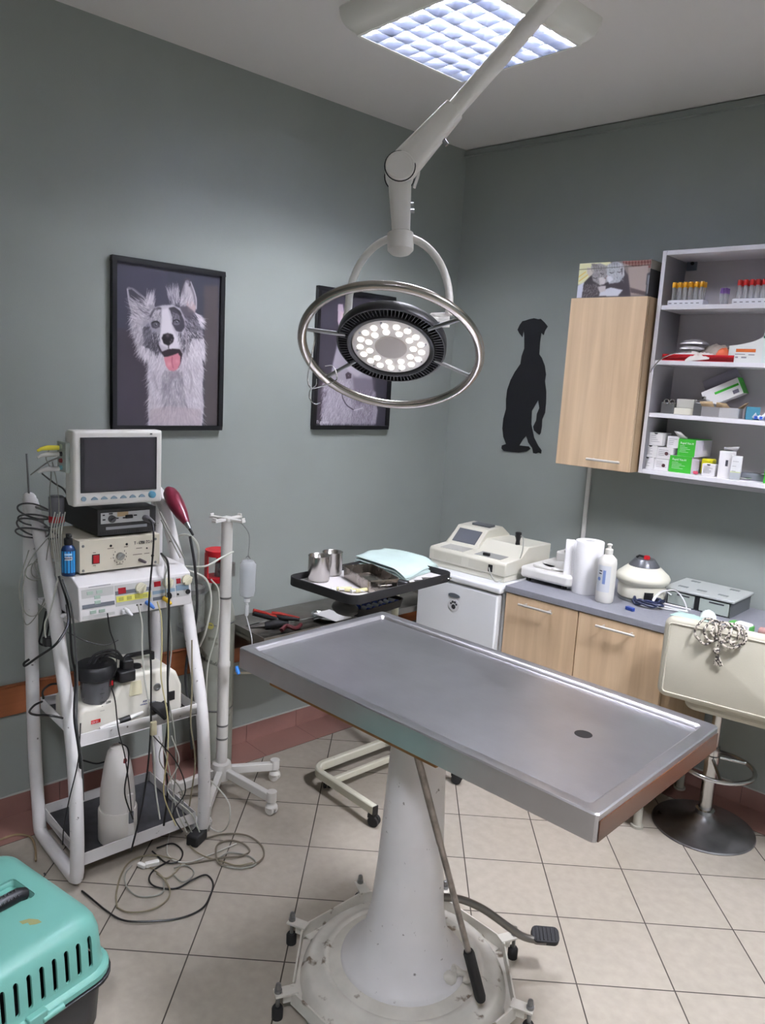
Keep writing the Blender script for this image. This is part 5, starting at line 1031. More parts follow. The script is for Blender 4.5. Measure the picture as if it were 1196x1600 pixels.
# pedestal
m = M(); m.lathe([(0, .90), (.075, .90), (.0755, .88), (.078, .80), (.086, .62), (.096, .42), (.108, .27), (.122, .20), (.150, .145), (.182, .115), (.188, .108), (.190, .098)], (-1.41, 1.51, 0), 56); obj('pedestal_column', m, white_paint, tb, world=True, ang=50)
base_m = mat('dirty_enamel', '#cfccc4', .4, noise=.10, nscale=12, dirt='#76685a', dscale=16, dthr=.61)
m = M(); m.lathe([(.185, .100), (.215, .092), (.225, .088), (.232, .094), (.242, .092), (.25, .082), (.275, .076), (.283, .078), (.292, .072), (.305, .05), (.31, .03), (.312, .0), (0, .0)], (-1.41, 1.51, 0), 64); obj('base_disc', m, base_m, tb, world=True, ang=60)
m = M(); P8 = [(-1.41+.345*math.cos(R(249+45*k)), 1.51+.345*math.sin(R(249+45*k))) for k in range(8)]
for k in range(8):
    a, b = Vector((*P8[k], .055)), Vector((*P8[(k+1) % 8], .055)); c = (a+b)/2; m.box(c, ((b-a).length+.004, .005, .045), math.atan2((b-a).y, (b-a).x)); 
    m.box(c+(Vector((-1.41, 1.51, .055))-c).normalized()*.012+Vector((0, 0, -.02)), ((b-a).length-.02, .03, .004), math.atan2((b-a).y, (b-a).x))
obj('octagonal_frame', m, base_m, tb, world=True)
for k in range(8):
    a = R(249+45*k); d = Vector((math.cos(a), math.sin(a), 0)); c = Vector((-1.41, 1.51, 0))+d*.385
    m = M(); m.box(c-d*.022+Vector((0, 0, .078)), (.065, .034, .006), a); m.box(c-d*.03+Vector((0, 0, .06)), (.03, .006, .034), a); ob = obj('levelling_foot', m, base_m, tb, world=True)
    m = M(); m.lathe([(.011, .082), (.011, .09), (.007, .091), (.007, .096), (.009, .098), (.007, .108), (0, .111)], c, 12); m.cyl(c+Vector((0, 0, .035)), c+Vector((0, 0, .076)), .006, seg=8); obj('bolt', m, steel_d, ob, world=True)
    m = M(); m.lathe([(0, 0), (.016, 0), (.0165, .03), (.013, .036), (0, .037)], c, 14); obj('rubber_pad', m, black_rub, ob, world=True)
# foot pedal
m = M(); m.tube(smooth_curve([(-1.36, 1.60, .285), (-1.33, 1.655, .27), (-1.29, 1.72, .23), (-1.24, 1.79, .165), (-1.215, 1.83, .13), (-1.19, 1.862, .118), (-1.165, 1.885, .118)], 5), .0115, 12); pd = obj('pedal_arm', m, mat('worn_grey_steel', '#7d7974', .35, .8), tb, world=True)
m = M(); m.X = Matrix.LocRotScale(atz(852, 1462, .125), (Matrix.Rotation(R(45), 3, 'Z')@Matrix.Rotation(R(25), 3, 'X')).to_euler(), None); m.rbox((0, 0, 0), (.085, .05, .022), .016); [m.box((-.03+.012*k, 0, .012), (.005, .04, .004)) for k in range(6)]; obj('rubber_pedal', m, black_rub, pd, world=True, bevel=.004)
# lever
A_ = atz(650, 1172, .885); B_ = atz(752, 1562, .13); d = B_-A_
m = M(); m.tube([A_, A_+d*.35, A_+d*.36, A_+d*.80], [.0095, .0095, .0085, .0085], 12); m.tube([A_, A_+Vector((-.05, .05, .01))], .011, 10); lv = obj('pump_lever', m, mat('worn_lever_steel', '#8b8580', .3, .85, noise=.3, nscale=30), tb, world=True)
m = M(); m.tube([A_+d*.79, A_+d*.80, A_+d*.985, A_+d*1.0], [.013, .0155, .0155, .013], 14); obj('rubber_grip', m, black_rub, lv, world=True)
m = M(); m.cyl(A_+Vector((.02, .03, -.01)), A_+Vector((.07, .07, -.0)), .012, seg=10); m.ball(A_+Vector((.045, .05, -.012)), .018, seg=10); obj('pivot_bolt', m, black_pl, tb, world=True)
# under-table clamp knob at the left
K_ = atz(487, 1090, TZ-.10); m = M(); m.ball(K_, .03, (1.1, .8, .6), 14); obj('clamp_knob', m, mat('knob_dark_brown', '#2b211e', .45), tb, world=True)
m = M(); m.box(K_+Vector((.035, .02, .012)), (.05, .02, .03), .6); m.cyl(K_+Vector((.055, .04, -.02)), K_+Vector((.055, .04, .03)), .005, seg=8); obj('clamp_bracket', m, white_paint, tb, world=True, bevel=.002)
m = M(); m.X = TMX; m.bb(-.12, .10, -.13, .13, .885, TZ-.0785) ; obj('mounting_plate', m, steel_d, tb, world=True, bevel=.003)
# crumpled cloth/valve casting on the base
V0 = atz(705, 1535, .11); m = M(); m.tube(smooth_curve([V0+Vector((.0, -.055, -.01)), V0+Vector((-.02, -.03, .012)), V0+Vector((.005, -.0, .02)), V0+Vector((-.012, .02, .016)), V0+Vector((.01, .045, .01)), V0+Vector((.03, .05, -.004))], 5), [.014+.006*math.sin(k*.9) for k in range(26)], 10); obj('painted_valve', m, base_m, tb, world=True)

# ------------------------------------------------------------ surgical lamp
lw = mat('lamp_white', '#eceae6', .35); lblk = mat('lamp_black', '#1c1d20', .45)
DL = 2.13
lc = EYE + ray(611, 543)*DL
vd = ray(611, 543).normalized(); dn = RT*-.16-UP*.987; dn = (dn-vd*dn.dot(vd)).normalized()
ln = (-vd*math.cos(R(50.3))+dn*math.sin(R(50.3))).normalized()      # where the lamp looks
le1 = (RT*.987-UP*.16); le1 = (le1-ln*le1.dot(ln)).normalized(); le2 = ln.cross(le1)
LM = Matrix((le1, le2, ln)).transposed().to_4x4(); LM.translation = lc
pivot = EYE+ray(625, 268)*DL; hang = EYE+ray(625, 388)*DL
topp = EYE+ray(872, -12)*(DL-.12)
lamp = thing('surgical_lamp', 'white-armed surgical lamp with lit round LED head and steel ring handle', 'surgical lamp', (lc.x, lc.y, CEIL))
RR_ = .2455
m = M(); m.X = LM; m.tube([(RR_*math.cos(2*PI*k/72), RR_*math.sin(2*PI*k/72), .012) for k in range(72)], .0125, 12, True); obj('ring_handle', m, mat('ring_steel', '#a9a49e', .22, 1, noise=.05, nscale=6), lamp, world=True)
hr_ = .152
for a in (172, -137, -14, 44):
    m = M(); m.X = LM; ca, sa = math.cos(R(a)), math.sin(R(a)); m.cyl((ca*.13, sa*.13, -.006), (ca*RR_, sa*RR_, .010), .0058, seg=10); obj('spoke', m, steel_d, lamp, world=True)
# lamp head: finned ring, inner ring, lens plate
m = M(); m.X = LM; m.lathe([(.148, -.032), (.152, -.028), (.153, -.004), (.150, .0), (.147, .0), (.147, -.026), (.06, -.036), (0, -.038)], (0, 0, 0), 72); m.lathe([(.110, -.03), (.110, .003), (.113, .005), (.121, .005), (.123, .0), (.123, -.03)], (0, 0, 0), 72)
head = obj('lamp_head', m, lblk, lamp, world=True, ang=50)
m = M()
for k in range(84):
    a = 2*PI*k/84; m.X = LM@Matrix.Rotation(a, 4, 'Z'); m.box((.1355, 0, -.013), (.026, .0016, .025))
m.X = Matrix(); obj('cooling_fins', m, mat('fin_dark_grey', '#4a4b50', .4, .3), head, world=True)
m = M(); m.X = LM; m.lathe([(.111, -.004), (.107, .0), (.0, .0)], (0, 0, 0), 56); obj('lens_plate', m, mat('lens_plate', '#d6d2ce', .3, .1), lamp, world=True)
m = M(); m.X = LM; m.lathe([(.045, .0002), (.043, .003), (.0, .0035)], (0, 0, 0), 40); obj('centre_disc', m, mat('lens_centre', '#a9a29c', .4, .3), lamp, world=True)
led = mat('led_lens', '#fff8f2', .3, emit=LED_POWER)
for nL, rL, ph in ((17, .086, 0), (11, .0625, 8)):
    for k in range(nL):
        a = R(ph)+2*PI*k/nL; m = M(); m.X = LM@Matrix.Translation((rL*math.cos(a), rL*math.sin(a), .0003)); m.lathe([(.0092, 0), (.0086, .0025), (.005, .004), (0, .0045)], (0, 0, 0), 12); obj('led_lens', m, led, lamp, world=True)
m = M()
for k in range(8): a = R(20+45*k); m.X = LM@Matrix.Translation((.098*math.cos(a), .098*math.sin(a), 0)); m.lathe([(.0035, 0), (.003, .002), (0, .002)], (0, 0, 0), 8)
m.X = Matrix(); obj('screws', m, steel_d, lamp, world=True)
m = M(); m.X = LM; m.rbox((0, .0, -.058), (.11, .11, .04), .045, 8); obj('driver_housing', m, lblk, lamp, world=True, bevel=.006)
# yoke arch
yl = EYE+ray(545, 478)*(DL+.03); yr = EYE+ray(703, 478)*(DL-.01)
arch = []
apex = EYE+ray(626, 370)*DL
axv = (yr-yl)/2; cen = (yr+yl)/2; upv = apex-cen
for k in range(0, 25): a = PI-PI*k/24; arch.append(cen+axv*math.cos(a)+upv*math.sin(a))
lo = EYE+ray(543, 497)*(DL+.03); ro = EYE+ray(701, 492)*(DL-.01)
m = M(); m.tube([lo]+arch+[ro], .0105, 12); obj('yoke', m, lw, lamp, world=True)
for qx, qy, dd_, s1 in ((553, 500, .03, 1), (686, 499, -.01, -1)):
    c = EYE+ray(qx, qy)*(DL+dd_); m = M(); m.X = Matrix((RT, -FW, UP)).transposed().to_4x4(); m.X.translation = c
    m.prism([(-.030, -.022), (.030, -.022), (.030, .010), (.020, .018), (-.030, .018)] if s1 > 0 else [(-.030, -.022), (.030, -.022), (.030, .018), (-.020, .018), (-.030, .010)], .006, (0, .003, 0), (1, 0, 0), (0, 0, 1))
    m.cyl((0, 0, -.015), (0, .03, -.035), .007, seg=8); bb_ = obj('yoke_bracket', m, lw, lamp, world=True, bevel=.0015)
    m = M(); m.X = Matrix((RT, -FW, UP)).transposed().to_4x4(); m.X.translation = c; [m.cyl((x, .002, z), (x, .006, z), .003, seg=8) for x in (-.02, 0, .02) for z in (-.010,)]; obj('bracket_screws', m, steel_d, bb_, world=True)
# hanging head of arm
rdir = RT
def frame_box(m, a, b, wa, wb, da, db):       # tapered flat arm from a to b; w across the picture side, d in depth
    u = (b-a).normalized(); s_ = u.cross(-FW).normalized(); f_ = s_.cross(u).normalized(); V = []
    for P_, w_, d_ in ((a, wa, da), (b, wb, db)):
        for i in range(16): t_ = 2*PI*i/16; cx = math.cos(t_); sx = math.sin(t_); V.append(P_+s_*(w_/2*math.copysign(abs(cx)**.6, cx))+f_*(d_/2*math.copysign(abs(sx)**.6, sx)))
    m.raw(V, [(i, (i+1) % 16, 16+(i+1) % 16, 16+i) for i in range(16)]+[tuple(range(15, -1, -1)), tuple(range(16, 32))])
m = M(); frame_box(m, pivot+Vector((0, 0, -.01)), EYE+ray(627, 362)*DL, .066, .05, .05, .045); fa = obj('drop_link', m, lw, lamp, world=True)
m = M(); q = EYE+ray(641, 330)*DL; m.cyl(q+RT*.0, q+RT*.012, .006, seg=8); m.cyl(q+UP*.02, q+UP*.02+RT*.01, .004, seg=8); obj('adjusting_screw', m, steel_d, fa, world=True)
m = M(); cA = EYE+ray(626, 372)*DL; cB = EYE+ray(626, 391)*DL; m.tube([cA+UP*.012, cA, cB, cB-UP*.010, cB-UP*.016], [.036, .037, .036, .026, .010], 20); obj('swivel_cup', m, lw, lamp, world=True)
m = M(); axd = -FW; m.cyl(pivot-axd*.040, pivot+axd*.040, .040, seg=28); m.cyl(pivot-axd*.0405, pivot+axd*.0405, .034, seg=28); obj('elbow_joint', m, lw, lamp, world=True, bevel=.003)
m = M(); m.tube([pivot-axd*-.034+RT*.0415*math.cos(R(12*k))+UP*.0415*math.sin(R(12*k)) for k in range(30)], .0016, 6, True); m.tube([pivot+axd*-.034+RT*.0415*math.cos(R(12*k))+UP*.0415*math.sin(R(12*k)) for k in range(30)], .0016, 6, True); obj('joint_gap', m, black_pl, lamp, world=True)
m = M(); m.tube(smooth_curve([pivot+RT*.035+UP*.03, pivot+RT*.052+UP*.0, pivot+RT*.04-UP*.045], 5), .004, 8); obj('elbow_cable', m, lw, lamp, world=True)
m = M(); mid = pivot.lerp(topp, .36); frame_box(m, pivot+RT*-.004, mid, .088, .058, .06, .055); frame_box(m, pivot+RT*-.004-UP*.0, pivot-(topp-pivot).normalized()*.03, .088, .05, .06, .05); obj('arm_cover', m, lw, lamp, world=True)
m = M(); m.tube([pivot.lerp(topp, .05), topp], .0245, 18); obj('spring_arm', m, lw, lamp, world=True)
m = M(); q = pivot.lerp(topp, .24); m.cyl(q+RT*.02-UP*.025, q+RT*.03-UP*.04, .006, seg=8); obj('arm_screw', m, steel_d, lamp, world=True)
far = topp+(topp-pivot).normalized()*.10
m = M(); m.ball(far, .045, seg=16); m.cyl(far, (far.x, far.y, CEIL-.02), .03, seg=18); m.lathe([(.0, -.03), (.06, -.03), (.075, -.01), (.075, -.0005), (0, -.0005)], (far.x, far.y, CEIL), 28); obj('ceiling_mount', m, lw, lamp, world=True)
# wire hooks on the ring
hw = chrome
Lp = lambda px, py, dd=0: EYE+ray(px, py)*(DL+dd-.03)
m = M(); m.tube(smooth_curve([Lp(489, 512), Lp(492, 530), Lp(486, 560), Lp(481, 590), Lp(484, 604), Lp(493, 606), Lp(523, 596), Lp(526, 585), Lp(520, 572), Lp(508, 572)], 6), .0016, 6); obj('wire_hook', m, hw, label='thin bent steel wire hook hanging at the left of the lamp ring', cat='hook')
m = M(); m.tube(smooth_curve([Lp(495, 592), Lp(494, 602), Lp(488, 607), Lp(484, 612), Lp(484, 622), Lp(492, 631), Lp(501, 629)], 6), .0016, 6); obj('wire_hook', m, hw, label='small steel wire hook dangling below the other hook on the lamp ring', cat='hook')

# ------------------------------------------------------------ overbed instrument stand (frame, tray and things on it)
ivory = mat('ivory_enamel', '#cfcdbd', .35, dirt='#5e564a', dscale=40, dthr=.72)
ms = thing('instrument_stand', 'ivory tubular overbed stand on castors carrying a black-rimmed tray', 'instrument stand', (-2.48, 2.22, 0))
def flat_tube(m, pts, w_, h_):
    pts = [Vector(p) for p in pts]; V = []; n = len(pts)
    for i in range(n):
        tg = (pts[min(i+1, n-1)]-pts[max(i-1, 0)]).normalized(); s_ = Vector((-tg.y, tg.x, 0)).normalized()
        V += [pts[i]+s_*w_/2+Vector((0, 0, h_/2)), pts[i]-s_*w_/2+Vector((0, 0, h_/2)), pts[i]-s_*w_/2-Vector((0, 0, h_/2)), pts[i]+s_*w_/2-Vector((0, 0, h_/2))]
    m.raw(V, [(i*4+j, i*4+(j+1) % 4, (i+1)*4+(j+1) % 4, (i+1)*4+j) for i in range(n-1) for j in range(4)]+[(3, 2, 1, 0), ((n-1)*4, (n-1)*4+1, (n-1)*4+2, (n-1)*4+3)])
zf = .075
def arc(cx, cyy, r, a0, a1, n=6): return [(cx+r*math.cos(R(a0+(a1-a0)*i/n)), cyy+r*math.sin(R(a0+(a1-a0)*i/n)), zf) for i in range(n+1)]
pts = [(-2.085, 2.0, zf)]+arc(-2.44, 2.06, .06, 270, 180)[0:]+arc(-2.45, 2.47, .05, 180, 90)+[(-2.10, 2.53, zf)]
m = M(); flat_tube(m, pts, .028, .04); obj('base_frame', m, ivory, ms, world=True, bevel=.006)
m = M(); flat_tube(m, [(-2.37, 2.015, zf-.002), (-2.37, 2.515, zf-.002)], .022, .03); obj('cross_brace', m, ivory, ms, world=True, bevel=.005)
obj('end_cap', M().bb(-2.084, -2.080, 1.987, 2.013, zf-.019, zf+.019), black_pl, ms, world=True); obj('end_cap', M().bb(-2.099, -2.095, 2.517, 2.543, zf-.019, zf+.019), black_pl, ms, world=True)
def castor(P_, par, z1=.055, rw=.024, mt=black_rub, rz=0, hood=None):
    m = M(); c = Vector(P_); d = Vector((math.cos(rz), math.sin(rz), 0)); s_ = Vector((-d.y, d.x, 0)); ax = c+d*.014
    A = Matrix((d, Vector((0, 0, 1)), s_)).transposed()
    for q in (-1, 1): m.lathe([(0, -.007), (rw*.9, -.007), (rw, -.004), (rw, .004), (rw*.9, .007), (0, .007)], ax+s_*q*.010+Vector((0, 0, rw)), 20, A)
    ob = obj('castor', m, mt, par, world=True)
    m = M(); m.box(c+d*.006+Vector((0, 0, rw*2-.002)), (.034, .032, .018), rz); m.cyl(c+Vector((0, 0, rw*2)), c+Vector((0, 0, z1)), .007, seg=8); obj('castor_fork', m, hood or mt, ob, world=True, bevel=.004)
for P_, rz in (((-2.105, 2.0, 0), .4), ((-2.43, 2.03, 0), 2.5), ((-2.45, 2.47, 0), 1.2), ((-2.13, 2.53, 0), .5)): castor(P_, ms, rz=rz)
MZ = 1.0; mc = Vector((-2.269, 2.127, 0))
a_ = Vector((-2.456, 1.817)); b_ = Vector((-2.081, 1.835)); c_ = Vector((-2.174, 2.438)); ang_m = math.atan2(-.093*-1+.0, 1)*.5
ang_m = (math.atan2(.018, .375)+(math.atan2(.603, -.093)-PI/2))/2
mc = ((a_+c_)/2); TLM = Matrix.Translation((mc.x, mc.y, 0))@Matrix.Rotation(ang_m, 4, 'Z')
tw, tl = .385, .625
m = M(); m.cyl((-2.49, 2.44, zf), (-2.49, 2.44, .955), .017, seg=14); obj('upright_post', m, ivory, ms, world=True)
m = M(); m.cyl((-2.49, 2.44, .94), (-2.30, 2.18, .94), .012, seg=12); m.X = TLM; m.box((0, 0, .952), (.20, .30, .012)); obj('tray_support', m, ivory, ms, world=True, bevel=.002)
tr_ = thing('instrument_tray', 'rectangular white tray with thick black rim on the ivory stand', 'tray', (mc.x, mc.y, .9585), ang_m)
def rring(w_, l_, r_, z):
    P = []
    for sx, sy_, a0 in ((1, 1, 0), (-1, 1, 90), (-1, -1, 180), (1, -1, 270)): P += [(sx*(w_/2-r_)+r_*math.cos(R(a0+15*i)), sy_*(l_/2-r_)+r_*math.sin(R(a0+15*i)), z) for i in range(7)]
    return P
def loft(m, rings, close=False):
    k = len(rings[0]); V = [p for q in rings for p in q]; m.raw(V, [(i*k+j, i*k+(j+1) % k, (i+1)*k+(j+1) % k, (i+1)*k+j) for i in range(len(rings)-1) for j in range(k)]+([tuple(range(k))] if close else []))
m = M(); loft(m, [rring(tw-.01, tl-.01, .04, .008), rring(tw-.01, tl-.01, .04, .0)]); m.raw(rring(tw-.01, tl-.01, .04, .0), [tuple(range(28))]); m.raw(rring(tw-.008, tl-.008, .041, .010), [tuple(range(28))]); obj('tray_pan', m, mat('tray_white', '#d7d3d4', .4), tr_)
m = M(); loft(m, [rring(tw-.012, tl-.012, .04, .012), rring(tw-.012, tl-.012, .04, .034), rring(tw-.006, tl-.006, .043, .038), rring(tw, tl, .045, .036), rring(tw, tl, .045, .002), rring(tw-.008, tl-.008, .041, -.001)]); obj('rubber_rim', m, black_rub, tr_)
MT = .969
# second, smaller tray below
P2 = Vector((-2.29, 2.06, 0)); t2m = Matrix.Translation((P2.x, P2.y, 0))@Matrix.Rotation(ang_m, 4, 'Z')
bt = thing('lower_tray', 'small black tray of blue-capped vials below the black-rimmed tray', 'tray', (-2.325, 2.125, .845), ang_m+.05)
m = M(); loft(m, [rring(.16, .27, .03, .0), rring(.175, .285, .035, .035), rring(.167, .277, .032, .035), rring(.15, .26, .028, .004)], True); m.raw(rring(.16, .27, .03, 0), [tuple(range(28))]); obj('tray_body', m, black_rub, bt)
m = M(); m.cyl((-2.49, 2.44, .842), (-2.30, 2.17, .838), .008, seg=8); obj('lower_support', m, ivory, ms, world=True)
g = 'blue-capped vials in the small black tray'
cb_m = mat('cap_blue', '#27429c', .4); vg = mat('vial_glass', '#a9b4c4', .15, alpha=.9)
src = None
for i in range(6):
    for j in range(2):
        P_ = wmat(bt)@Vector((.04-.06*j, -.07+.036*i, .018))
        lab = 'blue-capped vial lying in the %s row of the black tray, %s from the near end' % (('front', 'rear')[j], ('first', 'second', 'third', 'fourth', 'fifth', 'last')[i])
        if not src:
            src = thing('vial', lab, 'vial', P_, 0, g); m = M(); m.cyl((-.02, 0, 0), (.012, 0, 0), .011, seg=12); obj('vial_body', m, vg, src); m = M(); m.cyl((.012, 0, 0), (.026, 0, 0), .0105, seg=12); obj('cap', m, cb_m, src, label='blue cap')
        else: dup(src, P_, .3*((i+j) % 3-1), lab)
obj('grey_bag', (lambda m: (m.ball(wmat(bt)@Vector((.0, -.155, .03)), .06, (1.15, .75, .5), 16), m)[1])(M()), mat('bag_charcoal', '#3c3e40', .5, bump=.8, bscale=40), label='dark grey crumpled pouch at the near end of the small black tray', cat='pouch')
# steel cups
cupm = mat('polished_steel', '#b3b0ad', .24, 1)
for k, (pos, rr_, hh, lab) in enumerate(((Vector((-2.425, 1.925)), .045, .105, 'front steel beaker on the near corner of the black-rimmed tray'), (Vector((-2.475, 2.035)), .043, .098, 'second steel beaker standing behind the front beaker'))):
    obj('steel_beaker', M().lathe([(0, .003), (rr_-.003, .003), (rr_-.0015, hh-.002), (rr_+.0015, hh), (rr_, hh-.004), (rr_, .006), (rr_-.004, 0), (0, 0)], (pos.x, pos.y, MT+.001), 40), cupm, label=lab, cat='beaker', ang=60)
# steel instrument pan
pm = mat('pan_steel', '#9a938c', .25, 1, noise=.1, nscale=20, rvar=.06)
pc = thing('steel_instrument_pan', 'open rectangular steel pan with handles on the black-rimmed tray', 'steel pan', (-2.275, 2.075, MT+.001), R(-15))
pw, pl_ = .21, .12; pw, pl_ = .24, .115
m = M()
pw_, pl2, ph = .245, .13, .05
loft(m, [rring(pw_, pl2, .012, 0), rring(pw_+.006, pl2+.006, .014, ph), rring(pw_+.010, pl2+.010, .015, ph), rring(pw_+.010, pl2+.010, .015, ph-.005), rring(pw_+.004, pl2+.004, .013, ph-.005), rring(pw_-.003, pl2-.003, .011, .003)], True); m.raw(rring(pw_, pl2, .012, 0), [tuple(range(28))]); obj('pan_body', m, pm, pc)
m = M(); m.tube([(.128+.0, -.03, .03), (.14, -.025, .03), (.14, .025, .03), (.128, .03, .03)], .003, 6); obj('handle', m, pm, pc)
obj('inner_strainer', M().bb(-.09, .07, -.04, .04, .02, .022), pm, pc)
# green cloth
cg = mat('surgical_cloth', '#bdd0cd', .8, noise=.06, nscale=10, bump=.4, bscale=120)
cl = [atz(552, 868, MT+.03), atz(575, 862, MT+.04), atz(684, 884, MT+.02), atz(640, 903, MT+.02)]
m = M(); n = 18; gr = []
P00, P10, P11, P01 = atz(556, 872, MT+.035), atz(634, 906, MT+.012), atz(684, 884, MT+.012), atz(600, 858, MT+.04)
for L_ in range(3):
    gr = []
    for j in range(n+1):
        row = []
        for i in range(n+1):
            u, v = i/n, j/n; sh = .012*L_
            p = (P00*(1-u)+P10*u)*(1-v)+(P01*(1-u)+P11*u)*v
            z = MT+.045-.004*L_+.006*math.sin(u*5+v*3+L_)*math.sin(v*4)-.028*max(0, (u-.75)/.25)**1.5-.010*L_
            zz = max(MT+.004+.003*(2-L_), z); row.append((p.x+.006*L_*(v-.5)+.004*math.sin(v*9+L_), p.y+.006*L_*(u-.5), zz))
        gr.append(row)
    m.sheet(gr)
obj('green_cloth', m, cg, label='folded pale green surgical cloth lying on the black-rimmed tray', cat='cloth', solid=.003, ang=60)
obj('cloth_underlay', M().rbox(((P00+P11)/2+Vector((0, 0, 0))).to_tuple()[:2]+(MT+.012,), (.18, .30, .018), .02, rz=ang_m+.35), mat('gauze_pack', '#c4d0c8', .8), label='pad of gauze under the folded green cloth', cat='gauze')
obj('black_clip', M().rbox(TLM@Vector((.13, .03, MT+.012)), (.07, .035, .022), .012, rz=.3), black_pl, bevel=.005, label='small black clamp between the steel pan and the green cloth', cat='clamp')
# scissors / forceps at the right side of the tray
for k, (x, y, an) in enumerate(((.15, .14, 80), (.16, .20, 70), (.165, .255, 60))):
    P_ = TLM@Vector((x, y, MT+.003)); t = thing('forceps', 'ring-handled steel forceps on the black-rimmed tray, %s from the cloth fold' % ('nearest', 'second', 'farthest')[k], 'forceps', P_, ang_m+R(an), 'ring-handled forceps beside the green cloth')
    m = M(); m.cyl((-.09, -.004, .002), (0.02, .006, .004), .0022, seg=6); m.cyl((-.09, .004, .004), (.02, -.006, .002), .0022, seg=6); obj('shanks', m, chrome, t)
    for s in (-1, 1): m = M(); m.tube([(.031+.011*math.cos(R(a)), s*.012+.009*math.sin(R(a)), .003) for a in range(0, 360, 30)], .002, 6, True); obj('finger_ring', m, chrome, t)
# glass syringes by the beaker
sg = mat('syringe_plastic', '#d6cf9f', .25, alpha=.9)
for k, (x, y, an) in enumerate(((.05, -.215, 55), (.085, -.205, 40), (.105, -.17, 75))):
    P_ = TLM@Vector((x, y, MT+.01)); t = thing('syringe', 'used yellowish syringe on the near corner of the tray, %s the beaker' % ('closest to', 'second from', 'farthest from')[k], 'syringe', P_, ang_m+R(an), 'syringes on the near corner of the tray')
    obj('barrel', M().cyl((-.035, 0, 0), (.025, 0, 0), .0075, seg=12), sg, t); obj('plunger', M().cyl((-.055, 0, 0), (-.036, 0, 0), .003, seg=8).cyl((-.057, 0, 0), (-.055, 0, 0), .009, seg=10), card_white, t); obj('needle_hub', M().cyl((.025, 0, 0), (.045, 0, -.003), .003, .0015, seg=8), card_white, t)

# ------------------------------------------------------------ wall shelf with tools
t = thing('steel_tool_shelf', 'dull steel wall shelf with tools behind the drip stand', 'shelf', (-2.88, 2.25, .665))
sm_ = mat('shelf_steel', '#85827d', .35, .8, noise=.12, nscale=10); x0s, x1s, y0s, y1s = -3.02, -2.62, 1.80, 2.95
m = M(); m.bb(x0s, x1s, y0s, y1s, .655, .659); m.bb(x1s-.003, x1s, y0s, y1s, .659, .685); m.bb(x0s, x1s-.003, y0s, y0s+.003, .64, .685); m.bb(x0s, x1s-.003, y1s-.003, y1s, .64, .685); obj('shelf_tray', m, sm_, t, world=True)
for y in (1.9, 2.8): m = M(); m.prism([(0, 0), (.33, .0), (.33, -.015), (0, -.16)], .02, (-3.022, y, .6545), (1, 0, 0), (0, 0, 1)); obj('bracket', m, sm_, t, world=True)
SH = .660
for k, (pa, pb, h0, h1, lab) in enumerate((((396, 958), (450, 972), .075, .02, 'long red and black tool handle leaning over the steel wall shelf'), ((425, 962), (468, 968), .05, .045, 'red-edged black tool handle lying behind another on the steel wall shelf'))):
    a = atz(*pa, SH+h0); b = atz(*pb, SH+h1); t = thing('cutting_pliers', lab, 'pliers', (a+b)/2)
    m = M(); m.tube([a, a.lerp(b, .5), b], [.012, .013, .009], 10); obj('dark_handle', m, black_rub, t, world=True)
    m = M(); m.tube([a+Vector((0, 0, .012)), a.lerp(b, .3)+Vector((0, 0, .014)), b+Vector((0, 0, .008))], [.009, .008, .004], 8); obj('red_grip', m, mat('tool_red', '#a02a22', .4), t, world=True)
for k, (pa, pb, lab) in enumerate((((385, 978), (425, 968), 'thin steel rod at the near end of the steel wall shelf'), ((455, 972), (505, 962), 'thin steel rod in the middle of the steel wall shelf'), ((490, 968), (530, 958), 'thin steel rod at the far end of the steel wall shelf'))):
    m = M(); m.cyl(atz(*pa, SH+.01+.01*k), atz(*pb, SH+.01+.012*k), .004, seg=8); obj('steel_rod', m, chrome, label=lab, cat='rod', group='steel rods on the wall shelf')
obj('dark_red_clamp', M().tube(smooth_curve([atz(440, 985, SH+.02), atz(448, 978, SH+.03), atz(462, 982, SH+.02), atz(470, 976, SH+.02)], 4), .01, 8), mat('dark_red_rubber', '#55161c', .5), label='dark red rubber tube coiled on the steel wall shelf', cat='tube')
t = thing('grinder_tool', 'dark tool body lying between pliers on the steel wall shelf', 'tool', atz(432, 978, SH+.015)); obj('tool_body', M().tube([(-.03, -.04, 0), (0, 0, .01), (.02, .05, .005)], [.016, .02, .012], 10), black_rub, t)
obj('kidney_dish', M().lathe([(0, .0), (.05, 0), (.065, .02), (.062, .02), (.048, .003), (0, .003)], atz(508, 968, SH+.002), 24, Matrix.Diagonal((1.3, .8, 1))), chrome, label='shallow steel dish at the far end of the steel wall shelf', cat='dish')
packet(0, 0, 0, .15, .10, .01, 0, card_white, 'white folded paper under the small black tray', name='folded_paper', group=None)
bpy.data.objects['folded_paper'].location = (-2.33, 2.10, .79) if False else atz(520, 962, .70)

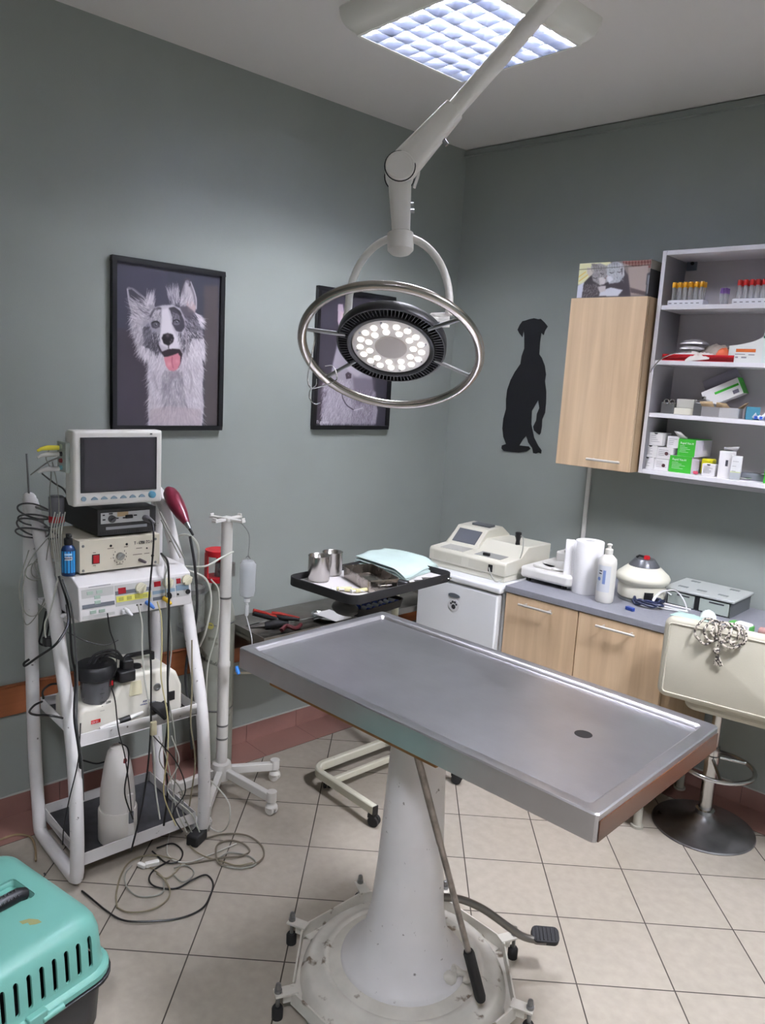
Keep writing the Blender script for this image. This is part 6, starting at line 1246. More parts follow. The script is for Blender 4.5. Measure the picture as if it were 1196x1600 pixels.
# ------------------------------------------------------------ drip stand, bag and gas cylinder
ivs = thing('drip_stand', 'white drip stand with four hooks on a four-legged castor base', 'drip stand', (-2.700, 1.655, 0))
ivm = mat('iv_white', '#d2d0cc', .4, dirt='#6c655c', dscale=30, dthr=.70)
px_, py2 = -2.700, 1.655
m = M(); m.lathe([(.024, .11), (.024, .56), (.027, .57), (.027, .585), (.0235, .59), (.0235, 1.19), (.0, 1.195)], (px_, py2, 0), 22); pole = obj('pole', m, ivm, ivs, world=True)
m = M(); m.lathe([(.026, .135), (.04, .13), (.044, .11), (.044, .06), (.03, .055), (0, .055)], (px_, py2, 0), 22); obj('base_hub', m, ivm, ivs, world=True)
m = M()
for a in (20, 110): m.box((px_, py2, 1.2), (.17, .022, .01), R(a))
m.box((px_, py2, 1.2), (.045, .045, .018), R(20)); 
for a in (20, 110, 200, 290): m.box((px_+.08*math.cos(R(a)), py2+.08*math.sin(R(a)), 1.205), (.006, .02, .018), R(a))
obj('hook_cross', m, ivm, ivs, world=True, bevel=.002)
for z in (.865, .30, .24): m = M(); m.lathe([(.0245, 0), (.0255, .004), (.0245, .008)], (px_, py2, z), 20); obj('wire_clip', m, steel_d, ivs, world=True)
for k, tgt in enumerate((atz(425, 1240, .09), atz(430, 1190, .09), atz(322, 1262, .09), atz(272, 1225, .09))):
    a = Vector((px_, py2, .095)); b = Vector((tgt.x, tgt.y, .07)); dd = b-a; m = M(); flat_tube(m, [a, a.lerp(b, .5), b], .026, .036); lg = obj('leg', m, ivm, ivs, world=True, bevel=.003)
    m = M(); m.cyl(b+Vector((0, 0, -.012)), b+Vector((0, 0, .03)), .021, seg=14); obj('leg_socket', m, ivm, lg, world=True)
    m = M(); c = b.copy(); c.z = 0; d_2 = Vector((math.cos(.3*k+.2), math.sin(.3*k+.2), 0)); s_ = Vector((-d_2.y, d_2.x, 0)); A = Matrix((d_2, Vector((0, 0, 1)), s_)).transposed()
    for q in (-1, 1): m.lathe([(0, -.007), (.02, -.007), (.023, -.003), (.023, .003), (.02, .007), (0, .007)], c+s_*q*.011+Vector((0, 0, .023)), 18, A)
    m.ball(c+Vector((0, 0, .034)), .026, (1, 1, .6), 12); obj('castor', m, ivm, lg, world=True)
t = thing('infusion_bottle', 'clear infusion bottle hanging upside down from the drip stand', 'infusion bottle', aty(388, 945, 1.68))
q0 = aty(388, 876, 1.69); q1 = aty(390, 955, 1.69)
bm_ = mat('infusion_clear', '#d3d6dc', .12, trans=.35, ior=1.15, alpha=.62)
m = M(); o = Vector((q0.x, q0.y, 0)); zt = q0.z; m.lathe([(0, zt), (.018, zt-.001), (.025, zt-.012), (.026, zt-.04), (.0245, zt-.09), (.026, zt-.12), (.022, zt-.145), (.010, zt-.155), (.010, zt-.158)], o, 22, Matrix.Diagonal((1.3, 1.3, 1))); obj('bottle', m, bm_, t, world=True)
m = M(); m.lathe([(0, zt-.158), (.013, zt-.158), (.013, zt-.172), (.006, zt-.176), (.006, zt-.185), (.0085, zt-.188), (.0085, zt-.228), (.004, zt-.234), (.0, zt-.236)], o, 16); obj('drip_chamber', m, mat('chamber_clear', '#dfe2e6', .2, alpha=.8), t, world=True)
m = M(); m.tube(smooth_curve([Vector((px_+.05, py2+.02, 1.205)), o+Vector((0.0, 0, zt+.11)), o+Vector((0, 0, zt+.03)), o+Vector((0, 0, zt))], 5), .0012, 6); m.tube([o+Vector((.014*math.cos(R(a)), 0, zt+.008+.01*math.sin(R(a)))) for a in range(0, 181, 20)], .0018, 6); obj('hanger_wire', m, steel_d, t, world=True)
cable('infusion_tube', [o+Vector((0, 0, zt-.236)), aty(394, 1000, 1.69), aty(392, 1028, 1.68), aty(410, 1058, 1.62), aty(404, 1048, 1.60), aty(388, 1035, 1.6)], .0018, mat('tube_clear', '#cfd1d2', .3), 'thin clear infusion tube looping below the bottle towards the table', 'tube')
t = thing('roller_clamp', 'small blue roller clamp on the thin tube beside the drip stand', 'clamp', aty(371, 1048, 1.66))
m = M(); m.tube([(-.006, 0, .018), (.002, 0, 0), (.012, 0, -.012)], [.007, .009, .007], 8); obj('clamp_body', m, mat('clamp_blue', '#2f7fd6', .4), t)
cyl_m = mat('cylinder_grey', '#8f9187', .5, noise=.18, nscale=9, dirt='#5e5c52', dscale=9, dthr=.6)
t = thing('gas_cylinder', 'tall scuffed grey gas cylinder with red valve guard beside the trolley', 'gas cylinder', (-2.895, 1.735, 0))
m = M(); cx_, cy_ = -2.895, 1.735
m.lathe([(0, 0), (.07, 0), (.076, .01), (.078, .03), (.079, .70), (.074, .75), (.055, .82), (.03, .845), (.026, .88), (.0, .88)], (cx_, cy_, 0), 36); obj('cylinder_body', m, cyl_m, t, world=True)
for z in (.30, .70): obj('steel_band', M().lathe([(.0795, z), (.081, z+.004), (.0795, z+.008)], (cx_, cy_, 0), 30), steel_d, t, world=True)
m = M(); m.lathe([(.055, .885), (.058, .886), (.058, .905), (.055, .905)], (cx_, cy_, 0), 24)
for a in (20, 140, 260): m.box((cx_+.054*math.cos(R(a)), cy_+.054*math.sin(R(a)), .955), (.006, .035, .11), R(a))
m.lathe([(.05, 1.0), (.058, 1.0), (.058, 1.025), (.05, 1.025)], (cx_, cy_, 0), 24); obj('valve_guard', m, red_pl, t, world=True)
m = M(); m.cyl((cx_, cy_, .88), (cx_, cy_, .965), .018, .014, 12); m.cyl((cx_, cy_, .93), (cx_+.1, cy_+.0, .945), .011, seg=10); m.cyl((cx_+.1, cy_, .93), (cx_+.1, cy_, .985), .02, seg=14); obj('valve', m, steel_d, t, world=True)
lp = atx(345, 958, cx_+.075); m = M(); m.lathe([(.015, 0), (.015, .0008), (0, .0008)], (cx_+.079*math.cos(-.9), cy_+.079*math.sin(-.9), .70), 18, Matrix.Rotation(-.9, 3, 'Z')@Matrix.Rotation(R(90), 3, 'Y')); obj('yellow_sticker', m, mat('sticker_yellow', '#c9c06a', .5), t, world=True)
m = M(); rg = random.Random(2)
for k in range(26):
    an = R(-88+3.2*k); z0 = .545-.0015*k; z1 = z0+.006+.012*rg.random(); r_ = .0796
    a = Vector((cx_+r_*math.cos(an), cy_+r_*math.sin(an), z0)); b = Vector((cx_+r_*math.cos(an+.05*rg.random()), cy_+r_*math.sin(an+.05*rg.random()), z1)); m.tube([a, b], .0012, 5)
obj('handwritten_mark', m, black_pl, t, world=True)
# anaesthetic glassware in front of the cylinder
gl = mat('smoky_glass', '#b9bdb6', .08, alpha=.45, trans=.4, ior=1.2)
t = thing('absorber_canister', 'cloudy glass canister with black knob hanging left of the gas cylinder', 'canister', (-2.80, 1.555, .72))
m = M(); m.lathe([(0, 0), (.05, 0), (.053, .01), (.053, .17), (.045, .19), (.02, .20), (.018, .235), (.024, .24), (0, .24)], (0, 0, 0), 26); obj('glass', m, gl, t); [obj('steel_band', M().lathe([(.0545, z), (.056, z), (.056, z+.018), (.0545, z+.018)], (0, 0, 0), 26), steel_d, t) for z in (0, .165)]
obj('black_knob', M().cyl((.03, -.04, .20), (.06, -.08, .20), .012, seg=12).cyl((.045, -.06, .185), (.045, -.06, .23), .018, seg=14), black_pl, t); obj('mount_rod', M().cyl((0, 0, .1), (-.10, .08, .1), .01, seg=8), steel_d, t)
wc2 = mat('pale_hose', '#b9bbb2', .4)
cable('breathing_hose', [aty(263, 845, 1.44), aty(290, 835, 1.45), aty(308, 850, 1.47), aty(310, 880, 1.50), aty(306, 915, 1.5)], .005, wc2, 'pale hose arching from the trolley over to the glass canister', 'hose')
cable('oxygen_hose', [aty(290, 885, 1.43), aty(320, 885, 1.48), aty(345, 872, 1.56), aty(365, 862, 1.62)], .004, wc2, 'pale hose running from the electrosurgery unit to the drip stand', 'hose')
cable('oxygen_hose', [aty(292, 890, 1.45), aty(322, 905, 1.5), aty(330, 940, 1.52), aty(322, 985, 1.5), aty(312, 1010, 1.5)], .0045, wc2, 'pale hose curving down in front of the glass canister', 'hose')
cable('oxygen_hose', [aty(330, 905, 1.54), aty(342, 925, 1.55), aty(340, 980, 1.55), aty(325, 1040, 1.53), aty(322, 1100, 1.53)], .003, wc2, 'thin pale hose hanging down the front of the gas cylinder', 'hose')
obj('white_cord_along_wall', M().tube(smooth_curve([(-3.0, 1.70, .47), (-2.99, 1.85, .40), (-2.97, 2.05, .365), (-2.95, 2.25, .36), (-2.9, 2.4, .38), (-2.8, 2.55, .42)], 6), .006, 8), mat('cord_cream', '#cfcab8', .5), label='cream cord sagging along the left wall below the steel shelf', cat='cable')

# ------------------------------------------------------------ bar stool
cx_, cy_ = -1.235, 3.125
t = thing('bar_stool', 'cream leatherette bar stool on round chrome base, seen from behind', 'bar stool', (cx_, cy_, 0))
lea = mat('cream_leatherette', '#b9b5a6', .42, noise=.04, nscale=5, bump=.15, bscale=200)
m = M(); m.lathe([(0, 0), (.205, 0), (.208, .004), (.205, .009), (.15, .016), (.09, .026), (.055, .042), (.04, .062), (.037, .07), (.0, .07)], (cx_, cy_, 0), 60); obj('base_disc', m, mat('worn_chrome', '#a4a4a8', .36, 1, noise=.25, nscale=8, rvar=.10), t, world=True, ang=50)
m = M(); m.lathe([(.038, .065), (.038, .085), (.028, .088), (.028, .30), (.031, .302), (.031, .33), (.026, .333), (.026, .37), (.02, .372), (.02, .60)], (cx_, cy_, 0), 24); obj('gas_column', m, chrome, t, world=True)
m = M(); m.tube([(cx_-.0+.145*math.cos(2*PI*k/48)+.03, cy_+.145*math.sin(2*PI*k/48)-.02, .30) for k in range(48)], .0095, 10, True); fr_ = obj('foot_ring', m, chrome, t, world=True)
for a in (60, 180, 300): m = M(); m.cyl((cx_+.02*math.cos(R(a)), cy_+.02*math.sin(R(a)), .32), (cx_+.03+.143*math.cos(R(a)), cy_-.02+.143*math.sin(R(a)), .302), .007, seg=8); obj('ring_spoke', m, chrome, fr_, world=True)
# back panel: plane facing the camera side
e1 = (Vector((-.944, 2.80, 0))-Vector((-1.215, 2.523, 0))).normalized()
e1 = (atd(1196, 1060, 2.73)-atd(1032, 1022, 2.93)); e1.z = 0; e1.normalize()
nb = Vector((e1.y, -e1.x, 0))
bl = atd(1032, 1022, 2.93); bl.z = 0; SWD = .47
bz0, bz1 = .672, .987
m = M(); m.X = Matrix((e1, -nb, Vector((0, 0, 1)))).transposed().to_4x4(); m.X.translation = bl
BX = m.X.copy()
def rslab(w_, h_, r_, y0, y1, inset=0):
    P = []
    for cx1, cz1, a0 in ((w_-r_, h_-r_, 0), (r_, h_-r_, 90), (r_, r_, 180), (w_-r_, r_, 270)): P += [(cx1+(r_-inset)*math.cos(R(a0+15*i)), 0, cz1+(r_-inset)*math.sin(R(a0+15*i))) for i in range(7)]
    return P
def pil(m, w_, h_, r_, dy, z0, edge=.018):
    ringsP = []
    for k in range(7):
        a = PI*k/6; ins = edge*(1-math.sin(a)); y = (1-math.cos(a))/2*dy; ringsP.append([(p[0], y, p[2]+z0) for p in rslab(w_, h_, r_, 0, 0, ins)])
    loft(m, ringsP); m.raw(ringsP[0], [tuple(range(28))]); m.raw(ringsP[-1], [tuple(range(28))])
m = M(); m.X = BX; pil(m, SWD, bz1-bz0, .035, .052, bz0, .016); bk = obj('backrest', m, lea, t, world=True, ang=60)
m = M(); m.X = BX
m.tube([(p[0], -.0, p[2]+bz0) for p in rslab(SWD, bz1-bz0, .035, 0, 0, .022)], .0035, 6, True); obj('piping', m, lea, bk, world=True)
m = M(); m.X = BX; m.rbox((SWD/2+.04, .205, .667), (SWD-.10, .30, .085), .05, 6); obj('seat', m, lea, t, world=True, bevel=.02, bseg=4)
m = M(); m.X = BX; m.bb(.10, SWD-.06, .035, .08, .66, .74); obj('back_support', m, lea, t, world=True, bevel=.01)
m = M(); m.cyl((cx_, cy_, .59), (cx_, cy_, .615), .06, seg=20); obj('seat_plate', m, black_pl, t, world=True)
# paracord bundle over the backrest
rope = bpy.data.materials.new('braided_rope'); rope.use_nodes = True; nt = rope.node_tree; N = nt.nodes; L = nt.links
tc = N.new('ShaderNodeTexCoord'); vo_ = N.new('ShaderNodeTexVoronoi'); vo_.inputs['Scale'].default_value = 160; L.new(tc.outputs['Object'], vo_.inputs['Vector']); rp = N.new('ShaderNodeValToRGB'); rp.color_ramp.interpolation = 'CONSTANT'; rp.color_ramp.elements[0].color = lin('#3d3836'); rp.color_ramp.elements[1].position = .38; rp.color_ramp.elements[1].color = lin('#b9b1a6'); sx_ = N.new('ShaderNodeSeparateColor'); L.new(vo_.outputs['Color'], sx_.inputs[0]); L.new(sx_.outputs[0], rp.inputs[0]); L.new(rp.outputs[0], N['Principled BSDF'].inputs['Base Color']); N['Principled BSDF'].inputs['Roughness'].default_value = .8
t = thing('rope_bundle', 'knotted bundle of black-and-white braided cord draped over the stool back', 'rope', BX@Vector((.20, 0, bz1)))
m = M(); rg = random.Random(11)
for k, (cxk, w_, d_) in enumerate(((.150, .035, .075), (.172, .028, .062), (.20, .03, .05), (.235, .038, .07), (.255, .028, .06), (.215, .045, .055))):
    P = []
    for j in range(14):
        a = 2*PI*j/14; x = cxk+w_*math.cos(a)+.006*rg.random(); z = bz1+.012-d_/2+d_/2*math.sin(a)*1.15; y = -.012-.012*rg.random() if z < bz1-.005 else -.004+.03*max(0, (z-bz1+.005)/.03)
        z = max(z, bz1-.075) if z < bz1 else min(z, bz1+.022); P.append(BX@Vector((x, y, z)))
    m.tube(smooth_curve(P, 4, True), .0042, 8, True)
obj('cord_loops', m, rope, t, world=True)
m = M(); m.tube(smooth_curve([BX@Vector(p) for p in ((.20, -.02, bz1-.02), (.202, -.018, bz1-.05), (.198, -.016, bz1-.075), (.195, -.014, bz1-.085))], 4), .0042, 8); m.ball(BX@Vector((.197, -.016, bz1-.085)), .013, seg=10)
for k in range(5): m.tube([BX@Vector((.20, -.014, bz1-.095)), BX@Vector((.202+.007*k-.008, -.012, bz1-.138-.003*(k % 2)))], .0032, 6)
obj('knotted_tail', m, rope, t, world=True)

# ------------------------------------------------------------ pet carrier in the near left corner
mint = mat('mint_plastic', '#68a196', .38, bump=.12, bscale=400); cblk = mat('carrier_black', '#1f2023', .42)
CRZ = R(15)
O_ = atz(150, 1424, .355); O_.z = 0
pc_ = thing('pet_carrier', 'mint green pet carrier with slotted sides and black base in the near left corner', 'pet carrier', (O_.x, O_.y, 0), R(13))
LX, LY = .44, .56
def cring(g_, z, r_=.06, n=6):     # rounded rectangle x in [-LX-g, g], y in [-LY-g, g]
    P = []; x0, x1, y0, y1 = -LX-g_, g_, -LY-g_, g_; r_ = max(.004, r_+g_*.5)
    for cx1, cy1, a0 in ((x1-r_, y1-r_, 0), (x0+r_, y1-r_, 90), (x0+r_, y0+r_, 180), (x1-r_, y0+r_, 270)): P += [(cx1+r_*math.cos(R(a0+90*i/n)), cy1+r_*math.sin(R(a0+90*i/n)), z) for i in range(n+1)]
    return P
outer = [(.040, .180), (.047, .185), (.047, .198), (.042, .205), (.034, .208), (.031, .216), (.024, .30), (.016, .325), (.004, .344), (-.014, .354), (-.03, .357)]
m = M(); rings = [cring(g_, z) for g_, z in outer]; inn = [cring(g_-.006, min(z, .350) if i < 10 else .350) for i, (g_, z) in enumerate(outer)]
rings[-1:] = [cring(-.03, .357)]; inn = inn[:-1][::-1]
inn = [cring(-.036, .351)]+[cring(g_-.007, z-.003 if z > .3 else z) for g_, z in outer[::-1][1:]]
k = len(rings[0]); V = [p for q in rings for p in q]+[p for q in inn for p in q]; n1_ = len(rings); tot = n1_+len(inn); F = []
for i in range(tot-1):
    if i == n1_-1: continue
    F += [(i*k+j, i*k+(j+1) % k, (i+1)*k+(j+1) % k, (i+1)*k+j) for j in range(k)]
F.append(tuple((n1_-1)*k+j for j in range(k))); F.append(tuple(n1_*k+j for j in range(k)))
F += [((tot-1)*k+j, (tot-1)*k+(j+1) % k, (j+1) % k, j) for j in range(k)]
m.raw(V, F)
sh = obj('upper_shell', m, mint, pc_, ang=35)
def cut(o, mcut):
    me = bpy.data.meshes.new('c'); bmesh.ops.recalc_face_normals(mcut.bm, faces=mcut.bm.faces); mcut.bm.to_mesh(me); c = bpy.data.objects.new('c', me); C.objects.link(c); c.matrix_world = wmat(o.parent) if o.parent else Matrix()
    md = o.modifiers.new('b', 'BOOLEAN'); md.operation = 'DIFFERENCE'; md.solver = 'EXACT'; md.object = c
    bpy.context.view_layer.update(); dg = bpy.context.evaluated_depsgraph_get(); new = bpy.data.meshes.new_from_object(o.evaluated_get(dg)); o.modifiers.clear(); old = o.data; o.data = new; bpy.data.objects.remove(c); bpy.data.meshes.remove(old)
mc_ = M()
def slot(mc_, c, along, up, ln, w_, dep):
    P = []; 
    for a in range(0, 181, 30): P.append((w_/2*math.cos(R(a)), ln/2-w_/2+w_/2*math.sin(R(a))))
    for a in range(180, 361, 30): P.append((w_/2*math.cos(R(a)), -ln/2+w_/2+w_/2*math.sin(R(a))))
    n_ = Vector(along).cross(Vector(up)).normalized(); mc_.prism(P, dep, Vector(c)-n_*dep/2, along, up)
for q in range(12): slot(mc_, (.027, -.036-.034*q, .268), (0, 1, 0), (0, 0, 1), .088, .0125, .06)
for q in range(9): slot(mc_, (-.08-.034*q, .027, .268), (-1, 0, 0), (0, 0, 1), .088, .0125, .06)
mc_.rbox((-.235, -.17, .36), (.115, .22, .06), .014)
cut(sh, mc_)
sh.data.materials.clear(); sh.data.materials.append(mint)
m = M(); rr1 = lambda z, s: [(-.235+p[0]*s, -.17+p[1]*s, z) for p in [(v[0], v[1]) for v in rring(.118, .223, .015, 0)]]
loft(m, [rr1(.3565, 1.0), rr1(.335, .97)]); m.raw(rr1(.335, .97), [tuple(range(28))]); obj('handle_recess', m, mint, pc_, solid=.002)
m = M(); m.tube([(-.225, -.068, .340), (-.225, -.085, .349), (-.225, -.255, .349), (-.225, -.272, .340)], .019, 12); [m.tube([(-.243, -.095-.010*q, .357), (-.225, -.095-.010*q, .3685), (-.207, -.095-.010*q, .357)], .0022, 5) for q in range(16)]; obj('carry_handle', m, cblk, pc_)
m = M(); lo_ = [(.026, .0), (.030, .03), (.038, .15), (.041, .178)]; rings = [cring(g_-.03 if z < .02 else g_-.012, z) for g_, z in lo_]; loft(m, rings); m.raw(rings[0], [tuple(range(28))]); obj('lower_shell', m, cblk, pc_, solid=.004)
m = M(); rg_ = [cring(.044, .168), cring(.050, .172), cring(.050, .179), cring(.044, .1815)]; loft(m, rg_); m.raw(rg_[0], [tuple(range(28))]) if False else None; obj('lower_rim', m, cblk, pc_, solid=.003)
m = M(); m.box((.044, -.20, .197), (.02, .05, .035)); m.cyl((.050, -.19, .190), (.050, -.13, .190), .009, seg=10); obj('side_latch', m, mint, pc_, bevel=.003)
stn = mat('stain_brown', '#8b8a5c', .6)
P_ = wmat(pc_).inverted()@atz(48, 1441, .357); m = M(); m.X = Matrix.Translation((P_.x, P_.y, .3571))@Matrix.Rotation(R(25), 4, 'Z'); m.prism([(p*1.5, q*1.7) for p, q in [(-.02, -.003), (-.008, .006), (.008, .008), (.018, .004), (.012, -.002), (.003, -.006), (-.004, -.002), (-.01, -.007)]], .0004, (0, 0, 0)); obj('brown_stain', m, stn, pc_)
m = M(); P_ = wmat(pc_).inverted()@atz(70, 1366, .357); m.box((P_.x, P_.y, .3572), (.014, .005, .0008), R(-20)); obj('hinge_slot', m, cblk, pc_)

# ------------------------------------------------------------ cables of the trolley
bk_ = mat('cable_black', '#161618', .45); gy_ = mat('cable_grey', '#8f9088', .45); wt_ = mat('cable_pale', '#c2c2ba', .4); dgy = mat('cable_dark_grey', '#4a4b4c', .5); ol_ = mat('cable_olive', '#847c66', .5)
def cx(name, pts, X, r, mt, label, **k): return cable(name, [atx(p[0], p[1], X if len(p) < 3 else p[2]) for p in pts], r, mt, label, **k)
cx('cable', [(233, 812, -2.50), (239, 822, -2.44), (240, 850), (236, 900), (233, 940), (233, 985), (236, 1040), (236, 1100, -2.41), (236, 1130), (232, 1190), (222, 1260), (205, 1330, -2.40)], -2.42, .0036, bk_, 'black cable falling from the grey plug of the black instrument to the floor')
cx('cable', [(252, 865, -2.55), (262, 878, -2.45), (264, 910), (264, 960), (263, 1010), (262, 1060), (263, 1120), (258, 1180), (262, 1235), (256, 1290)], -2.43, .0042, bk_, 'thick black cable hanging down before the right dials of the electrosurgery unit')
cx('cable', [(216, 945), (222, 975), (222, 1010), (226, 1060), (234, 1110), (241, 1180), (243, 1230), (250, 1280)], -2.42, .003, wt_, 'pale cable dropping from the blue connector')
cx('cable', [(246, 940), (252, 965), (253, 1010), (252, 1060), (262, 1120), (262, 1180), (256, 1240), (275, 1290)], -2.415, .0026, mat('cable_cream', '#c8bd8e', .45), 'cream cable dropping from the yellow connector')
cx('cable', [(168, 958), (172, 985), (180, 1010), (182, 1045), (173, 1065), (180, 1095), (185, 1140), (195, 1180), (202, 1230), (206, 1270)], -2.43, .0024, bk_, 'thin black cable from the clear connector down past the white cone appliance')
cx('cable', [(250, 800, -2.62), (268, 835, -2.56), (288, 872, -2.52)], -2.5, .003, gy_, 'grey cable slanting behind the cream box to the upper tray, front one')
cx('cable', [(252, 812, -2.60), (270, 848, -2.55), (282, 872, -2.52)], -2.5, .003, gy_, 'grey cable slanting behind the cream box to the upper tray, rear one')
cx('cable', [(253, 868, -2.56), (262, 885, -2.50), (258, 905, -2.46), (262, 950, -2.44), (268, 1010), (262, 1080), (272, 1140), (275, 1200), (268, 1270)], -2.43, .003, gy_, 'grey cable beside the thick black one at the right of the trolley')
cx('cable', [(66, 740, -2.82), (85, 755, -2.75), (100, 765, -2.70), (110, 785, -2.7)], -2.8, .003, dgy, 'dark grey cable from the trolley top towards the monitor')
cx('cable', [(48, 742, -2.82), (75, 722, -2.75), (98, 712, -2.68), (104, 700, -2.66)], -2.8, .0024, gy_, 'grey sensor cable arching from the trolley top up to the monitor side')
cx('cable', [(80, 698, -2.62), (72, 715, -2.66), (80, 735), (78, 770), (80, 820), (72, 880), (74, 920), (58, 960), (40, 975), (35, 930), (45, 880), (75, 840)], -2.68, .002, gy_, 'thin grey sensor cable looping wide left of the trolley frame')
cx('cable', [(82, 722, -2.6), (90, 760), (92, 800), (86, 850), (86, 900), (72, 940), (55, 962), (38, 955), (30, 915), (45, 860)], -2.66, .002, gy_, 'thin grey sensor cable looping left of the trolley, inner one')
g = 'grey cable coils wound round the top left of the trolley frame'
rg = random.Random(4)
for k, (x, y, rx, ry) in enumerate(((55, 800, 22, 14), (60, 815, 26, 12), (52, 825, 20, 16), (58, 835, 28, 10))):
    c = atx(x, y, -2.74); P = []
    for j in range(10):
        a = 2*PI*j/10+k; P.append(c+Vector((.035*math.cos(a), rx*.0022*math.cos(a+.5), ry*.0022*math.sin(a)+.004*rg.random())))
    cable('cable_coil', P, .0032, dgy, 'dark grey cable coil round the trolley top left, %s' % ('uppermost', 'second from top', 'third from top', 'lowest')[k], 'cable', g, closed=True)
for k, (x, y, rx, ry) in enumerate(((62, 888, 13, 17), (57, 893, 16, 15), (66, 884, 10, 14))):
    c = atx(x, y, -2.72); P = [c+Vector((.01*math.sin(2*PI*j/10+k), rx*.0022*math.cos(2*PI*j/10), ry*.0022*math.sin(2*PI*j/10))) for j in range(10)]
    cable('cable_coil', P, .002, gy_, 'thin pale coil hanging on the left trolley frame, %s loop' % ('middle', 'widest', 'smallest')[k], 'cable', 'thin coils on the left frame', closed=True)
g = 'pale sensor leads bunched below the grey cylinder'
for k in range(5):
    cx('sensor_lead', [(86+4*k, 800+3*(k % 2)), (80+4*k, 830), (84+3*k, 860), (88+2*k, 895), (90, 905)], -2.64+.006*k, .0022, wt_, 'pale sensor lead below the grey cylinder, %s from the left' % ('first', 'second', 'third', 'fourth', 'fifth')[k], group=g)
cx('cable', [(90, 905), (86, 925), (78, 955), (70, 975), (72, 1000)], -2.60, .003, wt_, 'pale cable continuing from the bunched sensor leads down the trolley')
# black power leads left of the trolley
g = 'black power leads at the left side of the trolley'
for k, P in enumerate((((72, 955), (66, 985), (62, 1005), (80, 1010)), ((78, 962), (74, 990), (70, 1003), (84, 1000)), ((84, 968), (80, 985), (80, 1000), (76, 1008)))):
    cx('power_lead', P, -2.62+.01*k, .0035, bk_, 'short black lead hanging beside the front left tube, %s' % ('leftmost', 'middle', 'rightmost')[k], group=g)
obj('power_plug', M().rbox(atx(76, 1002, -2.60), (.03, .035, .03), .008), black_pl, bevel=.003, label='black power plug dangling beside the front left tube', cat='plug')
cx('power_lead', [(104, 945, -2.50), (106, 975, -2.46), (88, 1006, -2.43), (60, 1026, -2.5), (40, 1040, -2.56), (38, 1036, -2.56), (46, 1030, -2.56)], -2.5, .0042, bk_, 'black lead sweeping left across the front tube of the trolley')
cx('power_lead', [(92, 1068, -2.6), (78, 1070, -2.62), (67, 1080, -2.62), (68, 1092, -2.62)], -2.6, .0038, bk_, 'black lead arching over the rear left of the middle tray')
cx('power_lead', [(98, 1122, -2.44), (78, 1118, -2.43), (55, 1117, -2.5), (46, 1112, -2.6), (54, 1102, -2.66), (66, 1096, -2.68)], -2.5, .0038, bk_, 'black lead looping round the left tubes at middle tray height')
cx('power_lead', [(92, 900, -2.52), (102, 930), (108, 960), (112, 1020), (118, 1060), (116, 1120, -2.43), (124, 1180, -2.41), (126, 1240), (125, 1330)], -2.50, .0042, bk_, 'long black lead running down along the front left tube', group=g)
cx('power_lead', [(98, 905, -2.52), (108, 935), (115, 975), (121, 1060), (120, 1130, -2.42), (128, 1190, -2.41), (130, 1250)], -2.49, .0035, dgy, 'long grey lead running down just inside the front left tube', group=g)
cx('power_lead', [(106, 988, -2.52), (135, 1002), (165, 1008), (185, 1000)], -2.55, .0022, dgy, 'thin grey lead stretched from the front left tube to the pump')
cx('power_lead', [(186, 1160, -2.43), (200, 1170), (200, 1200), (195, 1240), (208, 1280)], -2.43, .0028, bk_, 'thin black lead before the white cone appliance')
cx('power_lead', [(126, 1130, -2.42), (122, 1190), (108, 1250), (100, 1290), (98, 1320)], -2.40, .0022, bk_, 'thin black lead in front of the left tube at the lower tray')
cx('power_lead', [(130, 1188, -2.6), (150, 1193), (165, 1190)], -2.6, .003, bk_, 'black lead behind the white cone appliance')
cx('power_lead', [(300, 1000, -2.44), (300, 1080, -2.42), (298, 1130), (305, 1190), (296, 1260)], -2.43, .003, ol_, 'olive cable hanging inside the front right tube')
for k, (a, b, c_, d) in enumerate(((248, 262, 270, 292), (258, 250, 284, 300), (268, 280, 262, 312), (240, 275, 290, 285))):
    cx('cable', [(a, 1150), (b, 1190), (c_, 1235), (d-14, 1270), (d, 1300)], -2.425+.006*k, .0024, (wt_, gy_, wt_, bk_)[k], '%s thin cable tangled at the right front of the lower tray' % ('pale first', 'grey second', 'pale third', 'black')[k], group='thin cables tangled at the lower tray')
# inline connector box
obj('inline_connector', M().rbox(atx(240, 1138, -2.40)+Vector((0, 0, 0)), (.014, .022, .05), .004), mat('connector_beige', '#a39c82', .5), bevel=.002, label='beige inline cable connector hanging before the middle tray', cat='connector')
# cables on the floor
def fc(name, pts, r, mt, label, closed=False, group=None): return cable(name, [atz(p[0], p[1], r+.001+.004*(i % 3)*.6) for i, p in enumerate(pts)], r, mt, label, group=group, closed=closed)
g = 'cables lying in loops on the floor before the trolley'
fc('floor_cable', [(128, 1392), (138, 1400), (150, 1410), (165, 1422), (190, 1437), (225, 1440), (280, 1435), (315, 1420), (328, 1400), (333, 1380), (322, 1367), (300, 1375), (275, 1388), (245, 1386), (233, 1375), (240, 1360), (265, 1345)], .0032, bk_, 'black cable in a wide flat loop on the floor before the trolley', group=g)
fc('floor_cable', [(183, 1418), (182, 1395), (190, 1365), (205, 1345), (235, 1336), (270, 1342), (282, 1352), (262, 1372), (245, 1365)], .003, ol_, 'olive cable looping on the floor at the far left of the tangle', group=g)
fc('floor_cable', [(183, 1418), (200, 1425), (230, 1423), (255, 1412), (266, 1395), (258, 1375), (240, 1358), (222, 1352)], .0028, ol_, 'olive cable forming the lowest loop of the floor tangle', group=g)
fc('floor_cable', [(206, 1352), (196, 1365), (198, 1385), (215, 1400), (240, 1400), (255, 1393), (256, 1378)], .0026, gy_, 'grey cable making a small loop inside the floor tangle', group=g)
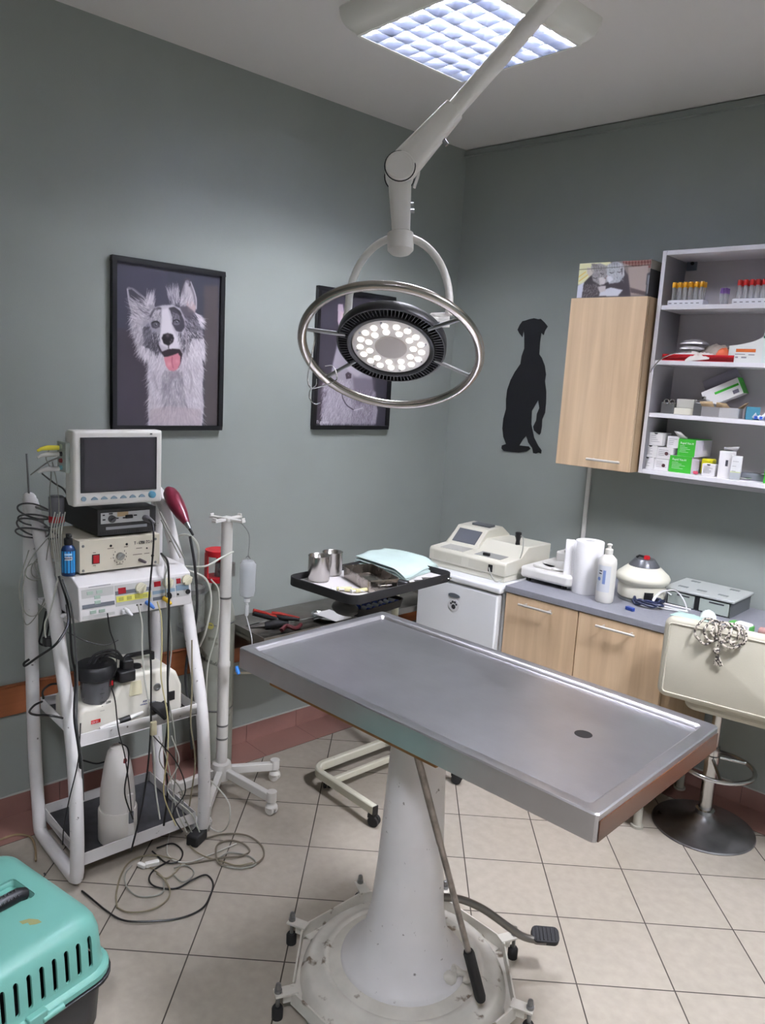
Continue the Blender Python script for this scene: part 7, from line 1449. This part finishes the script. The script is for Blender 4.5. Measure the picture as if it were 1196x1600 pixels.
fc('floor_cable', [(320, 1310), (350, 1303), (385, 1305), (408, 1320), (412, 1338), (398, 1350), (370, 1355), (345, 1350), (338, 1338), (340, 1320), (358, 1313), (380, 1318), (390, 1330), (375, 1338), (350, 1340), (320, 1345), (290, 1350)], .0036, mat('cable_brown_grey', '#6f675a', .5), 'brownish cable coiled beside the right trolley foot', group=g)
fc('floor_cable', [(345, 1352), (375, 1357), (400, 1350), (390, 1338), (360, 1332), (343, 1340)], .003, gy_, 'grey cable coil lying under the brownish coil', group=g)
fc('floor_cable', [(265, 1300), (262, 1335), (290, 1348), (330, 1335), (370, 1318)], .0028, wt_, 'pale cable crossing the floor tangle towards the brown coil', group=g)
fc('floor_cable', [(290, 1305), (300, 1325), (320, 1338), (345, 1345), (370, 1352), (395, 1348)], .0026, ol_, 'olive cable running right from the trolley foot', group=g)
fc('floor_cable', [(238, 1330), (260, 1348), (280, 1345), (285, 1330), (270, 1318), (245, 1325)], .003, bk_, 'black cable loop tight under the trolley edge', group=g)
fc('floor_cable', [(270, 1365), (285, 1378), (300, 1370), (302, 1360), (290, 1352), (272, 1356)], .0026, gy_, 'small grey loop in the middle of the floor', group=g)
fc('floor_cable', [(0, 1312), (25, 1304), (48, 1308), (55, 1325), (56, 1345)], .004, mat('cable_tan', '#8f7c5f', .5), 'tan cable on the red tiles left of the trolley')
cable('floor_cable', [aty(322, 1215, 1.47), aty(338, 1228, 1.47), aty(358, 1255, 1.45), aty(358, 1285, 1.44), atz(345, 1300, .02), atz(325, 1290, .02), aty(318, 1270, 1.44)], .0028, wt_, 'pale cable looping between trolley and drip stand base')

# small white connectors amid the floor cables
P_ = atz(238, 1350, .01)
obj('inline_connector', M().rbox((P_.x, P_.y, .012), (.05, .02, .016), .005, rz=R(75)), white_pl, bevel=.002, label='small white inline connector lying in the cable tangle on the floor', cat='connector')
P_ = atz(222, 1352, .01)
obj('inline_connector', M().rbox((P_.x, P_.y, .010), (.035, .016, .013), .004, rz=R(20)), white_pl, bevel=.002, label='tiny white plug beside the white inline connector on the floor', cat='connector')
